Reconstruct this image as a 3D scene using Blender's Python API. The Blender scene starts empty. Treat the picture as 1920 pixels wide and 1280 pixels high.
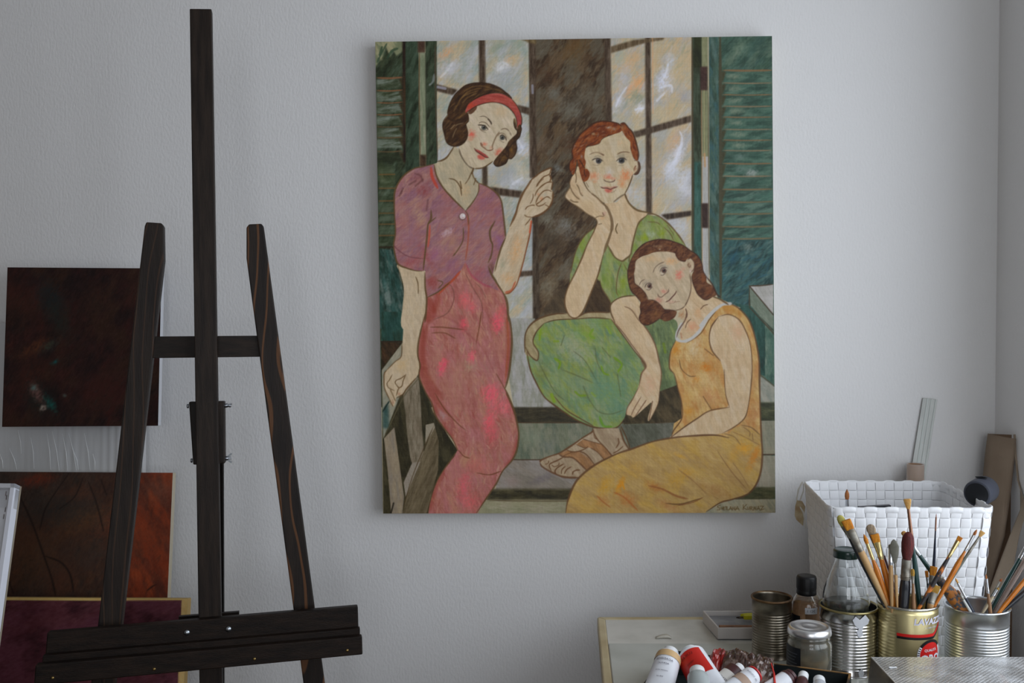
import numpy as np
import bpy, bmesh, math, random
from mathutils import Vector, Matrix, Quaternion
random.seed(7)
scene = bpy.context.scene
COL = scene.collection
# ---------------------------------------------------------------- camera, light, exposure
FPX = 1867.0                                  # focal length in pixels of a 1920x1280 frame
CAM = Vector((0.0, -2.2, 1.43))
PITCH, YAW, ROLL = 2.5, 1.5, -0.6
cd = bpy.data.cameras.new('camera'); cam = bpy.data.objects.new('camera', cd); COL.objects.link(cam)
cd.sensor_width = 36.0; cd.lens = FPX / 1920 * 36.0; cd.clip_start = 0.02
RM = Matrix.Rotation(math.radians(YAW), 3, 'Z') @ Matrix.Rotation(math.radians(90 - PITCH), 3, 'X') @ Matrix.Rotation(math.radians(ROLL), 3, 'Z')
cam.matrix_world = Matrix.Translation(CAM) @ RM.to_4x4()
scene.camera = cam
wd = bpy.data.worlds.new('overcast_sky'); scene.world = wd; wd.use_nodes = True
wd.node_tree.nodes['Background'].inputs[0].default_value = (0.80, 0.88, 1.0, 1)
wd.node_tree.nodes['Background'].inputs[1].default_value = 1.0
la = bpy.data.lights.new('window_daylight', 'AREA'); la.shape = 'RECTANGLE'; la.size = 1.5; la.size_y = 2.2; la.energy = 36
la.color = (0.87, 0.93, 1.0)
lo = bpy.data.objects.new('window_daylight', la); COL.objects.link(lo)
lo.location = (1.18, -1.50, 1.58); lo.rotation_euler = (0, math.radians(90), 0)
lb = bpy.data.lights.new('front_fill_light', 'AREA'); lb.shape = 'RECTANGLE'; lb.size = 1.3; lb.size_y = 1.5; lb.energy = 28; lb.color = (.93, .96, 1.0)  # added fill from behind the camera, lifts the base light on the wall
lbo = bpy.data.objects.new('front_fill_light', lb); COL.objects.link(lbo); lbo.location = (0.2, -4.32, 1.6); lbo.rotation_euler = (math.radians(90), 0, 0)
scene.view_settings.view_transform = 'Standard'; scene.view_settings.look = 'None'
scene.view_settings.exposure = -0.5; scene.view_settings.gamma = 1.0; scene.view_settings.use_curve_mapping = False

# ---------------------------------------------------------------- pixel -> place helpers (ray from the camera onto real planes)
def ray(px, py): return RM @ Vector(((px - 960) / FPX, (640 - py) / FPX, -1.0))
def onY(px, py, Y):
    d = ray(px, py); return CAM + d * ((Y - CAM.y) / d.y)
def onZ(px, py, Z):
    d = ray(px, py); return CAM + d * ((Z - CAM.z) / d.z)
def onP(px, py, p0, n):
    d = ray(px, py); return CAM + d * ((Vector(p0) - CAM).dot(n) / d.dot(n))
def atD(px, py, dep): return CAM + ray(px, py) * dep     # dep = distance along the optical axis

# ---------------------------------------------------------------- materials
MATS = {}
def lin(c): return tuple(((v / 255) / 12.92 if v / 255 <= .04045 else ((v / 255 + .055) / 1.055) ** 2.4) for v in c)
def M(name, col, rough=.6, metal=0.0, var=None, vscale=20, stretch=(1, 1, 1), bump=0.0, bscale=80, bstretch=(1, 1, 1), coat=0, trans=0, ior=1.45, spec=.5, coord='Object', alpha=1.0, thr=(.35, .65), detail=4):
    """col/var: sRGB 0-255 albedo"""
    if name in MATS: return MATS[name]
    m = bpy.data.materials.new(name); m.use_nodes = True; nt = m.node_tree; b = nt.nodes['Principled BSDF']
    MATS[name] = m
    b.inputs['Base Color'].default_value = lin(col) + (1,); b.inputs['Roughness'].default_value = rough; b.inputs['Metallic'].default_value = metal
    b.inputs['Coat Weight'].default_value = coat; b.inputs['Transmission Weight'].default_value = trans; b.inputs['IOR'].default_value = ior
    b.inputs['Specular IOR Level'].default_value = spec; b.inputs['Alpha'].default_value = alpha
    tc = nt.nodes.new('ShaderNodeTexCoord')
    if var is not None:
        mp = nt.nodes.new('ShaderNodeMapping'); mp.inputs['Scale'].default_value = stretch; nt.links.new(tc.outputs[coord], mp.inputs[0])
        n = nt.nodes.new('ShaderNodeTexNoise'); n.inputs['Scale'].default_value = vscale; n.inputs['Detail'].default_value = detail; nt.links.new(mp.outputs[0], n.inputs['Vector'])
        r = nt.nodes.new('ShaderNodeValToRGB'); r.color_ramp.elements[0].position = thr[0]; r.color_ramp.elements[1].position = thr[1]
        r.color_ramp.elements[0].color = lin(col) + (1,); r.color_ramp.elements[1].color = lin(var) + (1,)
        nt.links.new(n.outputs[0], r.inputs[0]); nt.links.new(r.outputs[0], b.inputs['Base Color'])
    if bump:
        mp = nt.nodes.new('ShaderNodeMapping'); mp.inputs['Scale'].default_value = bstretch; nt.links.new(tc.outputs[coord], mp.inputs[0])
        n = nt.nodes.new('ShaderNodeTexNoise'); n.inputs['Scale'].default_value = bscale; n.inputs['Detail'].default_value = 3; nt.links.new(mp.outputs[0], n.inputs['Vector'])
        bp = nt.nodes.new('ShaderNodeBump'); bp.inputs['Strength'].default_value = bump; bp.inputs['Distance'].default_value = .002
        nt.links.new(n.outputs[0], bp.inputs['Height']); nt.links.new(bp.outputs[0], b.inputs['Normal'])
    return m
def paint_mat(name, rough=.55, bump=.25, attr='paint'):
    m = bpy.data.materials.new(name); m.use_nodes = True; nt = m.node_tree; b = nt.nodes['Principled BSDF']
    a = nt.nodes.new('ShaderNodeAttribute'); a.attribute_name = attr; nt.links.new(a.outputs['Color'], b.inputs['Base Color']); b.inputs['Roughness'].default_value = rough
    b.inputs['Specular IOR Level'].default_value = .3
    tc = nt.nodes.new('ShaderNodeTexCoord'); n = nt.nodes.new('ShaderNodeTexNoise'); n.inputs['Scale'].default_value = 260; n.inputs['Detail'].default_value = 2
    nt.links.new(tc.outputs['Object'], n.inputs['Vector']); bp = nt.nodes.new('ShaderNodeBump'); bp.inputs['Strength'].default_value = bump; bp.inputs['Distance'].default_value = .001
    nt.links.new(n.outputs[0], bp.inputs['Height']); nt.links.new(bp.outputs[0], b.inputs['Normal'])
    return m

# ---------------------------------------------------------------- object helpers
def tag(o, label, cat, group=None):
    o['label'] = label; o['category'] = cat
    if group: o['group'] = group
    return o
def thing(name, label, cat, loc=(0, 0, 0), group=None, rot=None):
    o = bpy.data.objects.new(name, None); COL.objects.link(o); o.location = loc; o.empty_display_size = .02
    if rot is not None: o.rotation_mode = 'QUATERNION'; o.rotation_quaternion = rot
    return tag(o, label, cat, group)
def mesh(name, verts, faces, mat, parent=None, smooth=False, world=True, kind=None, label=None):
    """verts in world space (world=True: converted to the parent's space) or local space"""
    me = bpy.data.meshes.new(name)
    if parent is not None and world:
        inv = pm(parent).inverted(); verts = [inv @ Vector(v) for v in verts]
    me.from_pydata([tuple(v) for v in verts], [], faces); me.update()
    if smooth:
        me.polygons.foreach_set('use_smooth', [True] * len(me.polygons))
    if mat is not None: me.materials.append(mat)
    o = bpy.data.objects.new(name, me); COL.objects.link(o)
    if parent is not None: o.parent = parent
    if kind: o['kind'] = kind
    if label: o['label'] = label
    return o
def pm(o):
    m = Matrix.LocRotScale(o.location, o.rotation_quaternion if o.rotation_mode == 'QUATERNION' else o.rotation_euler.to_quaternion(), o.scale)
    return pm(o.parent) @ m if o.parent else m
def normals_out(o):
    bm = bmesh.new(); bm.from_mesh(o.data); bmesh.ops.recalc_face_normals(bm, faces=bm.faces); bm.to_mesh(o.data); bm.free(); return o
def bevel(o, w=.002, seg=2):
    md = o.modifiers.new('bevel', 'BEVEL'); md.width = w; md.segments = seg; md.limit_method = 'ANGLE'; md.angle_limit = math.radians(35)
    return o
BOXF = [(0, 3, 2, 1), (4, 5, 6, 7), (0, 1, 5, 4), (1, 2, 6, 5), (2, 3, 7, 6), (3, 0, 4, 7)]
def hexa(b, t): return list(b) + list(t), BOXF      # 4 bottom + 4 top corners
def boxv(x0, x1, y0, y1, z0, z1):
    return [(x0, y0, z0), (x1, y0, z0), (x1, y1, z0), (x0, y1, z0), (x0, y0, z1), (x1, y0, z1), (x1, y1, z1), (x0, y1, z1)]
def box(name, x0, x1, y0, y1, z0, z1, mat, parent=None, bev=0, **k):
    o = mesh(name, boxv(x0, x1, y0, y1, z0, z1), BOXF, mat, parent, **k)
    if bev: bevel(o, bev)
    return o
def prism(name, poly, off, mat, parent=None, bev=0, **k):
    """poly: world points of a planar outline; off: thickness vector"""
    n = len(poly); off = Vector(off); v = [Vector(p) for p in poly] + [Vector(p) + off for p in poly]
    f = [tuple(range(n)), tuple(range(2 * n - 1, n - 1, -1))] + [(i, i + n, (i + 1) % n + n, (i + 1) % n) for i in range(n)]
    o = mesh(name, v, f, mat, parent, **k); normals_out(o)
    if bev: bevel(o, bev)
    return o
def lathe_data(prof, seg=48, fn=None, c=(0, 0, 0)):
    v = []; f = []
    for k, (r, z) in enumerate(prof):
        for i in range(seg):
            a = 2 * math.pi * i / seg; rr = r + (fn(a, z, r) if fn else 0)
            v.append((c[0] + rr * math.cos(a), c[1] + rr * math.sin(a), c[2] + z))
    for k in range(len(prof) - 1):
        for i in range(seg):
            j = (i + 1) % seg; f.append((k * seg + i, k * seg + j, (k + 1) * seg + j, (k + 1) * seg + i))
    if prof[0][0] > 1e-5 and fn != 'open': pass
    return v, f
def lathe(name, prof, mat, parent=None, seg=48, fn=None, caps=(False, False), smooth=True, **k):
    v, f = lathe_data(prof, seg, fn)
    n = len(prof)
    if caps[0]: f.append(tuple(range(seg - 1, -1, -1)))
    if caps[1]: f.append(tuple((n - 1) * seg + i for i in range(seg)))
    o = mesh(name, v, f, mat, parent, smooth=smooth, world=False, **k)
    return o
def smooth_angle(o, a=40):
    me = o.data; bm = bmesh.new(); bm.from_mesh(me)
    for e in bm.edges: e.smooth = (len(e.link_faces) == 2 and e.calc_face_angle(0) < math.radians(a))
    for f in bm.faces: f.smooth = True
    bm.to_mesh(me); bm.free(); return o
def struct(o): o['kind'] = 'structure'; return o
def tube_pts(pts, r, seg=8):
    """vertices/faces of a tube along pts; r scalar or list"""
    v = []; f = []; n = len(pts); P = [Vector(p) for p in pts]
    up = Vector((0.13, .21, .97))
    for i, p in enumerate(P):
        t = (P[min(i + 1, n - 1)] - P[max(i - 1, 0)]).normalized(); a = t.cross(up).normalized(); b = t.cross(a)
        rr = r[i] if isinstance(r, (list, tuple)) else r
        for k in range(seg): v.append(p + (a * math.cos(2 * math.pi * k / seg) + b * math.sin(2 * math.pi * k / seg)) * rr)
    for i in range(n - 1):
        for k in range(seg): j = (k + 1) % seg; f.append((i * seg + k, i * seg + j, (i + 1) * seg + j, (i + 1) * seg + k))
    f.append(tuple(range(seg - 1, -1, -1))); f.append(tuple((n - 1) * seg + k for k in range(seg)))
    return v, f
def text_mesh(s, size=1.0, bold=0.0):
    cu = bpy.data.curves.new('txt', 'FONT'); cu.body = s; cu.size = size; cu.align_x = 'CENTER'; cu.align_y = 'CENTER'; cu.offset = bold; cu.resolution_u = 2
    o = bpy.data.objects.new('txt', cu); COL.objects.link(o)
    me = o.to_mesh(); v = [tuple(x.co) for x in me.vertices]; f = [tuple(p.vertices) for p in me.polygons]
    o.to_mesh_clear(); bpy.data.objects.remove(o); bpy.data.curves.remove(cu)
    return v, f
# ---------------------------------------------------------------- painter (numpy brushwork, gives vertex colours)
PX0, PY0, PW, PH = 700, 62, 758, 904

def hash2(ix, iy, seed):
    n = (ix.astype(np.int64) * 374761393 + iy.astype(np.int64) * 668265263 + seed * 1442695041) & 0x7fffffff
    n = ((n ^ (n >> 13)) * 1274126177) & 0x7fffffff
    n = (n ^ (n >> 16)) & 0xffff
    return n.astype(np.float32) / 65535.0

def vnoise(x, y, seed):
    ix = np.floor(x); iy = np.floor(y); fx = x - ix; fy = y - iy
    fx = fx * fx * (3 - 2 * fx); fy = fy * fy * (3 - 2 * fy)
    a = hash2(ix, iy, seed); b = hash2(ix + 1, iy, seed); c = hash2(ix, iy + 1, seed); d = hash2(ix + 1, iy + 1, seed)
    return (a * (1 - fx) + b * fx) * (1 - fy) + (c * (1 - fx) + d * fx) * fy

def smooth_pts(pts, closed, n=8):
    p = np.array(pts, float)
    if len(p) < 3: 
        return p
    if closed: q = np.vstack([p[-1], p, p[0], p[1]])
    else: q = np.vstack([2 * p[0] - p[1], p, 2 * p[-1] - p[-2]])
    out = []
    t = np.linspace(0, 1, n, endpoint=False)[:, None]
    for i in range(1, len(q) - 2):
        a, b, c, d = q[i - 1], q[i], q[i + 1], q[i + 2]
        out.append(0.5 * ((2 * b) + (-a + c) * t + (2 * a - 5 * b + 4 * c - d) * t * t + (-a + 3 * b - 3 * c + d) * t ** 3))
    if not closed: out.append(q[-2][None, :])
    return np.vstack(out)

class Painter:
    def __init__(s, x0, y0, w, h, base, seed=1):
        s.x0, s.y0, s.w, s.h = x0, y0, w, h
        s.im = np.zeros((h, w, 3), np.float32); s.im[:] = base
        yy, xx = np.mgrid[0:h, 0:w]
        s.xx = (xx + x0).astype(np.float32); s.yy = (yy + y0).astype(np.float32)
        s.rng = np.random.RandomState(seed); s.k = 0
        s.T = (0, 0, 1.0)
    def to(s, pts):
        ox, oy, sc = s.T
        return [(ox + p[0] / sc, oy + p[1] / sc) for p in pts]
    def noise(s, ang=0, lx=10, ly=10, seed=0):
        a = np.radians(ang); c, sn = np.cos(a), np.sin(a)
        u = s.xx * c + s.yy * sn; v = -s.xx * sn + s.yy * c
        return vnoise(u / lx, v / ly, seed) * .6 + vnoise(u / lx * 2.1, v / ly * 2.1, seed + 7) * .4
    def mask(s, pts, smooth=True, soft=0.0):
        p = s.to(pts)
        p = smooth_pts(p, True, 6) if smooth else np.array(p, float)
        m = np.zeros((s.h, s.w), np.float32)
        px = p[:, 0] - s.x0; py = p[:, 1] - s.y0
        qx = np.roll(px, -1); qy = np.roll(py, -1)
        y0 = max(0, int(py.min()) - 1); y1 = min(s.h - 1, int(py.max()) + 1)
        edges = np.arange(s.w + 1)
        for r in range(y0, y1 + 1):
            acc = np.zeros(s.w)
            for sub in (-.33, 0, .33):
                y = r + sub
                k = (py <= y) != (qy <= y)
                if not k.any(): continue
                xs = np.sort(px[k] + (y - py[k]) / (qy[k] - py[k]) * (qx[k] - px[k])) + .5
                for i in range(0, len(xs) - 1, 2):
                    cov = np.clip(xs[i + 1] - edges, 0, None) - np.clip(xs[i] - edges, 0, None)
                    acc += (cov[:-1] - cov[1:]).clip(0, 1)
            m[r] = acc / 3
        if soft > 0: m = s.blur(m, soft)
        return m
    def blur(s, m, r):
        k = max(1, int(round(r)))
        for _ in range(2):
            for ax in (0, 1):
                c = np.cumsum(np.pad(m, [(k + 1, k) if a == ax else (0, 0) for a in (0, 1)], mode='edge'), axis=ax)
                m = (c[2 * k + 1:] - c[:-2 * k - 1]) / (2 * k + 1) if ax == 0 else (c[:, 2 * k + 1:] - c[:, :-2 * k - 1]) / (2 * k + 1)
        return m.astype(np.float32)
    def fill(s, pts, cols, smooth=True, ang=60, lx=26, ly=7, soft=0.0, alpha=1.0, con=1.25, seed=None, m=None):
        """paint a region with a brushy blend of the colours in cols"""
        if m is None: m = s.mask(pts, smooth, soft)
        lx *= .62; ly *= .7
        cols = [cols] if not isinstance(cols[0], (tuple, list)) else list(cols)
        s.k += 1; sd = s.k * 31 if seed is None else seed
        ys, xs = np.nonzero(m > 0.002)
        if len(ys) == 0: return m
        b = (slice(ys.min(), ys.max() + 1), slice(xs.min(), xs.max() + 1))
        X, Y = s.xx[b], s.yy[b]
        a = np.radians(ang); c, sn = np.cos(a), np.sin(a)
        u = X * c + Y * sn; v = -X * sn + Y * c
        col = np.zeros(X.shape + (3,), np.float32); col[:] = cols[0]
        for i, cc in enumerate(cols[1:]):
            n = vnoise(u / lx / 1.6, v / ly / 1.6, sd + i * 3) * .5 + vnoise(u / lx * 1.4, v / ly * 1.4, sd + i * 3 + 1) * .3 + vnoise(u / lx * 4, v / ly * 5, sd + i * 3 + 2) * .2
            w = np.clip((n - .5) * con * 2.4 + (.5 if i == 0 else .22), 0, 1)[..., None]
            col = col * (1 - w) + np.array(cc, np.float32) * w
        fine = (vnoise(u / 7, v / 1.3, sd + 50) - .5) * 11 + (vnoise(X / 1.5, Y / 1.5, sd + 51) - .5) * 5
        col = col + fine[..., None]
        w = (m[b] * alpha)[..., None]
        s.im[b] = s.im[b] * (1 - w) + col * w
        return m
    def stamp(s, p, wd, col, alpha, soft=.8, m=None):
        """one stroke along polyline p (photo units) with width array wd"""
        p = np.asarray(p, float); wd = np.asarray(wd, float)
        pad = wd.max() / 2 + soft + 1
        x0 = int(max(0, p[:, 0].min() - s.x0 - pad)); x1 = int(min(s.w, p[:, 0].max() - s.x0 + pad + 1))
        y0 = int(max(0, p[:, 1].min() - s.y0 - pad)); y1 = int(min(s.h, p[:, 1].max() - s.y0 + pad + 1))
        if x1 <= x0 or y1 <= y0: return
        X = s.xx[y0:y1, x0:x1]; Y = s.yy[y0:y1, x0:x1]
        cov = np.zeros(X.shape, np.float32)
        for i in range(len(p) - 1):
            (ax, ay), (bx, by) = p[i], p[i + 1]
            dx, dy = bx - ax, by - ay; L = dx * dx + dy * dy + 1e-9
            t = np.clip(((X - ax) * dx + (Y - ay) * dy) / L, 0, 1)
            d = np.hypot(X - ax - t * dx, Y - ay - t * dy)
            r = (wd[i] * (1 - t) + wd[i + 1] * t) / 2
            cov = np.maximum(cov, np.clip((r - d) / soft + .5, 0, 1) * np.clip(r * 2, 0, 1))
        cov = cov * alpha
        if m is not None: cov = cov * m[y0:y1, x0:x1]
        s.im[y0:y1, x0:x1] = s.im[y0:y1, x0:x1] * (1 - cov[..., None]) + np.array(col, np.float32) * cov[..., None]
    def line(s, pts, w=2.2, col=(84, 66, 44), alpha=.9, taper=True, smooth=True, soft=1.1, jit=.25, m=None):
        p = s.to(pts)
        p = smooth_pts(p, False, 7) if smooth else np.array(p, float)
        n = len(p)
        wd = np.full(n, float(w))
        if n > 2:
            wd *= 1 + (vnoise(np.arange(n) / 5.0, np.zeros(n), s.k * 5 + 3) - .5) * 2 * jit
        s.k += 1
        if taper and n > 2: wd *= np.clip(np.minimum(np.arange(n), np.arange(n)[::-1]) / (n * .15) + .35, 0, 1)
        s.stamp(p, wd, col, alpha, soft, m)
    def dabs(s, m, n, cols, ln=14, w=3, ang=60, spread=20, alpha=.5, bend=.2):
        ys, xs = np.nonzero(m > .6)
        if len(ys) == 0: return
        for i in s.rng.randint(0, len(ys), n):
            x, y = xs[i] + s.x0, ys[i] + s.y0
            a = np.radians(ang + s.rng.uniform(-spread, spread)); L = ln * s.rng.uniform(.5, 1.3) / 2
            dx, dy = np.cos(a) * L, np.sin(a) * L; b = s.rng.uniform(-bend, bend)
            pts = [(x - dx, y - dy), (x - b * dy, y + b * dx), (x + dx, y + dy)]
            ww = w * s.rng.uniform(.5, 1.3)
            s.stamp(pts, [ww * .4, ww, ww * .3], cols[s.rng.randint(len(cols))], alpha * s.rng.uniform(.4, 1), 1.3, m)
    def glow(s, x, y, rx, ry, col, alpha, ang=0, m=None):
        """soft rubbed-in spot of colour (blush, glaze)"""
        (x, y), = s.to([(x, y)]); sc = s.T[2]; rx /= sc; ry /= sc
        R = max(rx, ry) * 1.5 + 2
        x0 = int(max(0, x - s.x0 - R)); x1 = int(min(s.w, x - s.x0 + R)); y0 = int(max(0, y - s.y0 - R)); y1 = int(min(s.h, y - s.y0 + R))
        if x1 <= x0 or y1 <= y0: return
        X = s.xx[y0:y1, x0:x1] - x; Y = s.yy[y0:y1, x0:x1] - y
        a = np.radians(ang); u = (X * np.cos(a) + Y * np.sin(a)) / rx; v = (-X * np.sin(a) + Y * np.cos(a)) / ry
        s.k += 1
        n = vnoise(X / 3 + 50, Y / 3 + 50, s.k * 13)
        c = np.clip(1 - (u * u + v * v) ** .5 * (.7 + .6 * n), 0, 1); c = c * c * (3 - 2 * c) * alpha
        if R > 9:
            q = vnoise((X + Y) / 3.2 + 90, (X - Y) / 7 + 90, s.k * 17) * .6 + vnoise(X / 1.8 + 90, Y / 4 + 90, s.k * 19) * .4
            c = c * np.clip(.15 + 1.6 * q, 0, 1.15)
        if m is not None: c = c * m[y0:y1, x0:x1]
        s.im[y0:y1, x0:x1] = s.im[y0:y1, x0:x1] * (1 - c[..., None]) + np.array(col, np.float32) * c[..., None]

def paint_women():
    P = Painter(PX0, PY0, PW, PH, (158, 150, 126), 5)
    A = (820, 140, 7.111); B = (1060, 215, 8.0); D = (1170, 440, 7.111); E = (1050, 310, 10.667); F = (940, 300, 10.667)
    G = (1000, 780, 9.145); I = (700, 640, 8.0); HH = (1330, 930, 14.77)
    C1 = (700, 60, 4.266); C2 = (1060, 60, 4.2675); C3 = (700, 300, 4.266); C4 = (1040, 300, 4.0); C5 = (700, 580, 3.2816); C6 = (980, 560, 3.1229)
    N = (0, 0, 1.0)
    def at(T, pts): return [(T[0] + x / T[2], T[1] + y / T[2]) for x, y in pts]
    def box(x0, y0, x1, y1): return [(x0, y0), (x1, y0), (x1, y1), (x0, y1)]
    OUT = (84, 66, 42); DK = (58, 46, 32); MUN = (70, 60, 48)
    skin = [(162, 147, 121), (155, 140, 116), (166, 153, 130)]
    skinw = [(170, 151, 120), (163, 142, 112), (172, 156, 130)]
    def F_(T, pts, cols, **k): P.T = T; return P.fill(pts, cols, **k)
    def L_(T, pts, w=2.2, col=OUT, **k): P.T = T; P.line(pts, w, col, **k)
    # ---- glass panes and door behind
    glass = [(142, 142, 126), (158, 146, 120), (128, 138, 130), (150, 152, 152)]
    m = F_(N, box(815, 60, 1003, 600), glass, smooth=False, ang=-50, lx=30, ly=14)
    P.dabs(m, 260, [(170, 150, 120), (160, 164, 168), (112, 126, 112), (138, 146, 146)], 26, 5, -50, 25, .4)
    m2 = F_(N, box(1143, 60, 1303, 460), [(160, 150, 124), (146, 146, 134), (166, 148, 118), (150, 150, 148)], smooth=False, ang=-55, lx=30, ly=14)
    P.dabs(m2, 240, [(176, 150, 112), (170, 172, 176), (118, 130, 114), (150, 150, 150)], 26, 5, -55, 25, .4)
    P.T = C1
    for (x, y, rx, ry, c, a) in [(590, 165, 90, 40, (186, 132, 86), .7), (620, 280, 110, 70, (166, 166, 170), .75), (760, 350, 90, 60, (152, 156, 160), .7),
            (680, 100, 160, 60, (164, 148, 118), .6), (1040, 260, 90, 60, (172, 174, 176), .85), (1000, 130, 110, 50, (112, 128, 112), .5), (1190, 120, 60, 120, (110, 130, 116), .5),
            (1060, 430, 160, 130, (130, 138, 138), .6), (560, 700, 70, 180, (146, 144, 128), .7), (1190, 900, 60, 110, (168, 172, 184), .85), (1180, 1080, 60, 140, (168, 162, 146), .7),
            (1040, 1120, 140, 90, (138, 142, 140), .8), (1100, 210, 50, 60, (184, 146, 104), .5), (1160, 1180, 70, 50, (170, 174, 182), .7)]:
        P.glow(x, y, rx * 1.3, ry * 1.3, c, a, -35)
    for p in [[(1020, 290), (1060, 250), (1085, 260)], [(1000, 300), (1045, 285)], [(540, 360), (600, 300), (640, 240)], [(1160, 840), (1200, 920), (1170, 960)], [(1120, 1200), (1200, 1150)]]:
        L_(C1, p, 4, (184, 186, 188), alpha=.5, soft=2)
    P.T = C2
    for (x, y, rx, ry, c, a) in [(540, 230, 110, 90, (176, 146, 110), .7), (600, 390, 60, 90, (190, 142, 96), .7), (530, 450, 80, 40, (186, 140, 100), .6), (470, 360, 50, 130, (160, 160, 164), .7),
            (600, 600, 60, 50, (184, 186, 192), .8), (590, 520, 60, 60, (112, 124, 108), .6), (430, 560, 40, 80, (178, 180, 188), .7), (800, 380, 80, 130, (180, 184, 196), .85), (850, 230, 50, 60, (176, 180, 190), .7),
            (930, 300, 110, 240, (168, 150, 116), .6), (760, 180, 80, 120, (162, 146, 114), .6), (880, 860, 70, 120, (176, 146, 118), .6), (890, 1010, 60, 170, (186, 188, 196), .8), (960, 520, 50, 60, (132, 132, 136), .6),
            (850, 610, 100, 60, (172, 148, 112), .5), (760, 900, 70, 160, (140, 140, 130), .6), (880, 1180, 120, 90, (162, 164, 162), .7), (960, 1150, 50, 110, (176, 180, 188), .7), (600, 950, 60, 160, (140, 146, 142), .7), (440, 200, 80, 60, (140, 150, 136), .6)]:
        P.glow(x, y, rx * 1.3, ry * 1.3, c, a, -55 if ry < rx else 20)
    for p in [[(780, 380), (810, 330), (830, 250)], [(760, 440), (850, 420), (860, 480)], [(830, 1080), (880, 1020), (930, 880)], [(410, 590), (440, 520), (500, 430)], [(740, 540), (800, 480)], [(920, 780), (940, 840), (920, 980)], [(570, 610), (630, 600)]]:
        L_(C2, p, 4, (190, 194, 204), alpha=.55, soft=2)
    P.T = C4
    for (x, y, rx, ry, c, a) in [(880, 60, 80, 80, (178, 182, 190), .8), (980, 200, 70, 110, (176, 178, 184), .7), (860, 240, 90, 70, (160, 158, 144), .6), (620, 250, 60, 120, (156, 162, 168), .7), (940, 480, 80, 90, (164, 168, 172), .7)]:
        P.glow(x, y, rx * 1.3, ry * 1.3, c, a, -50)
    m = F_(N, box(1004, 60, 1138, 600), [(70, 57, 40), (54, 44, 31), (84, 72, 54), (80, 75, 62)], smooth=False, ang=-55, lx=34, ly=12, con=2.6)
    P.dabs(m, 500, [(98, 80, 52), (54, 44, 30), (104, 104, 96), (84, 66, 44)], 22, 2.6, -52, 16, .35)
    P.T = C2
    for (x, y, rx, ry, c, a) in [(90, 120, 150, 110, (88, 68, 38), .7), (-80, 480, 60, 90, (98, 98, 90), .6), (180, 500, 120, 160, (96, 94, 82), .6), (40, 600, 100, 130, (100, 100, 90), .6), (-150, 330, 80, 120, (76, 58, 40), .6), (30, 880, 80, 70, (72, 52, 34), .7), (-180, 880, 60, 90, (104, 96, 84), .5)]:
        P.glow(x, y, rx * 1.4, ry * 1.4, c, a, -50)
    P.T = C3
    for (x, y, rx, ry, c, a) in [(1400, 1000, 110, 110, (112, 106, 88), .6), (1540, 530, 80, 120, (112, 114, 110), .6), (1440, 640, 90, 150, (58, 50, 38), .7), (1560, 880, 60, 100, (100, 94, 80), .6), (1400, 460, 60, 60, (110, 110, 98), .6), (1480, 1150, 130, 60, (116, 104, 80), .7), (1480, 50, 40, 50, (112, 120, 118), .6)]:
        P.glow(x, y, rx * 1.4, ry * 1.4, c, a, -50)
    # muntins
    def bar(pts, col=MUN, **k):
        F_(N, pts, [col, tuple(c - 14 for c in col), tuple(c + 16 for c in col)], smooth=False, ang=90, lx=20, ly=3, soft=.6, **k)
    bar([(899, 60), (911, 60), (912, 160), (900, 160)]); bar([(905, 305), (915, 305), (916, 345), (906, 345)])
    bar([(993, 60), (1006, 60), (1008, 330), (995, 330)]); bar([(999, 395), (1011, 395), (1014, 602), (1001, 602)], (62, 54, 42))
    bar(at(C1, [(500, 408), (680, 455), (640, 497), (500, 462)])); bar(at(C1, [(1160, 572), (1262, 598), (1262, 657), (1180, 630)]))
    bar(at(C3, [(940, 196), (1200, 232), (1180, 284), (990, 262)])); bar(at(C3, [(1165, 872), (1295, 862), (1295, 902), (1170, 915)]))
    bar(at(C1, [(1165, 45), (1310, 45), (1310, 100), (1240, 80)]), (92, 80, 54))
    bar([(1135, 60), (1146, 60), (1149, 226), (1137, 226)]); bar([(1211, 60), (1221, 60), (1224, 398), (1213, 398)])
    bar(at(C2, [(370, 115), (560, 62), (800, 42), (790, 62), (640, 88), (370, 168)]), (92, 80, 60)); bar(at(C2, [(552, 785), (1010, 655), (1012, 708), (570, 832)]))
    bar(at(C4, [(800, 392), (1030, 362), (1030, 400), (850, 430)]), (60, 52, 42))
    L_(C2, [(705, 40), (708, 640)], 2.2, (176, 138, 100), alpha=.7); L_(C1, [(1242, 120), (1250, 560)], 2, (150, 158, 142), alpha=.5)
    L_(C1, [(515, 432), (580, 445)], 5, (132, 132, 142), alpha=.8, smooth=False); L_(C1, [(1280, 420), (1282, 480)], 4, (128, 130, 142), alpha=.7, smooth=False)
    L_(C3, [(1275, 500), (1265, 820)], 5, (140, 150, 160), alpha=.5, soft=3)
    # ---- left shutter
    dg = [(38, 50, 34), (52, 62, 44), (30, 38, 24), (62, 76, 62)]
    m = F_(N, box(700, 60, 820, 760), dg, smooth=False, ang=-60, lx=22, ly=6)
    F_(C1, [(0, 40), (240, 40), (240, 150), (185, 190), (160, 140), (135, 200), (100, 110), (70, 220), (40, 240), (0, 300)], [(128, 126, 98), (96, 104, 80)], smooth=False, soft=1)
    P.dabs(m, 200, [(24, 34, 20), (70, 84, 66), (46, 62, 48)], 20, 4, -60, 20, .45)
    for p in [[(30, 240), (70, 160), (110, 90)], [(110, 210), (150, 150), (200, 130)], [(70, 120), (50, 180)]]: L_(C1, p, 4, (40, 62, 46), alpha=.7)
    slat_v = [360, 460, 555, 650, 745, 830, 940]
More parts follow.
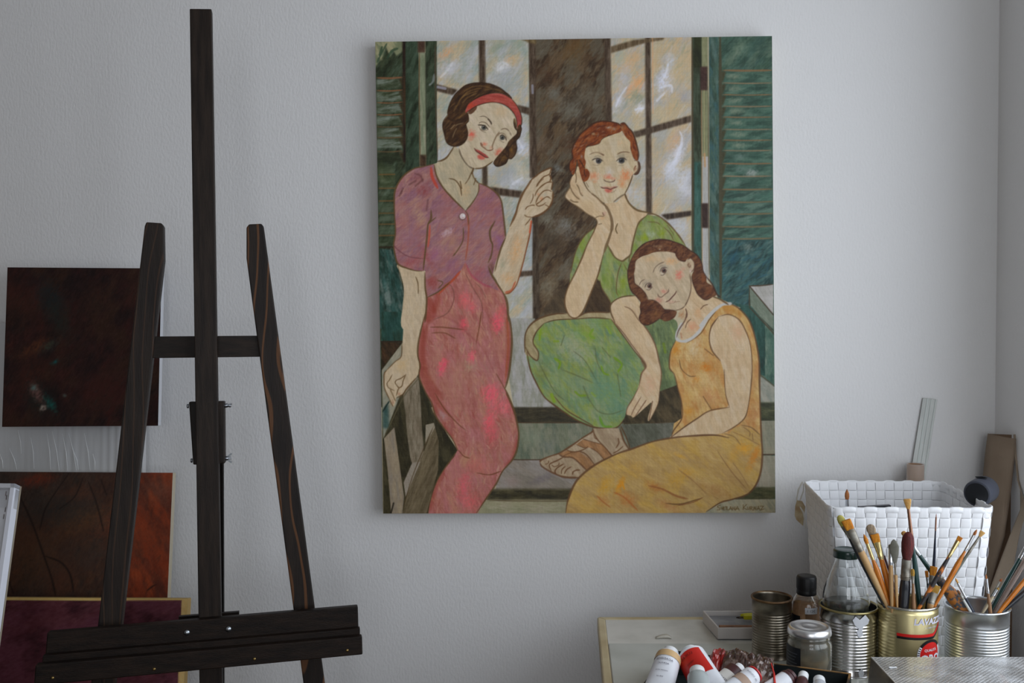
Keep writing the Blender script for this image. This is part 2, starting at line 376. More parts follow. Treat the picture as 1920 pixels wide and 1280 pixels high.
    for i, v in enumerate(slat_v):
        F_(C1, [(24, v + 12), (210 if i else 200, v + 12), (240, v + 84), (26, v + 84)], [(72, 82, 66), (92, 100, 90), (44, 54, 34), (104, 114, 104)] if i < 6 else [(48, 58, 40), (36, 44, 28)], smooth=False, ang=-10, lx=30, ly=6, soft=1, alpha=.85)
        F_(C1, [(205, v + 10), (245, v + 5), (262, v + 100), (246, v + 92)], (52, 48, 30), smooth=False, soft=.8)
        L_(C1, [(24, v), (130, v + 4), (240, v - 4)], 3 if i < 1 else 2.2, (112, 80, 56) if i < 4 else (86, 72, 50), alpha=.85)
    F_(C3, [(46, 0), (175, 100), (165, 200), (46, 200)], [(66, 74, 50), (48, 58, 36)], smooth=False, soft=2)
    for i, v in enumerate([100, 210, 310, 408, 495, 585, 678]):
        F_(C3, [(48, v - 80), (170, v - 80), (168, v - 8), (48, v - 8)], [(70, 84, 66), (86, 96, 80), (44, 56, 36)], smooth=False, ang=-10, soft=1.5, alpha=.6)
        L_(C3, [(48, v), (172, v - 2)], 2.4, (94, 74, 44) if i < 6 else (44, 34, 20), alpha=.85)
    F_(C3, [(50, 690), (180, 700), (205, 830), (245, 1050), (235, 1280), (235, 1330), (50, 1330)], [(30, 58, 52), (44, 76, 70), (24, 44, 36), (84, 96, 90)], smooth=False, ang=80)
    P.T = C3
    P.glow(110, 1050, 50, 160, (102, 116, 110), .7)
    F_(C5, [(50, 0), (185, 0), (185, 180), (50, 180)], [(32, 62, 56), (42, 74, 66), (30, 50, 40)], smooth=False, ang=80)
    L_(C5, [(48, 185), (180, 183)], 3, (44, 34, 22)); F_(C5, [(48, 190), (178, 190), (60, 350), (50, 350)], [(50, 40, 26), (64, 48, 30), (38, 34, 22)], smooth=False)
    bar([(755, 60), (761, 60), (763, 300), (757, 300)], (36, 26, 16)); L_(C1, [(248, 350), (262, 700), (272, 1000), (280, 1080)], 4.5, (58, 46, 28), soft=1.5)
    F_(N, box(761, 60, 786, 320), [(42, 58, 44), (56, 72, 58), (30, 42, 28)], smooth=False, ang=-70)
    F_(N, [(785, 60), (799, 60), (800, 320), (787, 320)], [(112, 120, 98), (96, 106, 84), (124, 124, 104)], smooth=False, ang=88, lx=40, ly=4)
    F_(N, [(799, 60), (816, 60), (821, 300), (801, 320)], [(44, 58, 42), (60, 72, 56), (30, 38, 24)], smooth=False, ang=-75)
    L_(C1, [(372, 160), (370, 560), (378, 1000)], 2, (84, 62, 40)); L_(C1, [(420, 170), (428, 1000)], 1.6, (60, 64, 50)); L_(C1, [(500, 100), (502, 500), (518, 1010)], 2.4, (70, 62, 48))
    F_(C1, box(358, 70, 418, 162), [(72, 56, 44), (60, 46, 36)], smooth=False, soft=1); F_(C1, box(374, 968, 426, 1060), [(72, 56, 40), (54, 42, 30)], smooth=False, soft=1)
    L_(C1, [(490, 330), (480, 390), (450, 420)], 4, (126, 134, 134), alpha=.6, soft=2)
    # ---- right shutter and window stile
    tg = [(56, 82, 68), (44, 68, 58), (78, 98, 84), (60, 88, 78)]
    m = F_(N, box(1346, 60, 1458, 960), tg, smooth=False, ang=-45, lx=26, ly=8)
    P.dabs(m, 500, [(34, 58, 48), (96, 112, 98), (52, 84, 76), (46, 70, 72)], 18, 4, -45, 30, .4)
    P.T = C2
    for (x, y, rx, ry, c, a) in [(1400, 130, 90, 60, (104, 122, 104), .7), (1320, 220, 80, 50, (96, 112, 96), .6), (1560, 110, 80, 80, (44, 70, 62), .6)]: P.glow(x, y, rx * 1.4, ry * 1.4, c, a, -35)
    vs = [300, 400, 492, 583, 668, 765, 850, 932, 1035, 1135, 1240]
    for i, v in enumerate(vs):
        v2 = vs[i + 1] if i < 10 else 1330
        F_(C2, [(1295, v + 14), (1650, v + 12), (1650, v2 - 4), (1262, v2 - 4)], [(58, 88, 76), (76, 102, 88), (44, 68, 58)], smooth=False, ang=-8, lx=30, ly=7, soft=.6)
        P.T = C2
        P.glow(1350 + (i * 67) % 60, (v + v2) / 2, 90, 34, (114, 124, 106) if i < 7 else (92, 112, 104), .7)
        P.glow(1500 + (i * 41) % 90, (v + v2) / 2, 90, 36, (34, 62, 52), .6)
        F_(C2, [(1255, v + 10), (1290, v + 10), (1262, v2 - 2), (1254, v2 - 8)], (60, 60, 40), smooth=False, soft=.8)
        L_(C2, [(1262, v), (1450, v + 4), (1652, v)], 3.6 if i == 0 else 2.4, (116, 92, 64) if i % 2 == 0 else (120, 104, 80), alpha=.85)
    P.T = C2; P.glow(1490, 1110, 80, 44, (150, 152, 148), .7)
    for i, v in enumerate([203, 297, 385, 480, 570]):
        F_(C4, [(1290, v + 10), (1636, v + 8), (1636, v + 86), (1262, v + 84)], [(60, 92, 80), (82, 106, 94), (44, 68, 60)], smooth=False, ang=-12, lx=30, ly=7, soft=.6)
        F_(C4, [(1255, v + 8), (1282, v + 8), (1258, v + 82)], (60, 60, 42), smooth=False, soft=.8)
        L_(C4, [(1258, v), (1450, v + 3), (1638, v - 3)], 2.6, (104, 92, 66), alpha=.85)
    m = F_(C4, [(1258, 582), (1638, 580), (1640, 910), (1460, 925), (1455, 1010), (1465, 1100), (1560, 1280), (1400, 1280), (1258, 1010)], [(38, 72, 72), (54, 88, 86), (30, 56, 54), (66, 92, 88)], smooth=False, ang=-40, lx=24, ly=8)
    P.T = C4
    P.dabs(m, 160, [(40, 84, 96), (84, 108, 100), (26, 50, 48), (56, 96, 92)], 22, 5, -40, 35, .5)
    P.glow(1450, 640, 60, 70, (108, 122, 114), .7, -40); P.glow(1340, 720, 50, 80, (34, 74, 92), .6)
    F_(C4, [(1460, 925), (1640, 912), (1640, 1140)], [(152, 152, 148), (140, 140, 134)], smooth=False); F_(C4, [(1460, 925), (1640, 1140), (1640, 1250), (1475, 1090)], [(112, 122, 108), (96, 108, 94)], smooth=False)
    L_(C4, [(1460, 925), (1550, 922), (1640, 912)], 2.4, (60, 52, 38)); L_(C4, [(1462, 925), (1640, 1142)], 2.4, (60, 52, 38), smooth=False); L_(C4, [(1462, 925), (1462, 1080), (1640, 1260)], 2.6, (60, 52, 38), smooth=False)
    F_(C6, [(1340, 30), (1475, 190), (1475, 500), (1385, 430), (1385, 600), (1340, 600), (1330, 300)], [(84, 104, 90), (48, 78, 68), (104, 118, 104), (60, 92, 80)], smooth=False, ang=85)
    F_(C6, [(1240, 10), (1340, 30), (1420, 130), (1420, 440), (1385, 430), (1350, 170)], [(36, 70, 62), (50, 84, 76), (28, 54, 48)], smooth=False, ang=85)
    L_(C6, [(1330, 35), (1475, 195)], 2.4, (60, 54, 38), smooth=False); L_(C6, [(1388, 430), (1475, 500)], 2, (76, 70, 50), smooth=False)
    F_(C6, [(1388, 436), (1475, 505), (1475, 600), (1385, 600)], [(134, 134, 122), (116, 122, 112)], smooth=False)
    F_(N, box(1298, 60, 1317, 500), [(50, 60, 44), (64, 78, 64), (38, 46, 30)], smooth=False, ang=88, lx=40, ly=5)
    F_(N, box(1302, 60, 1316, 125), [(44, 52, 28), (34, 40, 22)], smooth=False, soft=1); F_(N, box(1303, 300, 1316, 520), [(46, 82, 74), (58, 92, 84), (40, 66, 56)], smooth=False, ang=88, soft=1)
    L_(N, [(1299, 70), (1300, 300), (1300, 480)], 3.2, (74, 66, 48), soft=1.6)
    F_(N, [(1317, 60), (1328, 60), (1329, 300), (1318, 300)], [(118, 122, 92), (106, 110, 84)], smooth=False, ang=90, lx=50, ly=4)
    F_(N, [(1318, 290), (1329, 290), (1330, 520), (1319, 520)], [(150, 150, 148), (140, 142, 136)], smooth=False, ang=90, lx=50, ly=4)
    L_(N, [(1316, 160), (1317, 300), (1317, 400), (1318, 500)], 2, (128, 104, 74), alpha=.8); L_(N, [(1329, 160), (1330, 420), (1331, 510)], 1.8, (74, 70, 52), alpha=.8); L_(N, [(1321, 150), (1322, 300)], 1.4, (150, 146, 104), alpha=.8); L_(N, [(1322, 285), (1323, 308)], 4, (160, 128, 92), alpha=.8)
    m = F_(N, [(1330, 60), (1347, 60), (1350, 560), (1332, 520)], [(60, 84, 72), (52, 84, 86), (44, 64, 54), (76, 98, 90)], smooth=False, ang=80, lx=24, ly=6)
    L_(N, [(1351, 60), (1352, 300), (1352, 440), (1352, 560)], 5.5, (66, 64, 46), soft=1.5)
    F_(C2, box(1085, 272, 1142, 458), [(62, 46, 40), (50, 36, 32)], smooth=False, soft=.8); F_(C4, [(1105, 308), (1155, 308), (1156, 492), (1108, 490)], [(52, 40, 34), (44, 34, 28)], smooth=False, soft=.8)
    # ---- steps
    st = [(98, 104, 86), (112, 114, 98), (84, 94, 80)]
    F_(C5, [(780, 40), (1000, 40), (1010, 250), (1200, 600), (870, 600)], [(136, 136, 128), (122, 124, 112), (144, 144, 142)], smooth=False, ang=85)
    F_(C5, box(760, 590, 2450, 690), [(54, 52, 38), (44, 44, 34), (66, 62, 46)], smooth=False, ang=2, soft=1.2)
    F_(C5, box(760, 686, 2450, 918), st, smooth=False, ang=80, lx=30, ly=10)
    F_(C5, box(760, 918, 2450, 1105), [(118, 112, 102), (108, 104, 94), (124, 120, 114)], smooth=False, ang=30, lx=40, ly=12)
    F_(C5, box(700, 1100, 2450, 1172), [(58, 56, 38), (46, 46, 34), (72, 70, 50)], smooth=False, ang=2, soft=1.6)
    F_(C5, box(640, 1174, 2450, 1300), [(126, 124, 100), (116, 118, 94), (132, 128, 108)], smooth=False, ang=2)
    L_(C5, [(860, 686), (1200, 688), (2450, 690)], 1.8, (62, 44, 28)); L_(C5, [(860, 916), (1040, 918), (2450, 912)], 2.2, (56, 42, 28)); L_(C5, [(720, 1174), (1180, 1178), (2440, 1172)], 1.6, (72, 62, 40))
    P.T = C5; P.glow(1040, 1040, 120, 40, (96, 92, 96), .6, -20); P.glow(980, 780, 120, 80, (112, 122, 104), .5); P.glow(1080, 830, 80, 60, (88, 98, 92), .5); P.glow(860, 1050, 80, 50, (126, 112, 106), .6)
    F_(C6, box(1385, 596, 1480, 704), [(60, 66, 44), (48, 54, 38), (80, 84, 60)], smooth=False, ang=5, soft=1); F_(C6, box(1385, 704, 1480, 905), [(124, 122, 104), (112, 114, 98)], smooth=False, ang=80)
    F_(C6, box(1385, 912, 1480, 1100), [(132, 128, 112), (120, 120, 104)], smooth=False, ang=80); F_(C6, box(1300, 1100, 1480, 1170), [(66, 70, 46), (54, 58, 38), (80, 80, 56)], smooth=False, ang=5, soft=1)
    F_(C6, [(1080, 1175), (1480, 1170), (1480, 1255), (1050, 1255)], [(134, 132, 112), (142, 136, 112), (122, 124, 106)], smooth=False); L_(C6, [(1390, 905), (1480, 905)], 2.2, (58, 44, 30))
    # ---- chair bottom left
    F_(C5, [(50, 350), (180, 190), (290, 380), (370, 620), (530, 870), (340, 1260), (60, 1260)], [(50, 48, 32), (62, 60, 42), (40, 40, 26)], smooth=False, ang=80)
    F_(C5, [(52, 360), (150, 230), (182, 190), (185, 300), (180, 480), (60, 790)], [(122, 120, 104), (134, 130, 112), (108, 112, 100)], smooth=False, ang=-60)
    F_(I, [(136, 1010), (225, 900), (240, 1280), (140, 1280)], [(62, 84, 78), (50, 74, 70)], smooth=False, soft=1.5)
    F_(C5, [(190, 490), (275, 405), (300, 700), (312, 880), (295, 935), (240, 940), (215, 800), (200, 640)], [(108, 100, 84), (118, 112, 96), (90, 84, 68)], ang=85, lx=30, ly=4)
    F_(C5, [(66, 785), (130, 715), (150, 860), (190, 1150), (180, 1255), (110, 1255), (90, 1000)], [(120, 110, 92), (112, 106, 94), (128, 118, 98)], smooth=False, ang=85, lx=30, ly=4)
    F_(C5, [(378, 700), (405, 800), (402, 980), (330, 1255), (180, 1255), (230, 1060), (320, 850)], [(88, 80, 62), (76, 70, 52), (98, 90, 70)], smooth=False, ang=-70, lx=30, ly=4)
    F_(C5, [(325, 700), (375, 688), (382, 715), (322, 825)], [(126, 120, 104)], smooth=False); F_(C5, [(240, 938), (292, 930), (200, 1150), (188, 1060)], [(122, 116, 104)], smooth=False)
    L_(I, [(140, 1030), (200, 930), (240, 870)], 2.6, (24, 42, 38)); L_(C5, [(290, 400), (240, 460), (180, 540), (60, 790)], 1.8, (84, 80, 60)); L_(C5, [(300, 400), (310, 500), (340, 600), (370, 680)], 5, (36, 38, 24), alpha=.6)
    L_(C5, [(375, 705), (320, 830), (240, 1030), (180, 1240)], 1.6, (70, 58, 38)); L_(C5, [(110, 1250), (125, 1190)], 3, (36, 34, 26))
    # ================= woman in pink
    F_(C3, [(200, 815), (215, 880), (240, 970), (246, 1050), (236, 1150), (236, 1330), (430, 1330), (428, 1000), (412, 860)], skin, ang=85)
    hand_l = at(C5, [(186, 30), (185, 110), (180, 200), (178, 270)]) + at(I, [(330, 270), (210, 385), (165, 450), (160, 560), (165, 660), (200, 750), (245, 840), (290, 940), (312, 940), (335, 880), (350, 805), (440, 760), (480, 700), (560, 610), (640, 520), (682, 450), (700, 380), (695, 280), (672, 200), (680, 80)]) + at(C5, [(300, 90), (318, 20)])
    F_(N, hand_l, skin, ang=80)
    P.T = I; P.glow(430, 340, 130, 150, (164, 140, 100), .6); P.glow(290, 880, 30, 60, (132, 96, 76), .6); P.glow(390, 760, 40, 30, (146, 104, 82), .7)
    neck = [(655, 900), (620, 965), (560, 1015), (485, 1040), (505, 1120), (560, 1224), (640, 1314), (740, 1404), (800, 1340), (845, 1250), (850, 1194), (820, 1155), (800, 1100), (800, 1060), (780, 980)]
    F_(C1, neck, [(152, 142, 118), (142, 134, 112), (158, 146, 120)], smooth=False, ang=70)
    P.T = C3; P.glow(740, 230, 70, 90, (166, 140, 104), .55); P.glow(560, 110, 60, 60, (138, 134, 116), .5)
    dress = at(C3, [(430, 1060), (420, 1200)]) + at(C5, [(320, 10), (300, 100), (280, 200), (276, 270), (290, 330), (282, 400), (320, 490), (355, 560), (380, 640), (430, 710), (490, 790), (520, 860), (500, 900), (440, 970), (400, 1040), (370, 1120), (348, 1200), (340, 1262), (640, 1262), (700, 1160), (760, 1070), (800, 990), (860, 920), (888, 850), (898, 760), (888, 680), (870, 600), (845, 540), (812, 470), (835, 400), (850, 300), (856, 180), (846, 80)]) + at(C3, [(1084, 1250), (1078, 1150), (1050, 1050), (1000, 970), (740, 780), (560, 900)])
    pk = [(142, 94, 84), (134, 82, 76), (150, 106, 90), (148, 98, 96)]
    md = F_(N, dress, pk, smooth=False, ang=75, lx=30, ly=9)
    P.dabs(md, 420, [(162, 126, 102), (128, 66, 58), (154, 96, 96), (138, 108, 94), (158, 122, 108), (140, 84, 74)], 17, 3.6, 75, 35, .6)
    P.dabs(md, 500, [(160, 130, 106), (132, 76, 68), (150, 104, 100)], 8, 2.2, 70, 60, .5)
    P.T = C5
    for (x, y, rx, ry, c, a) in [(430, 340, 28, 60, (204, 72, 92), .95), (610, 280, 26, 50, (190, 80, 94), .8), (560, 80, 30, 50, (190, 76, 86), .75), (770, 70, 40, 60, (196, 78, 92), .8), (730, 510, 60, 70, (196, 84, 96), .85), (800, 590, 80, 60, (186, 92, 98), .7), (720, 680, 40, 90, (190, 80, 90), .75),
            (740, 760, 40, 80, (180, 80, 88), .6), (560, 1080, 50, 90, (184, 84, 92), .6), (600, 1180, 60, 60, (186, 88, 92), .6), (640, 950, 100, 60, (160, 92, 86), .6), (500, 1000, 60, 90, (150, 100, 96), .6), (520, 450, 140, 170, (146, 108, 92), .5), (600, 340, 60, 40, (142, 128, 104), .5), (720, 320, 60, 110, (138, 96, 92), .6),
            (420, 650, 40, 50, (140, 118, 116), .7), (570, 920, 40, 50, (154, 120, 92), .6), (380, 300, 50, 120, (152, 116, 98), .4), (500, 120, 80, 60, (128, 82, 82), .5)]:
        P.glow(x, y, rx * 1.4, ry * 1.4, c, a, 10, md)
    # darker red sides
    P.T = C5
    for q, w in [([(300, 20), (300, 160), (300, 300), (330, 450), (400, 560), (470, 640)], 12), ([(330, 80), (310, 250), (350, 420), (430, 540)], 9), ([(830, 40), (840, 200), (825, 400)], 9), ([(890, 800), (870, 900), (820, 960)], 8), ([(370, 580), (440, 700), (500, 790)], 6), ([(440, 980), (380, 1120), (350, 1240)], 8)]:
        P.line(q, w, (122, 58, 46), alpha=.5, soft=5, m=md)
    P.T = C3
    for q, w in [([(440, 1090), (470, 1180), (440, 1270)], 16), ([(480, 980), (520, 1080), (480, 1200)], 10)]: P.line(q, w, (124, 56, 44), alpha=.55, soft=6, m=md)
    P.glow(740, 1100, 90, 110, (178, 84, 88), .7, 0, md); P.glow(1030, 1200, 60, 90, (178, 84, 86), .6, 0, md); P.glow(800, 1160, 50, 90, (184, 80, 84), .5, 0, md)
    for q in [[(520, 990), (620, 980), (650, 1080), (600, 1200), (480, 1260)], [(740, 880), (800, 1000), (870, 1120), (880, 1280)], [(820, 960), (870, 1010), (910, 1090)]]: P.line(q, 1.7, (98, 66, 58), alpha=.6)
    for q in [[(360, 130), (440, 130), (510, 165)], [(350, 95), (430, 95), (560, 110)], [(670, 0), (655, 100), (635, 205)], [(380, 500), (440, 600), (520, 690), (575, 735)], [(820, 500), (850, 570), (885, 660)], [(640, 1000), (720, 1012), (790, 990)], [(530, 860), (560, 895), (600, 910)], [(760, 380), (800, 450), (840, 520)]]:
        L_(C5, q, 2, (96, 60, 40), alpha=.8)
    L_(C5, [(350, 30), (430, 30), (520, 70), (600, 150), (680, 230), (760, 400)], 3, (126, 70, 66), alpha=.4, soft=2.5)
    # jacket
    jac = [(480, 18), (400, 38), (335, 50), (260, 95), (205, 160), (172, 240), (168, 340), (172, 440), (178, 560), (164, 655), (175, 740), (200, 812), (270, 845), (340, 865), (405, 868), (420, 860), (418, 920), (425, 1000), (430, 1082), (520, 1040), (620, 955), (700, 872), (738, 800), (790, 900), (860, 965), (940, 1000), (1012, 1025), (975, 950), (960, 900), (985, 800), (1020, 700), (1062, 600), (1052, 480), (1032, 310), (990, 245), (920, 195), (850, 168), (845, 250), (800, 330), (742, 388), (640, 290), (560, 200), (508, 110), (490, 20)]
    jm = F_(C3, jac, [(128, 96, 98), (118, 84, 94), (140, 106, 98), (134, 92, 88)], smooth=False, ang=-40, lx=26, ly=10)
    P.dabs(jm, 320, [(146, 116, 102), (112, 78, 88), (126, 92, 106), (132, 84, 80)], 18, 4.5, -45, 35, .45)
    P.T = C3
    for (x, y, rx, ry, c, a) in [(370, 430, 60, 110, (152, 124, 100), .7), (410, 230, 60, 60, (118, 60, 60), .7), (350, 130, 70, 50, (110, 66, 72), .6), (240, 400, 50, 160, (140, 104, 98), .6), (300, 600, 100, 90, (124, 92, 104), .6), (300, 800, 110, 50, (132, 72, 74), .7), (560, 380, 90, 80, (124, 84, 90), .5),
            (600, 560, 60, 30, (172, 160, 172), .7), (640, 640, 70, 90, (142, 108, 92), .6), (500, 740, 80, 70, (128, 82, 106), .6), (640, 840, 60, 80, (126, 82, 100), .6), (480, 960, 50, 60, (124, 58, 56), .7), (880, 330, 90, 110, (122, 82, 94), .5), (1010, 620, 40, 90, (120, 84, 112), .7), (900, 620, 70, 90, (138, 100, 94), .5), (1000, 400, 30, 40, (112, 70, 98), .5), (960, 850, 30, 70, (84, 56, 44), .6), (430, 750, 30, 130, (130, 70, 72), .6), (850, 900, 90, 70, (132, 74, 84), .6)]:
        P.glow(x, y, rx * 1.3, ry * 1.3, c, a, -30, jm)
    for q in [[(330, 90), (380, 110), (400, 160)], [(290, 180), (340, 150)], [(340, 190), (400, 140)], [(220, 250), (240, 210)], [(430, 380), (440, 300)], [(210, 270), (230, 230)]]: L_(C3, q, 3.4, (86, 56, 56), alpha=.55, soft=2)
    L_(C3, [(465, 40), (475, 120), (520, 210)], 4.5, (158, 62, 48), alpha=.85, soft=1.6)
    L_(C3, [(456, 500), (450, 600), (440, 680)], 3.2, (160, 74, 54), alpha=.8, soft=1.6); L_(C3, [(752, 420), (768, 500), (762, 640), (742, 780)], 3, (136, 78, 62), alpha=.85)
    L_(C3, [(700, 870), (640, 940), (580, 990), (530, 1050)], 5, (150, 64, 38), alpha=.8, soft=2); L_(C3, [(742, 800), (790, 900), (880, 970), (960, 1000)], 3.6, (142, 70, 80), alpha=.7)
    L_(C3, [(160, 655), (200, 700), (280, 750), (400, 770)], 2.4, (100, 62, 66), alpha=.7)
    for q, w in [([(490, 22), (510, 110), (560, 200), (640, 290), (735, 382)], 3), ([(850, 170), (845, 240), (800, 320), (745, 385)], 2.4), ([(480, 18), (400, 38), (335, 50), (260, 95), (205, 160), (172, 240), (168, 340), (172, 440), (178, 560), (164, 655), (175, 740), (200, 812), (270, 845), (340, 865), (392, 868)], 2.8),
                 ([(850, 168), (920, 195), (990, 245), (1030, 310), (1048, 430), (1062, 560), (1066, 600)], 3.2), ([(465, 380), (465, 450), (440, 500), (432, 600), (418, 720), (402, 860)], 3.2), ([(445, 490), (480, 460), (505, 440)], 2), ([(415, 880), (418, 1000), (430, 1090), (424, 1200), (415, 1280)], 3),
                 ([(980, 470), (940, 545), (945, 620), (960, 660), (950, 740), (925, 800)], 3), ([(925, 830), (955, 900), (1000, 970), (1050, 1050), (1078, 1130), (1086, 1270)], 3.4), ([(725, 520), (722, 620), (680, 700), (640, 750)], 2), ([(430, 1080), (520, 1035), (620, 955)], 2.2), ([(740, 385), (765, 430), (768, 500)], 2), ([(510, 940), (560, 960), (520, 1010)], 1.6)]:
        L_(C3, q, w)
    P.T = C3; c_ = np.array(P.to([(718, 434)])[0]); P.stamp([c_, c_ + .01], [14.5, 14.5], (96, 72, 66), .85, 1.4); P.stamp([c_ + (.4, -.8), c_ + (.41, -.8)], [11, 11], (172, 160, 158), 1, 1.2); P.glow(728, 426, 14, 14, (196, 190, 188), .8); P.glow(722, 444, 16, 8, (140, 110, 108), .6)
    # outlines dress
    L_(C5, [(325, 0), (298, 100), (278, 200), (276, 270), (290, 330), (284, 400), (320, 490), (360, 560), (385, 640), (430, 710), (490, 790), (525, 862)], 3)
    L_(C5, [(516, 866), (480, 920), (440, 975), (400, 1040), (370, 1110)], 2.4); L_(C5, [(368, 1110), (350, 1190), (338, 1250)], 1.6, alpha=.6)
    L_(C5, [(640, 1250), (700, 1160), (760, 1070), (800, 990), (860, 920), (890, 850), (900, 760), (888, 680), (868, 600), (840, 530), (812, 470)], 3)
    L_(C5, [(818, 470), (836, 400), (850, 300), (858, 180), (850, 80), (830, 0)], 3.6); L_(C5, [(825, 30), (835, 200), (815, 440)], 2.4, (140, 76, 46), alpha=.6)
    # forearm and raised hand
    fore = at(C3, [(1066, 600), (1110, 480), (1160, 370)]) + at(F, [(360, 830), (450, 620), (560, 460), (620, 350), (700, 290), (800, 210), (1000, 125), (1018, 180), (1000, 260), (1040, 400), (1015, 520), (1055, 610), (1045, 760), (980, 895), (860, 1000), (700, 1070), (620, 1105)]) + at(C3, [(1270, 460), (1260, 560), (1235, 680), (1205, 800), (1172, 920), (1140, 1000), (1100, 1040), (1060, 1055), (1000, 960), (972, 890), (985, 800), (1020, 700)])
    fm = F_(N, fore, skin, smooth=False, ang=-60)
    P.T = C3; P.glow(1150, 700, 70, 200, (176, 136, 92), .6, 15, fm); P.glow(1040, 820, 40, 80, (130, 132, 112), .5, 10, fm); P.glow(1090, 930, 90, 70, (170, 132, 90), .6, 0, fm)
    P.T = F; P.glow(820, 730, 60, 60, (172, 118, 84), .8); P.glow(760, 640, 40, 60, (168, 118, 88), .7); P.glow(890, 650, 60, 60, (146, 142, 126), .6); P.glow(560, 500, 40, 100, (172, 144, 108), .4)
    for q, w in [([(190, 1280), (300, 1040), (355, 850), (440, 640), (560, 450), (630, 340)], 3.6), ([(620, 350), (700, 290), (800, 210), (1000, 120), (1020, 170)], 3), ([(1005, 150), (980, 240), (860, 300), (760, 420), (715, 500)], 2), ([(975, 245), (1010, 320), (990, 385)], 2.6), ([(1045, 400), (960, 400), (860, 450), (760, 540), (710, 620), (690, 680)], 2.2), ([(1045, 400), (1035, 480), (1015, 560)], 2.2),
                 ([(1030, 590), (960, 560), (880, 570), (800, 640), (740, 730), (705, 820)], 2.2), ([(1052, 590), (1050, 700), (1030, 800), (980, 895), (880, 990), (760, 1060), (620, 1100)], 3.2), ([(1020, 740), (940, 690), (860, 730), (780, 800), (720, 840), (760, 875), (850, 850), (910, 800)], 2), ([(490, 950), (540, 890), (620, 860), (690, 860)], 1.8), ([(480, 1050), (530, 1085), (620, 1095)], 1.8),
                 ([(650, 620), (655, 700), (620, 790), (590, 830)], 1.5), ([(490, 1260), (560, 1180), (610, 1110)], 1.5), ([(900, 850), (960, 880)], 1.5)]:
        L_(F, q, w, (88, 62, 36), alpha=.85)
    L_(F, [(730, 480), (780, 400), (860, 330)], 3, (92, 68, 44), alpha=.6, soft=2)
    L_(C3, [(1066, 600), (1030, 680), (1000, 780), (978, 870)], 2.8); L_(C3, [(1275, 470), (1262, 560), (1232, 690), (1205, 800), (1172, 920), (1145, 990), (1100, 1040), (1055, 1052)], 2.6, (110, 66, 38)); L_(C3, [(1270, 470), (1258, 560)], 3, (170, 74, 46), alpha=.8); L_(C3, [(1145, 950), (1110, 1020), (1060, 1040)], 4, (150, 66, 38), alpha=.7, soft=1.8)
    L_(C3, [(340, 910), (360, 970), (362, 1050)], 1.8); L_(C3, [(196, 812), (215, 900), (240, 980)], 1.4, alpha=.6)
    for q, w in [([(430, 0), (430, 120), (410, 210), (330, 270), (200, 400)], 1.6), ([(200, 400), (165, 450), (160, 560), (165, 660), (200, 750), (245, 840)], 2.2), ([(245, 840), (270, 900), (300, 950)], 1.6), ([(285, 465), (240, 550), (205, 600), (230, 665), (320, 710)], 1.6), ([(490, 465), (420, 520), (350, 550), (330, 590), (370, 650), (385, 660)], 2), ([(490, 465), (450, 560), (430, 640), (380, 680), (345, 790)], 1.8), ([(255, 690), (300, 790), (335, 870)], 1.8), ([(350, 820), (440, 770), (500, 680), (570, 600), (650, 510)], 2), ([(670, 190), (695, 280), (700, 380), (684, 450)], 2)]:
        L_(I, q, w, (86, 66, 40), alpha=.85)
    for q, w in [([(605, 130), (660, 145), (700, 200), (712, 270)], 2), ([(700, 155), (712, 210)], 2), ([(800, 60), (800, 100), (820, 140), (850, 170)], 2.4), ([(795, 70), (770, 130), (740, 175)], 1.8), ([(825, 130), (810, 180)], 1.6)]: L_(C3, q, w)
    # head
    face = [(420, 480), (440, 600), (400, 640), (400, 830), (330, 900), (290, 960), (330, 1060), (390, 1160), (460, 1212), (560, 1222), (640, 1200), (720, 1150), (790, 1110), (850, 1040), (920, 960), (960, 880), (1040, 800), (1080, 720), (1040, 560), (1000, 480), (900, 400), (750, 350), (600, 370), (500, 430)]
    fm = F_(A, face, [(164, 153, 130), (156, 144, 120), (170, 158, 138)], ang=60)
    P.T = A; P.glow(850, 480, 160, 110, (170, 146, 112), .5, 0, fm); P.glow(470, 770, 80, 75, (176, 92, 76), .95, 0, fm); P.glow(450, 840, 60, 40, (164, 112, 88), .6, 0, fm); P.glow(830, 1000, 90, 60, (172, 98, 78), .85, -20, fm)
    P.glow(800, 1035, 40, 25, (168, 82, 66), .7, 0, fm); P.glow(640, 900, 50, 50, (178, 104, 82), .8); P.glow(725, 945, 40, 30, (176, 112, 88), .6); P.glow(600, 760, 200, 30, (158, 146, 124), .3)
    for q in [[(230, 935), (190, 1000), (130, 1080), (60, 1120), (0, 1132)]]: L_(A, q, 2.8)
    L_(A, [(298, 965), (320, 1040), (370, 1130), (430, 1195), (500, 1228)], 2.4, (92, 82, 66)); L_(A, [(500, 1228), (600, 1218), (680, 1180), (750, 1130)], 2.2); L_(A, [(490, 1225), (470, 1290)], 3)
    hair = [(385, 470), (420, 390), (480, 340), (600, 280), (740, 232), (880, 240), (1005, 310), (970, 250), (850, 170), (740, 120), (600, 100), (480, 105), (380, 130), (300, 190), (230, 270), (180, 360), (150, 450), (145, 520), (100, 590), (80, 670), (95, 750), (115, 830), (150, 900), (220, 930), (300, 925), (370, 880), (405, 820), (415, 740), (395, 650), (430, 600), (430, 540), (415, 490)]
    hc = [(60, 43, 25), (46, 32, 18), (78, 58, 34)]
    hm = F_(A, hair, hc, ang=-40, lx=14, ly=3)
    P.T = A
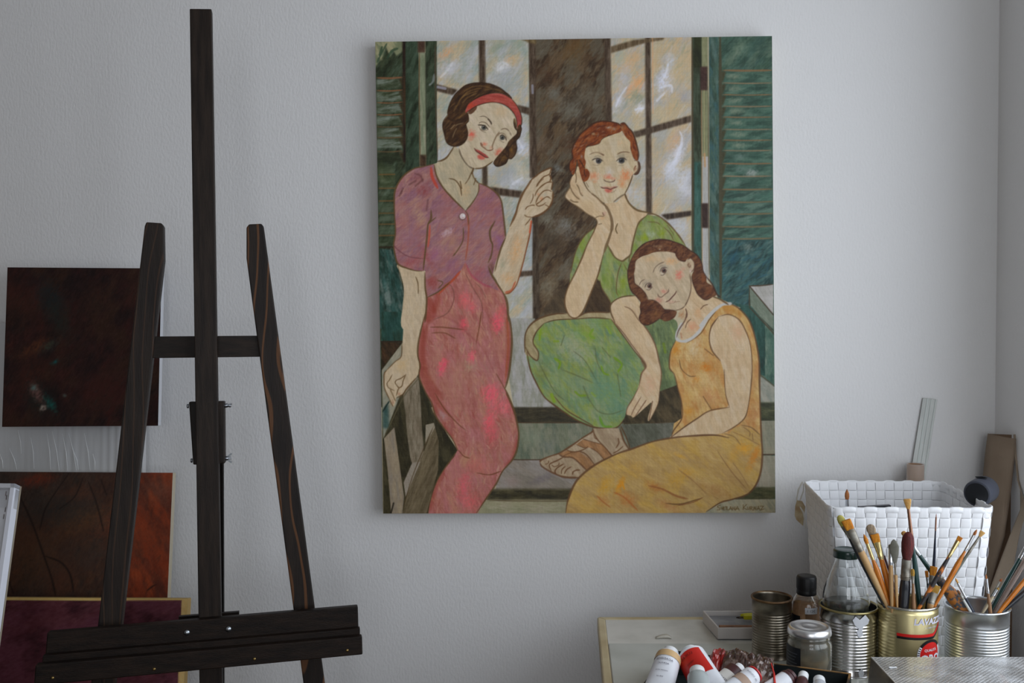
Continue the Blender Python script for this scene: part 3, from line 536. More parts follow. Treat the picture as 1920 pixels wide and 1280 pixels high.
    for q in [[(300, 330), (400, 230), (520, 180), (600, 170)], [(260, 420), (330, 300), (430, 240), (560, 200)], [(360, 210), (480, 150), (620, 140), (740, 170)], [(640, 190), (760, 180), (860, 200)], [(340, 360), (420, 290), (540, 230)], [(230, 470), (260, 400)], [(300, 560), (340, 520)]]: P.line(q, 2, (122, 98, 56), alpha=.5, soft=2, m=hm)
    for q in [[(400, 400), (500, 320), (640, 260), (760, 215)], [(150, 560), (240, 600), (350, 560)], [(120, 800), (110, 700), (170, 620)], [(250, 500), (300, 430), (330, 360)]]: P.line(q, 3, (40, 28, 16), alpha=.6, soft=2.5, m=hm)
    P.glow(230, 790, 100, 100, (54, 38, 18), .6, 0, hm); P.glow(330, 780, 60, 100, (96, 70, 30), .5, 0, hm)
    for q in [[(210, 820), (240, 740), (270, 690)], [(250, 660), (290, 640), (350, 625)], [(190, 700), (240, 650)]]: P.line(q, 1.8, (134, 120, 96), alpha=.6, soft=1.6)
    for q in [[(140, 520), (90, 600), (80, 680), (100, 770), (115, 840), (150, 900), (230, 932), (320, 915), (390, 850), (415, 760), (395, 650)], [(300, 190), (230, 270), (180, 360), (148, 460), (146, 520)], [(300, 190), (400, 125), (500, 100), (640, 100), (760, 125), (870, 180), (990, 290)]]: P.line(q, 1.8, (44, 30, 16), alpha=.8)
    F_(A, [(420, 490), (470, 430), (535, 405), (525, 450), (460, 508)], [(86, 62, 44), (66, 46, 30)]); F_(A, [(1035, 560), (1060, 600), (1072, 720), (1040, 690), (1025, 620)], [(98, 82, 52), (60, 46, 28)])
    band = [(385, 465), (430, 370), (520, 310), (640, 258), (760, 235), (880, 245), (1000, 310), (1080, 410), (1130, 520), (1136, 620), (1112, 680), (1078, 690), (1072, 600), (1040, 510), (960, 420), (860, 368), (740, 352), (620, 372), (520, 408), (440, 460), (395, 490)]
    bm = F_(A, band, [(146, 68, 56), (134, 60, 54), (154, 80, 70)], ang=10, lx=16, ly=3)
    P.T = A; P.glow(460, 400, 100, 90, (160, 62, 40), .7, 0, bm); P.glow(1090, 560, 60, 120, (128, 62, 62), .6, 0, bm)
    L_(A, [(395, 490), (440, 458), (520, 408), (620, 372), (740, 352), (860, 368), (960, 420), (1040, 510), (1070, 600), (1078, 690)], 1.6, (60, 38, 24)); L_(A, [(1000, 305), (1080, 405), (1130, 520), (1138, 620), (1112, 690)], 1.8, (60, 38, 26)); L_(A, [(420, 380), (520, 306), (640, 255), (760, 232), (880, 240), (1000, 305)], 1.4, (46, 30, 18), alpha=.7)
    rh = [(1110, 640), (1140, 700), (1110, 800), (1062, 860), (1072, 960), (1050, 1040), (1000, 1092), (960, 1090), (930, 1150), (850, 1190), (790, 1192), (758, 1150), (800, 1080), (870, 1000), (930, 930), (960, 870), (1010, 820), (1070, 760), (1080, 690)]
    rm = F_(A, rh, hc, ang=-60, lx=10, ly=3)
    P.T = A; P.glow(1000, 980, 60, 70, (104, 78, 34), .8, 0, rm); P.glow(900, 1090, 70, 60, (100, 76, 34), .8, -40, rm)
    for q in [[(930, 930), (960, 1000), (960, 1080)], [(870, 1010), (920, 1040), (950, 1080)], [(1060, 860), (1010, 900), (930, 1000)], [(1075, 700), (1080, 780), (1040, 850)]]: P.line(q, 2.2, (40, 28, 14), alpha=.7)
    L_(A, [(1136, 690), (1112, 800), (1064, 860), (1072, 960), (1050, 1040), (1000, 1092), (955, 1095), (925, 1155), (850, 1192), (790, 1190), (758, 1150)], 1.8, (40, 28, 16))
    e = (62, 52, 40)
    L_(A, [(570, 542), (640, 538), (700, 580), (728, 630)], 1.3, e, alpha=.8); L_(A, [(690, 575), (720, 610), (732, 636)], 2.8, e, alpha=.75, taper=False)
    L_(A, [(860, 712), (910, 698), (960, 722), (1000, 790)], 1.8, (96, 80, 62), alpha=.85)
    def eye(T, x, y, r, col=(84, 86, 78)):
        P.T = T; P.glow(x, y, r * 1.9, r * 1.6, (126, 122, 112), .6); c_ = np.array(P.to([(x, y)])[0]); q = r / T[2]
        for d_, cc, aa in ((2.0, tuple(v * .8 for v in col), .95), (1.5, col, .9), (.9, (26, 24, 22), .95)): P.stamp([c_, c_ + .01], [q * d_, q * d_], cc, aa, 1.0)
        c_ = c_ + (-q * .3, -q * .35); P.stamp([c_, c_ + .01], [1.3, 1.3], (186, 184, 178), .8, .8)
    P.T = A; P.glow(590, 685, 26, 22, (176, 170, 158), .7)
    eye(A, 632, 684, 34); eye(A, 878, 818, 32)
    L_(A, [(548, 650), (600, 652), (645, 662), (690, 712)], 2, e, alpha=.9); L_(A, [(560, 630), (600, 612), (660, 626), (712, 684)], 1.5, (92, 78, 60), alpha=.85); L_(A, [(572, 700), (615, 735), (660, 748)], 1.4, (110, 96, 78), alpha=.8); L_(A, [(560, 660), (580, 700), (630, 725), (680, 715)], 1.2, (96, 84, 68), alpha=.7)
    L_(A, [(840, 800), (880, 782), (915, 810), (935, 856)], 2, e, alpha=.9); L_(A, [(812, 800), (850, 760), (910, 772), (940, 830)], 1.4, (92, 78, 60), alpha=.8); L_(A, [(836, 840), (870, 870), (905, 880)], 1.3, (110, 96, 78), alpha=.8)
    L_(A, [(840, 740), (800, 795), (765, 870), (745, 930), (752, 970)], 2, (104, 84, 62), alpha=.85); L_(A, [(588, 892), (600, 925), (640, 955), (680, 985), (730, 982), (758, 962)], 2, (104, 72, 52), alpha=.85); L_(A, [(590, 890), (610, 915)], 2.4, (96, 62, 48), alpha=.7)
    F_(A, [(520, 975), (570, 985), (620, 1018), (655, 1038), (695, 1082), (640, 1072), (580, 1040)], [(148, 74, 64), (130, 62, 56)]); F_(A, [(545, 1055), (590, 1045), (650, 1084), (615, 1106), (560, 1096)], [(174, 92, 76), (162, 82, 70)], soft=.5)
    L_(A, [(500, 952), (535, 1000), (600, 1040), (650, 1075), (696, 1082)], 1.8, (84, 44, 38))
    P.T = A; P.glow(625, 995, 20, 20, (140, 128, 110), .6); P.glow(980, 740, 30, 30, (176, 164, 142), .5)
    # ================= woman in green
    chest = [(380, 300), (470, 300), (520, 250), (535, 235), (570, 310), (620, 355), (705, 378), (690, 400), (640, 450), (612, 520), (592, 600), (577, 690), (540, 720), (510, 738), (460, 710), (420, 650), (395, 600), (400, 400)]
    F_(C4, chest, skinw, smooth=False, ang=70)
    P.T = C4; P.glow(520, 560, 70, 130, (156, 140, 112), .4)
    gt = [(315, 482), (240, 540), (185, 620), (150, 720), (125, 830), (118, 920), (240, 1000), (330, 870), (350, 905), (365, 950), (400, 1010), (430, 1055), (500, 1012), (620, 1020), (560, 900), (568, 780), (600, 680), (680, 610), (800, 570), (1000, 640), (930, 540), (860, 460), (780, 405), (702, 393), (640, 450), (605, 560), (577, 690), (520, 740), (460, 712), (420, 650), (400, 600), (380, 640), (360, 500)]
    gm = F_(C4, gt, [(116, 124, 82), (102, 118, 84), (128, 132, 88), (108, 124, 60)], smooth=False, ang=70, lx=18, ly=7)
    P.dabs(gm, 200, [(136, 138, 100), (96, 118, 58), (92, 112, 86), (120, 134, 66)], 18, 5, 75, 30, .5)
    P.T = C4
    for (x, y, rx, ry, c, a) in [(680, 560, 36, 36, (122, 138, 30), .8), (810, 530, 30, 34, (116, 130, 30), .75), (730, 540, 36, 30, (152, 160, 148), .7), (690, 490, 60, 40, (140, 146, 100), .6), (520, 900, 26, 50, (112, 128, 34), .8), (390, 760, 50, 90, (112, 130, 84), .5), (400, 900, 50, 60, (104, 124, 52), .6), (210, 600, 40, 60, (112, 130, 44), .6), (180, 700, 30, 50, (126, 134, 104), .5), (450, 930, 30, 70, (92, 104, 62), .5)]:
        P.glow(x, y, rx * 1.3, ry * 1.3, c, a, 10, gm)
    for q, w in [([(705, 392), (640, 450), (608, 540), (585, 640), (575, 690), (540, 722), (510, 738), (460, 710), (425, 655), (400, 605)], 2.8), ([(535, 235), (560, 300), (620, 355), (700, 376), (780, 400), (860, 460), (930, 540), (985, 620)], 3), ([(315, 485), (240, 540), (185, 620), (150, 720), (128, 830)], 2.2), ([(570, 700), (565, 740)], 2), ([(510, 745), (480, 840), (470, 960), (485, 1000)], 1.6), ([(520, 750), (560, 830), (580, 900)], 1.4), ([(345, 880), (355, 930), (400, 1005), (430, 1055)], 2.6), ([(480, 455), (465, 500), (478, 535)], 2.2), ([(700, 445), (770, 450), (800, 470)], 1.2), ([(820, 480), (870, 530), (900, 590)], 1.4), ([(850, 470), (900, 540)], 1.2)]:
        L_(C4, q, w, (88, 72, 44))
    F_(C4, [(330, 880), (345, 890), (360, 950), (400, 1010), (430, 1060), (420, 1130), (230, 1130), (270, 1000)], [(66, 54, 36), (54, 44, 30)], smooth=False)
    F_(C4, [(60, 950), (90, 930), (85, 1060), (120, 1130), (0, 1135), (-100, 1130)], [(78, 68, 50), (64, 56, 42)], smooth=False, soft=2)
    # skirt
    band = [(18, 300), (22, 200), (50, 140), (110, 95), (200, 72), (270, 72), (330, 92), (380, 66), (515, 66), (530, 104), (400, 98), (300, 105), (200, 112), (130, 130), (88, 175), (68, 240), (97, 300), (90, 348), (50, 335)]
    F_(C6, band, [(140, 128, 96), (128, 118, 88), (150, 140, 112)])
    F_(C6, [(715, 115), (890, 105), (908, 200), (872, 330), (884, 420), (910, 500), (808, 535), (818, 430), (800, 350), (760, 230)], [(92, 108, 76), (78, 92, 64), (110, 124, 78)], ang=80)
    F_(C6, [(808, 530), (912, 492), (938, 620), (932, 692), (880, 712), (596, 726), (640, 560)], [(62, 56, 38), (50, 46, 30), (76, 68, 48)], smooth=False)
    F_(C6, [(575, 728), (892, 716), (870, 815), (650, 892)], [(84, 88, 76), (74, 78, 66), (92, 94, 84)], smooth=False)
    sk = [(130, 130), (200, 108), (320, 104), (420, 96), (522, 104), (560, 150), (600, 210), (650, 280), (722, 380), (700, 440), (670, 540), (620, 620), (600, 690), (560, 742), (500, 752), (420, 742), (330, 705), (250, 655), (190, 612), (130, 560), (80, 470), (50, 400), (28, 320), (90, 348), (97, 300), (66, 240), (86, 180)]
    sm = F_(C6, sk, [(100, 124, 90), (112, 128, 88), (90, 116, 92), (116, 128, 66)], ang=60, lx=26, ly=10)
    P.dabs(sm, 420, [(124, 134, 96), (84, 114, 92), (106, 128, 62), (130, 134, 108), (90, 106, 74)], 22, 5.5, 60, 35, .45)
    P.T = C6
    for (x, y, rx, ry, c, a) in [(300, 260, 110, 90, (138, 140, 112), .6), (500, 520, 150, 130, (88, 122, 98), .7), (560, 640, 80, 80, (84, 116, 94), .7), (330, 480, 130, 80, (116, 126, 92), .5), (120, 180, 50, 60, (112, 132, 46), .6), (380, 200, 80, 50, (108, 134, 52), .5), (480, 130, 60, 40, (110, 128, 58), .6), (200, 560, 60, 50, (118, 122, 78), .6), (620, 300, 60, 110, (88, 112, 78), .6), (340, 330, 70, 60, (132, 138, 122), .5), (110, 430, 50, 90, (96, 104, 66), .6), (450, 640, 50, 50, (120, 128, 92), .5)]:
        P.glow(x, y, rx * 1.3, ry * 1.3, c, a, 30, sm)
    for q, w, c in [([(190, 335), (225, 360), (215, 400)], 4, (98, 128, 24)), ([(540, 330), (585, 370), (565, 415)], 4.5, (96, 128, 26)), ([(465, 380), (480, 420), (510, 435)], 4, (98, 128, 34)), ([(310, 530), (340, 555), (380, 555)], 4, (98, 126, 34)), ([(175, 550), (190, 590)], 6, (110, 136, 36)), ([(455, 680), (480, 735), (530, 740)], 4, (88, 128, 40)), ([(110, 170), (105, 225)], 4, (108, 132, 36)), ([(190, 235), (215, 235)], 4, (108, 130, 40)), ([(420, 160), (400, 200), (430, 220)], 4, (100, 130, 40)), ([(500, 150), (520, 190)], 4, (112, 134, 50)), ([(830, 250), (840, 300)], 5, (96, 116, 40)), ([(250, 620), (330, 680)], 4, (122, 124, 66)), ([(410, 540), (430, 560)], 4, (110, 132, 60))]:
        L_(C6, q, w, c, alpha=.85, soft=1.6)
    for q in [[(95, 345), (140, 440), (200, 540), (260, 590)], [(300, 290), (370, 350), (440, 470)], [(230, 400), (330, 440), (420, 480)], [(430, 270), (440, 350), (470, 420)], [(400, 590), (450, 650), (520, 665), (600, 640)], [(470, 270), (520, 330)], [(560, 430), (580, 560)], [(360, 500), (400, 590)], [(250, 200), (230, 260)]]: L_(C6, q, 1.8, (76, 84, 54), alpha=.6)
    for q, w in [([(130, 130), (86, 180), (66, 240), (97, 300), (90, 348), (50, 320), (22, 270)], 2.6), ([(18, 300), (20, 200), (50, 140), (110, 98), (200, 74), (260, 74)], 2.8), ([(130, 130), (200, 110), (320, 104), (420, 97), (520, 104)], 2), ([(330, 92), (380, 68), (450, 64), (515, 68)], 2.4), ([(30, 300), (50, 400), (80, 470), (130, 560), (190, 612), (250, 655), (330, 705), (420, 742), (500, 752), (560, 742), (600, 695)], 3), ([(190, 560), (260, 640), (340, 690), (420, 735)], 2), ([(525, 108), (600, 210), (650, 280), (724, 380), (700, 430), (690, 500)], 2.2), ([(580, 735), (610, 800), (640, 885)], 2.6), ([(905, 500), (930, 580), (935, 680)], 2)]:
        L_(C6, q, w, (80, 60, 38))
    # arm and hand held to the face
    arm = at(C4, [(330, 455), (300, 520), (250, 620), (210, 720), (160, 830), (110, 930), (85, 1020), (90, 1090), (120, 1150), (160, 1166), (210, 1130), (250, 1050), (290, 950), (330, 850), (360, 720), (400, 610), (430, 520), (440, 440), (415, 370), (390, 320)])
    F_(N, arm, skinw, ang=75)
    # head 2
    face = [(330, 470), (500, 400), (640, 290), (860, 225), (940, 330), (1000, 400), (1020, 560), (1040, 640), (1090, 660), (1108, 700), (1100, 800), (1060, 850), (1028, 870), (1000, 950), (950, 1070), (900, 1160), (820, 1230), (740, 1275), (640, 1295), (450, 1220), (350, 1080), (300, 960), (340, 900), (300, 700), (290, 560)]
    fm = F_(B, face, [(166, 152, 122), (158, 142, 114), (170, 158, 134)], ang=70)
    P.T = B
    for (x, y, rx, ry, c, a) in [(760, 400, 120, 160, (162, 152, 132), .6), (560, 450, 120, 90, (168, 156, 132), .5), (850, 400, 90, 60, (176, 146, 108), .4), (440, 900, 110, 90, (176, 116, 84), .75), (920, 880, 110, 120, (178, 116, 78), .9), (860, 1000, 80, 90, (176, 120, 80), .7), (670, 830, 90, 90, (166, 160, 150), .8), (650, 900, 80, 50, (178, 104, 80), .75), (730, 930, 50, 30, (178, 104, 80), .6), (740, 700, 60, 130, (156, 144, 122), .4), (500, 620, 90, 50, (144, 138, 124), .5), (860, 610, 90, 70, (118, 112, 98), .7), (1060, 780, 30, 50, (138, 98, 74), .7)]:
        P.glow(x, y, rx * 1.2, ry * 1.2, c, a, 0, fm)
    hair = [(830, 240), (870, 200), (860, 150), (800, 110), (700, 85), (560, 75), (440, 110), (330, 190), (240, 270), (180, 360), (130, 450), (108, 540), (125, 620), (85, 680), (76, 780), (110, 855), (145, 860), (175, 740), (190, 640), (210, 740), (240, 900), (290, 972), (350, 945), (382, 860), (350, 790), (310, 770), (322, 680), (300, 600), (330, 450), (400, 440), (520, 405), (560, 340), (640, 300), (760, 262)]
    hc = [(112, 60, 26), (92, 46, 20), (128, 74, 36)]
    hm = F_(B, hair, hc, ang=-35, lx=10, ly=4)
    rh = F_(B, [(840, 120), (900, 105), (960, 170), (1020, 240), (1060, 340), (1090, 450), (1110, 560), (1102, 655), (1050, 640), (1020, 580), (990, 480), (985, 380), (930, 320), (865, 220)], hc, ang=70, lx=10, ly=4)
    P.dabs(hm, 90, [(142, 90, 50), (78, 38, 18), (130, 116, 108), (120, 66, 28)], 9, 2.2, -40, 50, .6); P.dabs(rh, 34, [(140, 90, 52), (76, 38, 18)], 8, 2, 70, 40, .6)
    P.T = B
    for (x, y, rx, ry, c, a) in [(660, 170, 60, 26, (146, 134, 126), .7), (740, 190, 50, 30, (134, 118, 108), .7), (430, 260, 40, 24, (150, 142, 118), .7), (360, 400, 60, 30, (80, 56, 44), .7), (260, 600, 30, 40, (130, 120, 120), .6), (870, 160, 40, 40, (120, 96, 74), .6), (880, 250, 24, 50, (140, 128, 112), .7), (320, 870, 40, 70, (104, 52, 18), .6)]: P.glow(x, y, rx * 1.3, ry * 1.3, c, a)
    for q, w in [([(860, 150), (800, 110), (700, 85), (560, 75), (440, 110), (330, 190), (240, 270), (180, 360), (130, 450), (108, 540)], 2.8), ([(108, 500), (125, 620), (85, 680), (76, 780), (110, 855)], 2.2), ([(840, 110), (900, 105), (960, 170), (1020, 240), (1060, 340), (1090, 450), (1112, 560), (1104, 655)], 2.4), ([(330, 440), (400, 442), (520, 405), (560, 345), (640, 300), (760, 262)], 1.2), ([(1110, 670), (1130, 760), (1100, 840), (1050, 865)], 4), ([(300, 780), (300, 850), (330, 900)], 1.6), ([(220, 640), (260, 700), (300, 770)], 2)]:
        L_(B, q, w, (60, 38, 22), alpha=.85)
    for q in [[(300, 330), (360, 280), (450, 230), (560, 220)], [(480, 160), (560, 150), (650, 130)], [(240, 420), (290, 360)], [(340, 440), (430, 400), (520, 330)], [(420, 300), (520, 280), (620, 230)], [(180, 520), (230, 460)]]: L_(B, q, 2, (70, 36, 18), alpha=.6)
    e = (70, 62, 52)
    L_(B, [(372, 575), (430, 547), (500, 540), (560, 562), (592, 582)], 1.5, (104, 84, 62)); L_(B, [(560, 565), (590, 578)], 2.4, (96, 72, 54), taper=False, alpha=.8); L_(B, [(790, 568), (850, 538), (920, 530), (985, 545)], 1.8, (104, 84, 62))
    P.T = B; P.glow(460, 668, 40, 26, (178, 172, 158), .7); P.glow(810, 668, 30, 26, (178, 174, 166), .8)
    eye(B, 515, 664, 42, (70, 70, 70)); eye(B, 858, 660, 44, (60, 62, 64))
    L_(B, [(415, 655), (460, 632), (520, 628), (578, 668)], 1.9, e); L_(B, [(440, 610), (500, 590), (560, 610)], 1.2, (112, 100, 80), alpha=.7); L_(B, [(420, 716), (480, 732), (540, 712)], 1.2, (124, 108, 84), alpha=.7); L_(B, [(780, 668), (825, 628), (890, 622), (935, 655)], 2, e); L_(B, [(790, 680), (830, 695), (900, 690)], 1.2, (110, 100, 84), alpha=.7); L_(B, [(810, 735), (880, 732)], 1.2, (124, 108, 84), alpha=.6)
    L_(B, [(588, 940), (620, 965), (680, 978), (735, 968), (762, 945)], 1.9, (92, 72, 60)); L_(B, [(598, 912), (590, 940)], 1.2, (150, 110, 84), alpha=.6)
    F_(B, [(560, 1058), (640, 1050), (690, 1062), (750, 1045), (790, 1052), (700, 1082), (620, 1072)], (152, 100, 84), soft=.5); F_(B, [(600, 1088), (650, 1080), (720, 1090), (700, 1126), (640, 1134)], [(168, 96, 80), (156, 84, 72)], soft=.7)
    L_(B, [(540, 1048), (580, 1068), (640, 1070), (690, 1086), (740, 1066), (802, 1048)], 1.8, (84, 56, 46)); L_(B, [(690, 1140), (745, 1120), (775, 1090)], 1.2, (120, 100, 80), alpha=.7)
    L_(B, [(1025, 870), (1000, 950), (950, 1070), (905, 1150)], 2.4); L_(B, [(735, 1278), (790, 1232), (850, 1190), (905, 1158)], 2.6, (104, 90, 70)); L_(B, [(905, 1150), (930, 1220), (970, 1290)], 2.6); L_(B, [(1040, 660), (1090, 665), (1106, 720), (1098, 800), (1060, 848), (1030, 868)], 1.4, (90, 66, 48)); L_(B, [(1075, 735), (1050, 770), (1045, 810)], 1.8, (110, 76, 56))
    hand = at(E, [(365, -10), (335, 95), (250, 200), (215, 300), (220, 380), (150, 500), (125, 580), (155, 625), (230, 690), (400, 800), (560, 920), (720, 1010), (765, 1100), (740, 1220), (800, 1300), (1055, 1290), (1070, 1100), (1040, 950), (960, 800), (850, 680), (750, 590), (640, 510), (560, 430), (480, 285), (430, 150), (395, 0)])
    F_(N, hand, skinw, ang=50, alpha=1)
    P.T = E; P.glow(900, 920, 70, 70, (160, 124, 112), .6); P.glow(860, 1010, 70, 50, (172, 136, 100), .6); P.glow(620, 720, 200, 130, (168, 150, 116), .4); P.glow(450, 520, 40, 40, (140, 108, 84), .6)
    for q, w in [([(330, 90), (345, 200), (335, 310)], 2.2), ([(350, 330), (400, 420), (430, 520), (480, 570)], 2.2), ([(220, 385), (270, 490), (340, 580), (410, 635)], 2.4), ([(220, 640), (290, 682), (390, 690)], 2.2), ([(260, 180), (215, 300), (220, 390), (150, 500), (122, 580), (150, 625), (230, 690)], 2), ([(230, 690), (400, 800), (560, 920), (720, 1010), (765, 1100), (720, 1210)], 2.2), ([(500, 300), (560, 420), (640, 510)], 2), ([(540, 300), (590, 390)], 1.2), ([(640, 510), (750, 590), (850, 690), (940, 780)], 2.8), ([(920, 740), (1000, 880), (1048, 1020), (1062, 1150), (1045, 1290)], 5), ([(720, 1005), (800, 970), (900, 975)], 1.4), ([(790, 1130), (850, 1120)], 1.4), ([(870, 900), (900, 960)], 1.4)]:
        L_(E, q, w, (96, 78, 54), alpha=.85)
    L_(C4, [(437, 500), (418, 560), (400, 610), (375, 680)], 4.4, (100, 82, 56)); L_(C4, [(375, 680), (355, 760), (330, 850), (290, 950), (250, 1050), (210, 1130), (165, 1166), (120, 1150), (90, 1090), (84, 1020), (110, 930), (160, 830), (210, 720), (250, 620), (300, 520), (325, 460)], 2.6, (92, 70, 44))
    # foot and sandal
    foot = [(130, 760), (200, 700), (450, 620), (570, 550), (720, 450), (860, 350), (1030, 240), (1050, 185), (1480, 180), (1500, 250), (1560, 400), (1640, 540), (1720, 630), (1400, 700), (1100, 860), (960, 940), (850, 1030), (700, 1045), (500, 1015), (380, 960), (280, 900), (170, 830)]
    F_(G, foot, [(142, 128, 104), (130, 114, 92), (150, 136, 114)], smooth=False, ang=60)
    tan = [(132, 100, 66), (118, 90, 62), (144, 110, 76)]
    F_(G, [(760, 460), (860, 380), (1000, 420), (1190, 460), (1400, 690), (1270, 770), (1150, 620), (1010, 520), (890, 520)], tan, smooth=False); F_(G, [(450, 625), (600, 570), (800, 590), (950, 690), (1080, 850), (960, 935), (820, 790), (700, 690), (560, 670)], tan, smooth=False)
    for q, w in [([(130, 780), (150, 735), (300, 670), (450, 620), (570, 550), (720, 450), (860, 350), (1030, 240), (1030, 190)], 3), ([(130, 790), (170, 850), (280, 920), (380, 970), (500, 1020), (640, 1040), (800, 1040)], 3.6), ([(1040, 240), (1120, 380), (1250, 520), (1350, 640), (1410, 690)], 2.6), ([(870, 370), (1000, 410), (1180, 460)], 2), ([(740, 460), (890, 520), (960, 500)], 1.6), ([(800, 580), (900, 620), (980, 700), (1090, 850)], 2.2), ([(570, 550), (680, 590), (800, 580), (950, 520)], 2), ([(1000, 520), (1120, 600), (1200, 690), (1265, 770)], 2), ([(440, 625), (540, 680), (680, 690), (800, 780), (950, 935)], 2.8), ([(540, 680), (430, 740), (320, 790), (290, 830), (330, 940)], 2.2), ([(330, 820), (380, 850), (450, 820), (460, 780)], 1.6), ([(400, 980), (390, 920), (440, 860), (540, 800)], 2.2), ([(495, 980), (510, 900), (570, 840)], 2), ([(545, 980), (590, 900), (670, 850)], 2), ([(690, 990), (700, 940), (760, 910), (820, 910)], 2.4), ([(215, 810), (270, 790), (280, 740)], 1.6), ([(1500, 170), (1560, 380), (1640, 520), (1700, 620)], 3), ([(1430, 530), (1480, 440), (1470, 350)], 2.2), ([(1380, 620), (1470, 570), (1560, 490)], 1.8), ([(1060, 230), (1060, 330), (1110, 380)], 1.4), ([(600, 680), (540, 660), (700, 590)], 1.4)]:
        L_(G, q, w, (88, 62, 40), alpha=.85)
    # ================= woman in yellow
    arm3 = at(C4, [(425, 1075), (450, 1040), (500, 1012), (560, 1000), (615, 1003), (645, 1060), (650, 1100), (645, 1150), (665, 1210)]) + at(C6, [(705, 130), (742, 180), (782, 260), (802, 350), (817, 430), (808, 520), (800, 590), (780, 640), (748, 702), (738, 690), (760, 600), (730, 620), (660, 682), (640, 676), (612, 664), (618, 630), (655, 570), (690, 480), (702, 420), (728, 380), (690, 320), (640, 250), (590, 180), (530, 110)])
    am = F_(N, arm3, skinw, ang=60)
    P.T = C6; P.glow(750, 490, 60, 90, (176, 142, 116), .6, 0, am); P.glow(640, 130, 60, 80, (160, 142, 114), .4, 0, am)
    for q, w in [([(525, 106), (590, 180), (640, 250), (692, 320), (728, 380), (702, 425), (688, 500)], 2.4), ([(705, 130), (745, 185), (782, 260), (803, 350), (817, 430), (806, 530)], 2.2), ([(688, 500), (655, 565), (618, 630), (612, 670)], 1.6), ([(700, 560), (660, 630), (640, 675)], 1.8), ([(730, 580), (690, 640), (660, 685)], 1.8), ([(765, 590), (745, 700)], 2), ([(806, 530), (795, 610), (748, 704)], 1.5), ([(700, 350), (720, 390)], 2), ([(600, 30), (640, 50), (690, 120)], 1.6)]: L_(C6, q, w, (104, 78, 58), alpha=.85)
    L_(C4, [(605, 1000), (560, 1000), (500, 1012), (450, 1040), (425, 1075), (430, 1130), (460, 1200)], 2.6); L_(C4, [(535, 1080), (590, 1110), (640, 1190)], 1.4, (112, 92, 68))
    nk = at(D, [(850, 480), (900, 560), (960, 700), (1000, 770), (1090, 835), (1180, 800), (1290, 820)]) + at(C4, [(1330, 1060), (1400, 1090), (1240, 1090), (1160, 1150)]) + at(C6, [(1085, 110), (1040, 180), (990, 222), (930, 232), (925, 180), (950, 110), (955, 60), (930, 50)]) + at(D, [(700, 990), (780, 950), (840, 900), (895, 720)])
    F_(N, nk, skinw, smooth=False, ang=50)
    P.T = C6; P.glow(1000, 150, 50, 50, (178, 128, 98), .7); P.glow(1030, 70, 40, 60, (176, 138, 100), .6); P.glow(935, 80, 30, 40, (150, 104, 68), .7)
    top = [(1196, 12), (1260, 36), (1320, 100), (1350, 170), (1370, 250), (1385, 350), (1386, 500), (1390, 640), (1394, 800), (1300, 760), (1215, 800), (1000, 800), (880, 800), (890, 720), (935, 690), (936, 600), (910, 500), (892, 430), (864, 390), (868, 300), (900, 232), (960, 246), (1040, 190), (1090, 110), (1140, 50)]
    yc = [(164, 136, 86), (156, 126, 80), (172, 148, 100), (158, 116, 66)]
    tm = F_(C6, top, yc, smooth=False, ang=70, lx=22, ly=8)
    P.dabs(tm, 180, [(176, 152, 108), (150, 112, 66), (166, 138, 80)], 20, 5, 70, 30, .4)
    P.T = C6
    for (x, y, rx, ry, c, a) in [(900, 280, 26, 60, (168, 112, 34), .85), (1010, 270, 40, 80, (176, 166, 140), .7), (1080, 390, 50, 30, (166, 102, 28), .9), (1025, 460, 30, 26, (164, 104, 30), .85), (1060, 460, 110, 60, (176, 154, 112), .5), (1100, 560, 80, 60, (160, 116, 76), .6), (980, 650, 40, 40, (168, 118, 44), .7), (960, 590, 40, 60, (166, 126, 64), .6), (1200, 40, 60, 26, (158, 116, 50), .8), (1260, 70, 40, 30, (152, 112, 50), .7), (1350, 680, 40, 90, (152, 110, 70), .7), (1370, 420, 20, 150, (158, 116, 74), .6), (1050, 320, 40, 40, (166, 146, 110), .6)]:
        P.glow(x, y, rx * 1.3, ry * 1.3, c, a, 20, tm)
    F_(C6, [(1150, 88), (1210, 78), (1270, 110), (1310, 180), (1335, 260), (1345, 380), (1338, 500), (1322, 620), (1300, 690), (1240, 742), (1170, 780), (1000, 797), (870, 818), (880, 790), (980, 720), (1080, 655), (1200, 622), (1190, 540), (1182, 440), (1160, 350), (1112, 290), (1096, 220), (1108, 150)], skinw, ang=75)
    P.T = C6; P.glow(1260, 180, 60, 90, (176, 142, 114), .6); P.glow(1190, 230, 50, 110, (172, 152, 118), .4)
    skt = [(258, 1260), (270, 1180), (310, 1080), (360, 1020), (440, 960), (560, 900), (650, 870), (760, 830), (880, 810), (1000, 797), (1130, 790), (1200, 798), (1240, 745), (1290, 736), (1390, 780), (1402, 900), (1396, 1000), (1370, 1080), (1320, 1140), (1230, 1172), (1160, 1192), (1080, 1240), (1070, 1262)]
    sm = F_(C6, skt, [(152, 128, 82), (144, 120, 76), (160, 136, 88), (160, 132, 70)], smooth=False, ang=40, lx=36, ly=12)
    P.dabs(sm, 260, [(164, 140, 92), (140, 112, 68), (156, 132, 76)], 26, 6, 40, 35, .35)
    P.T = C6
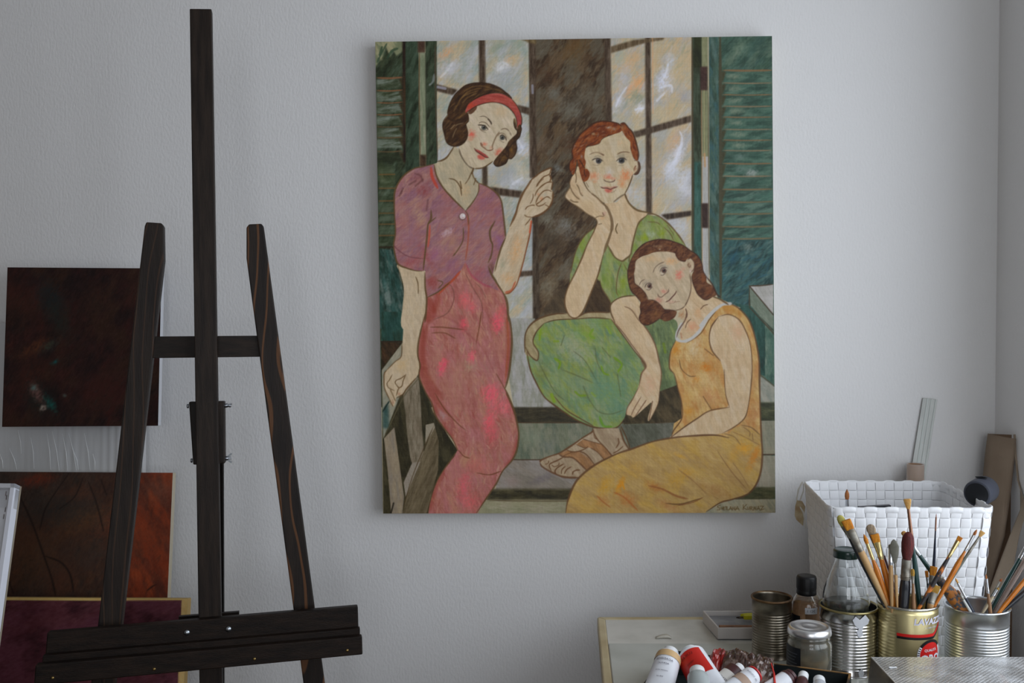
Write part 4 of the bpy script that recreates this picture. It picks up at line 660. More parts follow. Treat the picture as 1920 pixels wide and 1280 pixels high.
    for (x, y, rx, ry, c, a) in [(490, 1090, 40, 70, (168, 130, 50), .8), (575, 1090, 22, 60, (176, 122, 34), .95), (920, 910, 60, 14, (172, 132, 50), .85), (900, 1060, 60, 70, (168, 132, 54), .6), (960, 1010, 60, 40, (166, 128, 52), .6), (1300, 870, 50, 40, (176, 130, 44), .8), (1355, 920, 24, 90, (168, 112, 40), .85), (1240, 900, 30, 90, (170, 130, 54), .5), (670, 990, 60, 50, (164, 132, 66), .6), (780, 1100, 60, 30, (150, 98, 48), .7), (620, 1170, 60, 50, (156, 104, 54), .7), (480, 1180, 40, 40, (158, 110, 58), .6), (860, 1210, 90, 30, (150, 104, 62), .6), (1240, 1020, 90, 70, (148, 122, 78), .5), (1130, 1120, 110, 40, (140, 104, 60), .5), (900, 880, 110, 30, (158, 136, 94), .5)]:
        P.glow(x, y, rx * 1.4, ry * 1.4, c, a, 25, sm)
    for q, w, c in [([(440, 1150), (480, 1190), (520, 1220)], 3, (144, 92, 48)), ([(540, 1130), (600, 1160), (680, 1240)], 3.4, (148, 92, 48)), ([(740, 1090), (820, 1110), (900, 1150), (970, 1170)], 3.4, (126, 84, 48)), ([(840, 1195), (930, 1200), (1050, 1165)], 2.2, (90, 66, 38)), ([(910, 1210), (1000, 1190), (1060, 1160)], 2, (110, 72, 44)), ([(910, 990), (1000, 1060), (1080, 1140)], 1.8, (128, 98, 60)), ([(1140, 880), (1220, 1000), (1310, 1110)], 1.8, (120, 92, 58)), ([(1330, 1110), (1280, 1020), (1230, 950)], 1.6, (124, 96, 62)), ([(1180, 780), (1240, 800), (1280, 850)], 1.8, (110, 88, 58)), ([(1290, 740), (1330, 770), (1330, 800)], 1.6, (110, 84, 56)), ([(1230, 770), (1300, 800), (1390, 850)], 1.8, (120, 92, 58)), ([(1280, 730), (1340, 745), (1392, 790)], 2, (96, 74, 46)), ([(1345, 780), (1350, 820)], 1.4, (110, 84, 56)), ([(590, 1070), (600, 1110)], 3, (180, 124, 30))]:
        L_(C6, q, w, c, alpha=.8)
    for q, w in [([(258, 1255), (270, 1180), (310, 1080), (360, 1020), (440, 960), (560, 900), (650, 870), (760, 830), (880, 806), (1000, 794), (1130, 790), (1210, 806)], 3.4), ([(1196, 10), (1260, 36), (1320, 100), (1350, 170), (1370, 250), (1385, 350), (1388, 500), (1392, 640), (1398, 790), (1404, 900), (1396, 1000), (1370, 1080), (1320, 1140), (1230, 1172), (1160, 1192), (1080, 1245)], 3.2), ([(1150, 90), (1108, 150), (1096, 220), (1112, 290), (1160, 350)], 2.4), ([(1150, 90), (1210, 78), (1270, 110), (1310, 180), (1335, 260), (1345, 380), (1338, 500), (1322, 620), (1300, 690), (1240, 742), (1170, 780)], 2), ([(1182, 400), (1190, 540), (1212, 622)], 1.8), ([(1215, 624), (1100, 645), (1020, 695), (940, 750), (870, 805)], 2.4), ([(900, 232), (870, 300), (864, 390), (892, 430), (910, 500), (936, 600), (936, 690), (890, 760), (875, 800)], 2.2), ([(920, 340), (935, 400), (980, 440), (1020, 440)], 1.4), ([(1140, 50), (1095, 110), (1045, 190), (965, 246)], 1.8), ([(1060, 560), (1110, 640)], 1.4), ([(1070, 280), (1120, 320)], 1.4)]:
        L_(C6, q, w, (90, 66, 42), alpha=.88)
    wh = at(C4, [(1320, 1058), (1250, 1072), (1165, 1145), (1100, 1225)]) + at(C6, [(1080, 110), (1038, 176), (990, 220), (940, 236), (908, 222), (908, 190), (935, 135)])
    L_(N, wh, 5.2, (160, 160, 156), taper=False, alpha=.95); L_(C6, [(965, 60), (955, 110), (918, 170), (905, 215)], 2, (92, 70, 56)); L_(C6, [(930, 190), (935, 215)], 3, (140, 96, 70), alpha=.6)
    # head 3
    face = [(170, 330), (280, 240), (420, 190), (560, 185), (700, 215), (720, 290), (820, 325), (850, 290), (900, 280), (945, 340), (940, 420), (900, 480), (905, 600), (897, 720), (870, 830), (838, 910), (780, 950), (710, 972), (620, 962), (520, 930), (420, 860), (340, 830), (290, 760), (220, 690), (145, 600), (145, 480)]
    fm = F_(D, face, [(162, 146, 120), (152, 138, 114), (168, 154, 130)], ang=60)
    P.T = D
    for (x, y, rx, ry, c, a) in [(640, 320, 120, 60, (182, 140, 96), .7), (360, 290, 180, 60, (176, 146, 108), .5), (745, 500, 60, 80, (178, 104, 88), .9), (800, 420, 60, 40, (172, 130, 108), .5), (540, 720, 50, 40, (168, 112, 96), .7), (480, 840, 60, 50, (164, 104, 90), .7), (540, 400, 80, 60, (138, 132, 120), .6), (320, 610, 90, 60, (138, 130, 116), .5), (640, 440, 50, 100, (158, 150, 132), .4), (600, 780, 50, 60, (140, 126, 108), .4), (880, 370, 40, 50, (132, 104, 80), .6), (900, 440, 30, 30, (160, 140, 128), .6), (640, 860, 60, 25, (158, 112, 100), .5)]:
        P.glow(x, y, rx * 1.2, ry * 1.2, c, a, 0, fm)
    hair = [(480, 30), (600, 40), (700, 70), (800, 110), (880, 170), (960, 220), (1020, 290), (1050, 370), (1060, 450), (1105, 530), (1112, 600), (1185, 650), (1240, 760), (1180, 800), (1090, 835), (1000, 770), (960, 700), (930, 620), (910, 520), (940, 440), (948, 340), (900, 280), (850, 290), (820, 325), (740, 300), (700, 250), (680, 210), (560, 190), (420, 200), (320, 235), (240, 262), (170, 320), (160, 420), (145, 500), (150, 610), (210, 660), (290, 740), (330, 830), (420, 850), (500, 910), (540, 960), (620, 970), (710, 990), (690, 1060), (640, 1100), (560, 1122), (480, 1090), (400, 1140), (320, 1172), (250, 1150), (215, 1080), (235, 1000), (220, 930), (230, 860), (180, 790), (120, 730), (88, 660), (65, 560), (64, 450), (85, 360), (118, 270), (170, 190), (250, 110), (340, 60)]
    hm = F_(D, hair, [(84, 54, 34), (68, 42, 26), (102, 70, 46)], ang=-30, lx=10, ly=4)
    P.dabs(hm, 160, [(120, 84, 52), (54, 34, 22), (110, 76, 50), (112, 70, 34)], 9, 2.4, -30, 60, .55)
    P.T = D
    for (x, y, rx, ry, c, a) in [(470, 120, 110, 26, (132, 110, 86), .6), (1060, 560, 40, 70, (124, 74, 38), .7), (1140, 720, 60, 60, (112, 66, 34), .6), (440, 1020, 90, 50, (112, 78, 42), .6), (250, 790, 40, 70, (112, 78, 38), .5), (960, 480, 50, 110, (72, 44, 28), .5), (340, 960, 80, 60, (62, 36, 22), .6), (600, 1040, 70, 50, (76, 46, 28), .6), (490, 160, 16, 12, (170, 164, 148), .7)]: P.glow(x, y, rx * 1.3, ry * 1.3, c, a, 0, hm)
    for q, w in [([(120, 270), (170, 190), (250, 110), (340, 60), (480, 30), (600, 40), (700, 70), (800, 110), (880, 170), (960, 220), (1020, 290), (1050, 370), (1062, 450), (1110, 530)], 2.2), ([(1110, 530), (1190, 640), (1245, 760), (1290, 800)], 2.8), ([(118, 270), (85, 360), (64, 450), (66, 560), (88, 660), (120, 730), (180, 790), (230, 860)], 2), ([(145, 500), (155, 610), (215, 660), (290, 740), (335, 830)], 1.8), ([(225, 930), (238, 1000), (215, 1080), (250, 1150), (320, 1172), (400, 1140), (480, 1090)], 2), ([(340, 830), (430, 850), (505, 910), (545, 960), (620, 968), (710, 980)], 1.6), ([(910, 520), (930, 620), (962, 700), (1000, 770), (1090, 835), (1180, 800)], 1.8), ([(700, 230), (740, 300), (820, 326)], 1.4), ([(260, 1000), (330, 980), (420, 960)], 1.6), ([(500, 1080), (540, 1020), (620, 990)], 1.6)]:
        L_(D, q, w, (56, 36, 26), alpha=.85)
    e = (78, 68, 60)
    L_(D, [(396, 475), (430, 400), (490, 352), (550, 328)], 1.5, (92, 78, 64)); L_(D, [(215, 640), (240, 590), (290, 560)], 1.5, (92, 78, 64))
    P.T = D; P.glow(520, 480, 26, 20, (170, 164, 152), .7); P.glow(320, 680, 26, 20, (170, 160, 144), .7)
    eye(D, 543, 445, 32, (96, 72, 62)); eye(D, 352, 650, 30, (96, 70, 58))
    L_(D, [(490, 470), (505, 420), (545, 400), (588, 410)], 1.6, e); L_(D, [(495, 505), (540, 500), (588, 430)], 1.4, e, alpha=.8); L_(D, [(470, 440), (490, 390), (560, 370)], 1.1, (120, 108, 92), alpha=.6)
    L_(D, [(290, 670), (310, 625), (350, 610), (385, 630)], 1.6, e); L_(D, [(310, 695), (350, 700), (392, 660)], 1.4, e, alpha=.8); L_(D, [(250, 680), (280, 620), (320, 595)], 1.1, (120, 108, 92), alpha=.6)
    L_(D, [(455, 750), (475, 788), (510, 798), (545, 770), (600, 725), (605, 685)], 1.7, (104, 84, 70)); L_(D, [(560, 866), (610, 842), (650, 800), (690, 755), (710, 715)], 1.9, (84, 58, 48)); L_(D, [(610, 882), (670, 880), (700, 840)], 1.1, (120, 96, 80), alpha=.6); L_(D, [(690, 862), (750, 858)], 1.3, (124, 100, 80), alpha=.7)
    L_(D, [(885, 490), (902, 600), (897, 720), (860, 840), (815, 925)], 2, (96, 78, 60)); L_(D, [(815, 925), (770, 955), (700, 975)], 1.8, (96, 78, 60)); L_(D, [(830, 950), (850, 1020), (840, 1080)], 2.4, (92, 70, 54)); L_(D, [(1025, 965), (1070, 915), (1130, 895)], 1.5, (96, 74, 54)); L_(D, [(825, 1215), (850, 1140), (900, 1090)], 1.7, (90, 68, 50))
    L_(D, [(850, 300), (900, 282), (944, 340), (940, 420), (900, 470)], 1.5, (88, 62, 48)); L_(D, [(880, 340), (860, 370), (885, 400), (900, 370)], 1.4, (104, 80, 62)); P.T = D; P.glow(895, 455, 22, 20, (176, 166, 158), .8)
    L_(D, [(1190, 790), (1290, 830), (1400, 900)], 2.6)
    # signature
    s = (84, 66, 34)
    sig = [[(330, 240), (240, 270), (240, 300), (310, 330), (310, 370), (230, 375)], [(335, 290), (365, 365), (390, 290)], [(440, 300), (400, 300), (400, 375), (440, 375)], [(400, 338), (432, 336)], [(455, 290), (500, 290)], [(478, 290), (478, 375)], [(505, 290), (508, 375), (545, 370)], [(560, 380), (600, 285), (640, 380)], [(575, 350), (625, 348)], [(655, 385), (660, 295), (715, 380), (720, 290)], [(735, 385), (785, 280), (835, 380)], [(750, 350), (820, 348)],
           [(950, 230), (945, 370)], [(1040, 220), (955, 310), (1045, 370)], [(1060, 290), (1070, 360), (1110, 360), (1115, 290)], [(1140, 380), (1145, 285), (1195, 290), (1190, 320), (1150, 335), (1215, 385)], [(1235, 380), (1245, 285), (1290, 375), (1300, 280)], [(1325, 380), (1360, 270), (1400, 385)], [(1335, 345), (1390, 342)], [(1410, 270), (1500, 270), (1420, 385), (1510, 350)]]
    for i, q in enumerate(sig): L_(HH, q, 1.25, s, alpha=.85, smooth=False, taper=False, jit=.1)
    # canvas weave + overall saturation, tint and contrast
    im = P.im
    w = (vnoise(P.xx / 1.1, P.yy / 40, 900) - .5 + vnoise(P.xx / 40, P.yy / 1.1, 901) - .5) * 5
    g = im.mean(-1, keepdims=True); im = g + (im - g) * .96 + np.array((2.5, -1.0, -1.5), np.float32); im = (im - 132) * 1.09 + 128
    return np.clip(im + w[..., None], 2, 250)
# ================================================================= ROOM
XR, XL, YF, HC = 1.0, -2.4, -4.2, 2.75
wallm = M('wall_paint', (232, 231, 231), .9, bump=.5, bscale=210, bstretch=(1, 1, .5), spec=.2)
WY0, WY1, WZ0, WZ1 = -2.62, -0.38, .80, 2.36
struct(mesh('wall_back', boxv(XL - .15, XR + .18, 0, .15, 0, HC), BOXF, wallm))
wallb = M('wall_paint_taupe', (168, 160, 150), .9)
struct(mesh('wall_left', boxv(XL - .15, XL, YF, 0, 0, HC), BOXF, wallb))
wq = []; wqf = []
for q in [(XL - .15, -.45, 0, HC), (.85, XR + .18, 0, HC), (-.45, .85, 0, .85), (-.45, .85, 2.4, HC)]:
    b = len(wq); wq += boxv(q[0], q[1], YF - .15, YF, q[2], q[3]); wqf += [tuple(i + b for i in f) for f in BOXF]
struct(mesh('wall_front', wq, wqf, wallb))
wq = []; wqf = []
for q in [(-.45, -.4, .85, 2.4), (.8, .85, .85, 2.4), (.18, .22, .85, 2.4), (-.45, .85, .85, .9), (-.45, .85, 2.35, 2.4)]:
    b = len(wq); wq += boxv(q[0], q[1], YF - .09, YF - .05, q[2], q[3]); wqf += [tuple(i + b for i in f) for f in BOXF]
struct(mesh('window_added_fill', wq, wqf, M('window_frame', (232, 232, 228), .5)))  # unseen window frame and opening, added to go with the front fill lamp
struct(box('ceiling', XL - .15, XR + .18, YF - .15, .15, HC, HC + .1, M('ceiling_paint', (190, 188, 184), .9)))
struct(box('floor', XL - .15, XR + .18, YF - .15, .15, -.1, 0, M('floor_wood', (92, 70, 52), .5, var=(72, 54, 40), vscale=4, stretch=(1, 12, 1))))
wr_v = []; wr_f = []
for q in [(YF, WY0, 0, HC), (WY1, 0, 0, HC), (WY0, WY1, 0, WZ0), (WY0, WY1, WZ1, HC)]:
    b = len(wr_v); wr_v += boxv(XR, XR + .18, q[0], q[1], q[2], q[3]); wr_f += [tuple(i + b for i in f) for f in BOXF]
struct(mesh('wall_right', wr_v, wr_f, wallm))
wf_v = []; wf_f = []
for q in [(WY0, WY1, WZ0, WZ0 + .05), (WY0, WY1, WZ1 - .05, WZ1), (WY0, WY0 + .05, WZ0, WZ1), (WY1 - .05, WY1, WZ0, WZ1), (-1.23, -1.17, WZ0, WZ1), (-1.93, -1.87, WZ0, WZ1)]:
    b = len(wf_v); wf_v += boxv(XR + .07, XR + .11, q[0], q[1], q[2], q[3]); wf_f += [tuple(i + b for i in f) for f in BOXF]
struct(mesh('window_1', wf_v, wf_f, M('window_frame', (232, 232, 228), .5)))
struct(box('trim_1', XR - .03, XR + .07, WY0 + .001, WY1 - .001, WZ0 + .0005, WZ0 + .022, M('window_frame', (232, 232, 228))))
struct(box('baseboard_back', XL, XR, -.015, 0, 0, .08, M('window_frame', (232, 232, 228)), bev=.003))
# small scuffs: faint screw hole left of the big painting
# ================================================================= BIG PAINTING
def lin_np(a):
    a = a / 255.0
    return np.where(a <= .04045, a / 12.92, ((a + .055) / 1.055) ** 2.4)
def painted_grid(name, corners, im, px0, py0, kx, parent, mat, step=1.0, bulge=0.0):
    """corners: four world points TL TR BR BL with their pixel positions [(px,py,P)...]; im in pixel frame; kx(u)->light factor"""
    (a, A), (b, B), (c, C), (d, D) = corners
    nu = int(abs(b[0] - a[0]) / step) + 1; nv = int(abs(d[1] - a[1]) / step) + 1
    u = np.linspace(0, 1, nu)[None, :, None]; v = np.linspace(0, 1, nv)[:, None, None]
    def bil(p, q, r, s): p, q, r, s = [np.array(x, float) for x in (p, q, r, s)]; return (p * (1 - u) + q * u) * (1 - v) + (s * (1 - u) + r * u) * v
    W = bil(A, B, C, D); T = bil(a, b, c, d)
    x = np.clip(T[..., 0] - px0, 0, im.shape[1] - 1.001); y = np.clip(T[..., 1] - py0, 0, im.shape[0] - 1.001)
    ix = x.astype(int); iy = y.astype(int); fx = (x - ix)[..., None]; fy = (y - iy)[..., None]
    col = (im[iy, ix] * (1 - fx) + im[iy, ix + 1] * fx) * (1 - fy) + (im[iy + 1, ix] * (1 - fx) + im[iy + 1, ix + 1] * fx) * fy
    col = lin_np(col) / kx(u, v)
    me = bpy.data.meshes.new(name)
    inv = np.array(pm(parent).inverted()); Wl = W.reshape(-1, 3) @ inv[:3, :3].T + inv[:3, 3]
    idx = np.arange(nu * nv).reshape(nv, nu)
    q = np.stack([idx[1:, :-1], idx[1:, 1:], idx[:-1, 1:], idx[:-1, :-1]], -1).reshape(-1, 4)
    me.vertices.add(nu * nv); me.vertices.foreach_set('co', Wl.astype(np.float32).ravel())
    me.loops.add(q.size); me.loops.foreach_set('vertex_index', q.astype(np.int32).ravel())
    me.polygons.add(len(q)); me.polygons.foreach_set('loop_start', np.arange(0, q.size, 4, dtype=np.int32))
    me.polygons.foreach_set('use_smooth', np.ones(len(q), bool))
    me.update(calc_edges=True)
    at = me.color_attributes.new('paint', 'FLOAT_COLOR', 'POINT')
    rgba = np.ones((nu * nv, 4), np.float32); rgba[:, :3] = np.clip(col.reshape(-1, 3), .002, .9); at.data.foreach_set('color', rgba.ravel())
    me.materials.append(mat)
    o = bpy.data.objects.new(name, me); COL.objects.link(o); o.parent = parent
    return o
def canvas_block(t, quad, n, depth, edge_mat, name='canvas_edge', inset=.0006):
    """stretched canvas body behind a painted face: quad TL TR BR BL world, n = unit vector towards the back"""
    n = Vector(n); q = [Vector(p) + n * inset for p in quad]
    return prism(name, q, n * (depth - inset), edge_mat, t, bev=.0015)
PD = .034                                            # canvas depth, hangs flat on the wall
pc = [(703.6, 78.5), (1447.5, 67.5), (1454.0, 961.0), (718.2, 962.5)]
PC = [onY(x, y, -PD - .002) for x, y in pc]
tp = thing('painting', 'large unframed figurative painting of three women by a window, hanging on the white wall', 'painting', ((PC[2] + PC[3]) / 2))
ec = M('painting_edge', (176, 168, 140), .7, var=(120, 112, 84), vscale=18, bump=.3, bscale=200)
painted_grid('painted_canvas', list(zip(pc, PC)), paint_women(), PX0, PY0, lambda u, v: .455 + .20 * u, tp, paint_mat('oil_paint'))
canvas_block(tp, PC, (0, 1, 0), PD, ec)
# ================================================================= CANVASES AT THE LEFT
def lean_rect(px_tl, px_tr, yt, yb, zb):
    """canvas leaning on the wall: top corners on plane y=yt seen at the given pixels, foot at height zb on plane y=yb"""
    TL = onY(px_tl[0], px_tl[1], yt); TR = onY(px_tr[0], px_tr[1], yt)
    BL = Vector((TL.x, yb, zb)); BR = Vector((TR.x, yb, zb)); return TL, TR, BR, BL
def px(p):
    v = RM.transposed() @ (Vector(p) - CAM); return (960 + FPX * v.x / -v.z, 640 - FPX * v.y / -v.z)
def back_n(q):
    n = (q[1] - q[0]).cross(q[3] - q[0]).normalized(); return n if n.y > 0 else -n
white_edge = M('raw_canvas_edge', (214, 216, 222), .8, bump=.2, bscale=300)
# clear film wrapped white canvas (rearmost)
q = lean_rect((-150, 604), (270, 607), -.034, -.16, 0.02)
t = thing('wrapped_canvas', 'big white canvas wrapped in creased clear film, behind the dark red painting', 'canvas', (q[2] + q[3]) / 2)
canvas_block(t, q, back_n(q), .02, M('white_canvas', (206, 206, 208), .75), 'canvas_panel')
film = M('film_wrap', (205, 206, 208), .28, bump=.5, bscale=22, bstretch=(3, 3, .12), coat=.4)
nn = back_n(q)
fv = []; ff = []
NXF, NZF = 120, 10
for j in range(NZF + 1):
    for i in range(NXF + 1):
        u, v = i / NXF, j / NZF; p = (q[0] * (1 - u) + q[1] * u) * (1 - v) + (q[3] * (1 - u) + q[2] * u) * v
        fv.append(p - nn * (.0015 + .0022 * max(0, math.sin(i * 2.3 + v * .9) * math.sin(i * .71 + 1 + v * .4)) ** 3))
for j in range(NZF):
    for i in range(NXF): a = j * (NXF + 1) + i; ff.append((a, a + 1, a + NXF + 2, a + NXF + 1))
mesh('film', fv, ff, film, t, smooth=True)
crm = M('crease', (236, 238, 240), .3)
cv = []; cf = []
for (x0, x1, y0, y1) in [(90, 97, 812, 880), (100, 113, 808, 882), (119, 129, 812, 882), (131, 145, 812, 881), (140, 149, 845, 880), (160, 171, 812, 882), (60, 66, 820, 878), (20, 34, 840, 880), (176, 180, 850, 880), (2, 8, 850, 878), (36, 42, 806, 850)]:
    a = onP(x0, y0, q[0], nn) - nn * .005; b = onP(x1, y1, q[0], nn) - nn * .005
    v, f = tube_pts([a, (a + b) / 2 + Vector((.002, 0, 0)), b], [.0003, .0009, .0004], 4); bb = len(cv); cv += v; cf += [tuple(i + bb for i in g) for g in f]
mesh('film_crease', cv, cf, crm, t)
# dark red abstract, hung over it, foot pushed out
TL, TR = onY(14, 501, -.062), onY(303, 503, -.062)
kk = onY(292, 798, -.105); q = [TL, TR, Vector((TR.x, -.105, kk.z)), Vector((TL.x, -.105, kk.z))]
t = thing('painting', 'almost black dark red abstract painting, topmost at the left behind the easel', 'painting', (q[2] + q[3]) / 2)
P = Painter(-10, 490, 330, 320, (26, 8, 6), 3)
m_ = P.fill([(-10, 480), (330, 480), (330, 820), (-10, 820)], [(24, 6, 5), (38, 12, 8), (16, 4, 4), (34, 16, 8)], smooth=False, ang=-60, lx=40, ly=20)
for (x, y, rx, ry, c, a) in [(95, 560, 30, 50, (14, 20, 22), .8), (65, 650, 40, 14, (66, 34, 14), .8), (90, 648, 26, 10, (40, 46, 36), .7), (100, 678, 10, 5, (10, 60, 60), .9), (60, 695, 50, 30, (46, 18, 8), .7), (70, 745, 30, 40, (16, 18, 14), .9), (66, 735, 12, 26, (92, 62, 58), .8),
        (78, 762, 10, 6, (130, 120, 110), .9), (92, 755, 9, 20, (10, 66, 60), .9), (60, 725, 8, 8, (70, 100, 96), .6), (110, 600, 20, 50, (18, 24, 20), .6), (180, 570, 40, 40, (40, 22, 10), .6), (200, 730, 60, 50, (42, 12, 8), .6), (40, 560, 30, 60, (44, 16, 8), .5), (118, 740, 5, 5, (60, 76, 70), .7)]: P.glow(x, y, rx * 1.3, ry * 1.3, c, a, -30)
P.dabs(m_, 260, [(50, 18, 10), (14, 6, 5), (40, 26, 14), (20, 24, 22)], 16, 2.5, -50, 40, .4)
painted_grid('painted_canvas', list(zip([(14, 501), (303, 503), (292, 798), (0, 796)], q)), P.im, -10, 490, lambda u, v: .46, t, paint_mat('dark_oil', .6), 1.5)
canvas_block(t, q, back_n(q), .018, white_edge)
# brown and orange abstract
def leaning(tl, tr, yt, yb, fn_im, x0, y0, lab, depth, edge, k, step=2.0, border=None):
    q = lean_rect(tl, tr, yt, yb, .0)
    t = thing('painting', lab, 'painting', (q[2] + q[3]) / 2); n = back_n(q)
    pq = [px(p) for p in q]
    # only the upper part carries the fine grid
    f = .985
    mid = [q[0], q[1], q[1].lerp(q[2], f), q[0].lerp(q[3], f)]
    painted_grid('painted_canvas', list(zip([px(p) for p in mid], mid)), fn_im, x0, y0, lambda u, v: k, t, paint_mat('oil_' + lab[:6], .6), step)
    canvas_block(t, q, n, depth, edge); return q, t, n
P = Painter(-160, 870, 500, 420, (60, 34, 24), 4)
m_ = P.fill([(-170, 860), (340, 860), (340, 1300), (-170, 1300)], [(44, 28, 22), (56, 34, 22), (34, 26, 22), (50, 36, 30)], smooth=False, ang=-70, lx=50, ly=26)
P.fill([(232, 860), (345, 860), (345, 1300), (215, 1300)], [(108, 44, 22), (84, 36, 22), (122, 52, 26), (70, 34, 24)], smooth=False, soft=10, ang=75, lx=40, ly=16)
for (x, y, rx, ry, c, a) in [(70, 900, 14, 40, (96, 34, 18), .7), (160, 980, 30, 60, (74, 48, 28), .6), (150, 930, 20, 40, (76, 40, 24), .6), (100, 960, 40, 80, (34, 32, 30), .7), (60, 1060, 60, 70, (64, 40, 24), .6), (110, 1100, 40, 40, (66, 38, 26), .5), (250, 1000, 50, 80, (120, 50, 24), .5), (300, 920, 30, 40, (104, 66, 50), .5), (190, 1040, 40, 80, (48, 38, 32), .5), (20, 1000, 40, 80, (58, 34, 22), .6)]: P.glow(x, y, rx * 1.4, ry * 1.4, c, a, 80)
P.dabs(m_, 300, [(78, 44, 26), (32, 24, 20), (60, 34, 24)], 20, 3, -65, 25, .3)
for p_, w_ in [([(36, 930), (60, 985), (82, 1050), (98, 1100), (104, 1130)], 3.2), ([(85, 1052), (115, 1065), (132, 1090), (138, 1125)], 3), ([(135, 880), (105, 925), (85, 960), (75, 1000)], 2), ([(157, 895), (140, 935), (110, 960)], 2), ([(165, 900), (182, 950), (195, 1005)], 2.6), ([(190, 900), (200, 930)], 2), ([(12, 1090), (25, 1125)], 2.4), ([(275, 1120), (285, 1112), (292, 1108)], 2.2)]:
    P.T = (0, 0, 1.0); P.line(p_, w_, (20, 12, 8), alpha=.85, soft=1.6)
leaning((-150, 883), (324, 886), -.09, -.29, P.im, -160, 870, 'brown and orange abstract painting leaning behind the easel, middle one of the stack', .02, M('cream_edge', (196, 186, 164), .8), .46)
# plum painting with bare primed margin
P = Painter(-170, 1105, 560, 400, (70, 32, 38), 6)
P.fill([(-180, 1090), (400, 1090), (400, 1520), (-180, 1520)], [(64, 28, 34), (78, 40, 46), (46, 18, 24), (74, 36, 46)], smooth=False, ang=-20, lx=60, ly=40, con=1.6)
P.fill([(-180, 1090), (400, 1090), (400, 1125.5), (-180, 1125.5)], (172, 140, 84), smooth=False); P.fill([(342, 1090), (400, 1090), (400, 1500), (325, 1500)], (166, 138, 88), smooth=False)
leaning((-160, 1119), (352, 1122), -.19, -.36, P.im, -170, 1105, 'plum coloured painting with bare cream margin, standing in front at the left of the easel', .022, M('margin_edge', (190, 158, 100), .8), .42)
# reversed white canvas at the left edge
TR = atD(28, 906, 1.70); BR = atD(-10, 1180, 1.60)
dv = (BR - TR); s_ = TR.z / (TR.z - BR.z); BR = TR + dv * s_
xd = Vector((-1, .10, .0)).normalized()
W_ = .5; TL = TR + xd * W_; BL = BR + xd * W_
t = thing('canvas', 'white canvas turned back to front showing its stretcher, at the left edge', 'canvas', (BL + BR) / 2)
n_ = (TL - TR).cross(BR - TR).normalized(); n_ = n_ if n_.y > 0 else -n_
ed = (BR - TR).normalized()
fm_ = M('stretcher_white', (196, 197, 202), .7); ins = M('canvas_reverse', (150, 140, 124), .85, bump=.3, bscale=400)
w1 = .008
def bar4(name, a, b, wdt, inner, dep, mat):
    prism(name, [a, b, b + inner * wdt, a + inner * wdt], n_ * dep, mat, t, bev=.0006)
bar4('folded_edge', TR, BR, w1, xd, .016, M('fold_white', (222, 224, 234), .7)); bar4('folded_edge', TL, TR, w1, ed, .016, fm_)
bar4('stretcher_bar', TR + xd * w1 + n_ * .004, BR + xd * w1 + n_ * .004, .035, xd, .012, fm_)
bar4('stretcher_bar', TL + ed * w1 + n_ * .004, TR + ed * w1 + n_ * .004, .035, ed, .012, fm_)
bar4('stretcher_bar', TL + n_ * .004, BL + n_ * .004, .04, -xd, .012, fm_)
bar4('stretcher_bar', BL + n_ * .004, BR + n_ * .004, .04, -ed, .012, fm_)
prism('canvas_reverse', [TR + n_ * .0165, BR + n_ * .0165, BL + n_ * .0165, TL + n_ * .0165], n_ * .004, ins, t)
for px_, py_ in [(11, 925), (12, 932), (7, 968), (10, 955)]:
    c_ = onP(px_, py_, TR + n_ * .0035, n_); v, f = tube_pts([c_ - ed * .004, c_ + ed * .004], .0006, 5); mesh('staple', v, f, M('staple_steel', (150, 140, 140), .4, 1), t)
# ================================================================= EASEL
ta = math.radians(13); lean = math.radians(4)
TD = Vector((math.cos(ta), math.sin(ta), 0)); EN = (Vector((math.sin(ta), -math.cos(ta), 0)) * math.cos(lean) + Vector((0, 0, 1)) * math.sin(lean)).normalized()
E0 = atD(388, 640, 1.78)
def E(x, y, off=0.0): return onP(x, y, E0 + EN * off, EN)
def ext(a, b):
    s = a.z / (a.z - b.z); return a + (b - a) * s
def wood(name, sx, lo=(31, 25, 22), hi=(46, 37, 31), streak=None):
    m = M(name, lo, .48, var=hi, vscale=9, stretch=sx, bump=.25, bscale=60, bstretch=sx, spec=.2)
    if streak and 'ok' not in m:
        m['ok'] = 1; nt = m.node_tree; b = nt.nodes['Principled BSDF']; src = b.inputs['Base Color'].links[0].from_socket
        tc = nt.nodes.new('ShaderNodeTexCoord'); mp = nt.nodes.new('ShaderNodeMapping'); mp.inputs['Scale'].default_value = streak[0]; nt.links.new(tc.outputs['Object'], mp.inputs[0])
        w = nt.nodes.new('ShaderNodeTexWave'); w.inputs['Scale'].default_value = streak[1]; w.inputs['Distortion'].default_value = 22; w.inputs['Detail'].default_value = 2; w.inputs['Detail Scale'].default_value = .6; nt.links.new(mp.outputs[0], w.inputs[0])
        r = nt.nodes.new('ShaderNodeValToRGB'); r.color_ramp.elements[0].position = streak[2]; r.color_ramp.elements[1].position = min(1, streak[2] + .06); r.color_ramp.elements[0].color = (0, 0, 0, 1); r.color_ramp.elements[1].color = (streak[4],) * 3 + (1,)
        nt.links.new(w.outputs[0], r.inputs[0]); mx = nt.nodes.new('ShaderNodeMix'); mx.data_type = 'RGBA'; nt.links.new(r.outputs[0], mx.inputs[0]); nt.links.new(src, mx.inputs[6]); mx.inputs[7].default_value = lin(streak[3]) + (1,)
        nt.links.new(mx.outputs[2], b.inputs['Base Color'])
    return m
wv = wood('stained_wood_upright', (14, 14, .7)); wl = wood('stained_wood_leg', (9, 9, .6), (32, 27, 25), (44, 36, 31), ((4.5, 4.5, 1.0), 2.6, .93, (84, 60, 44), .4))
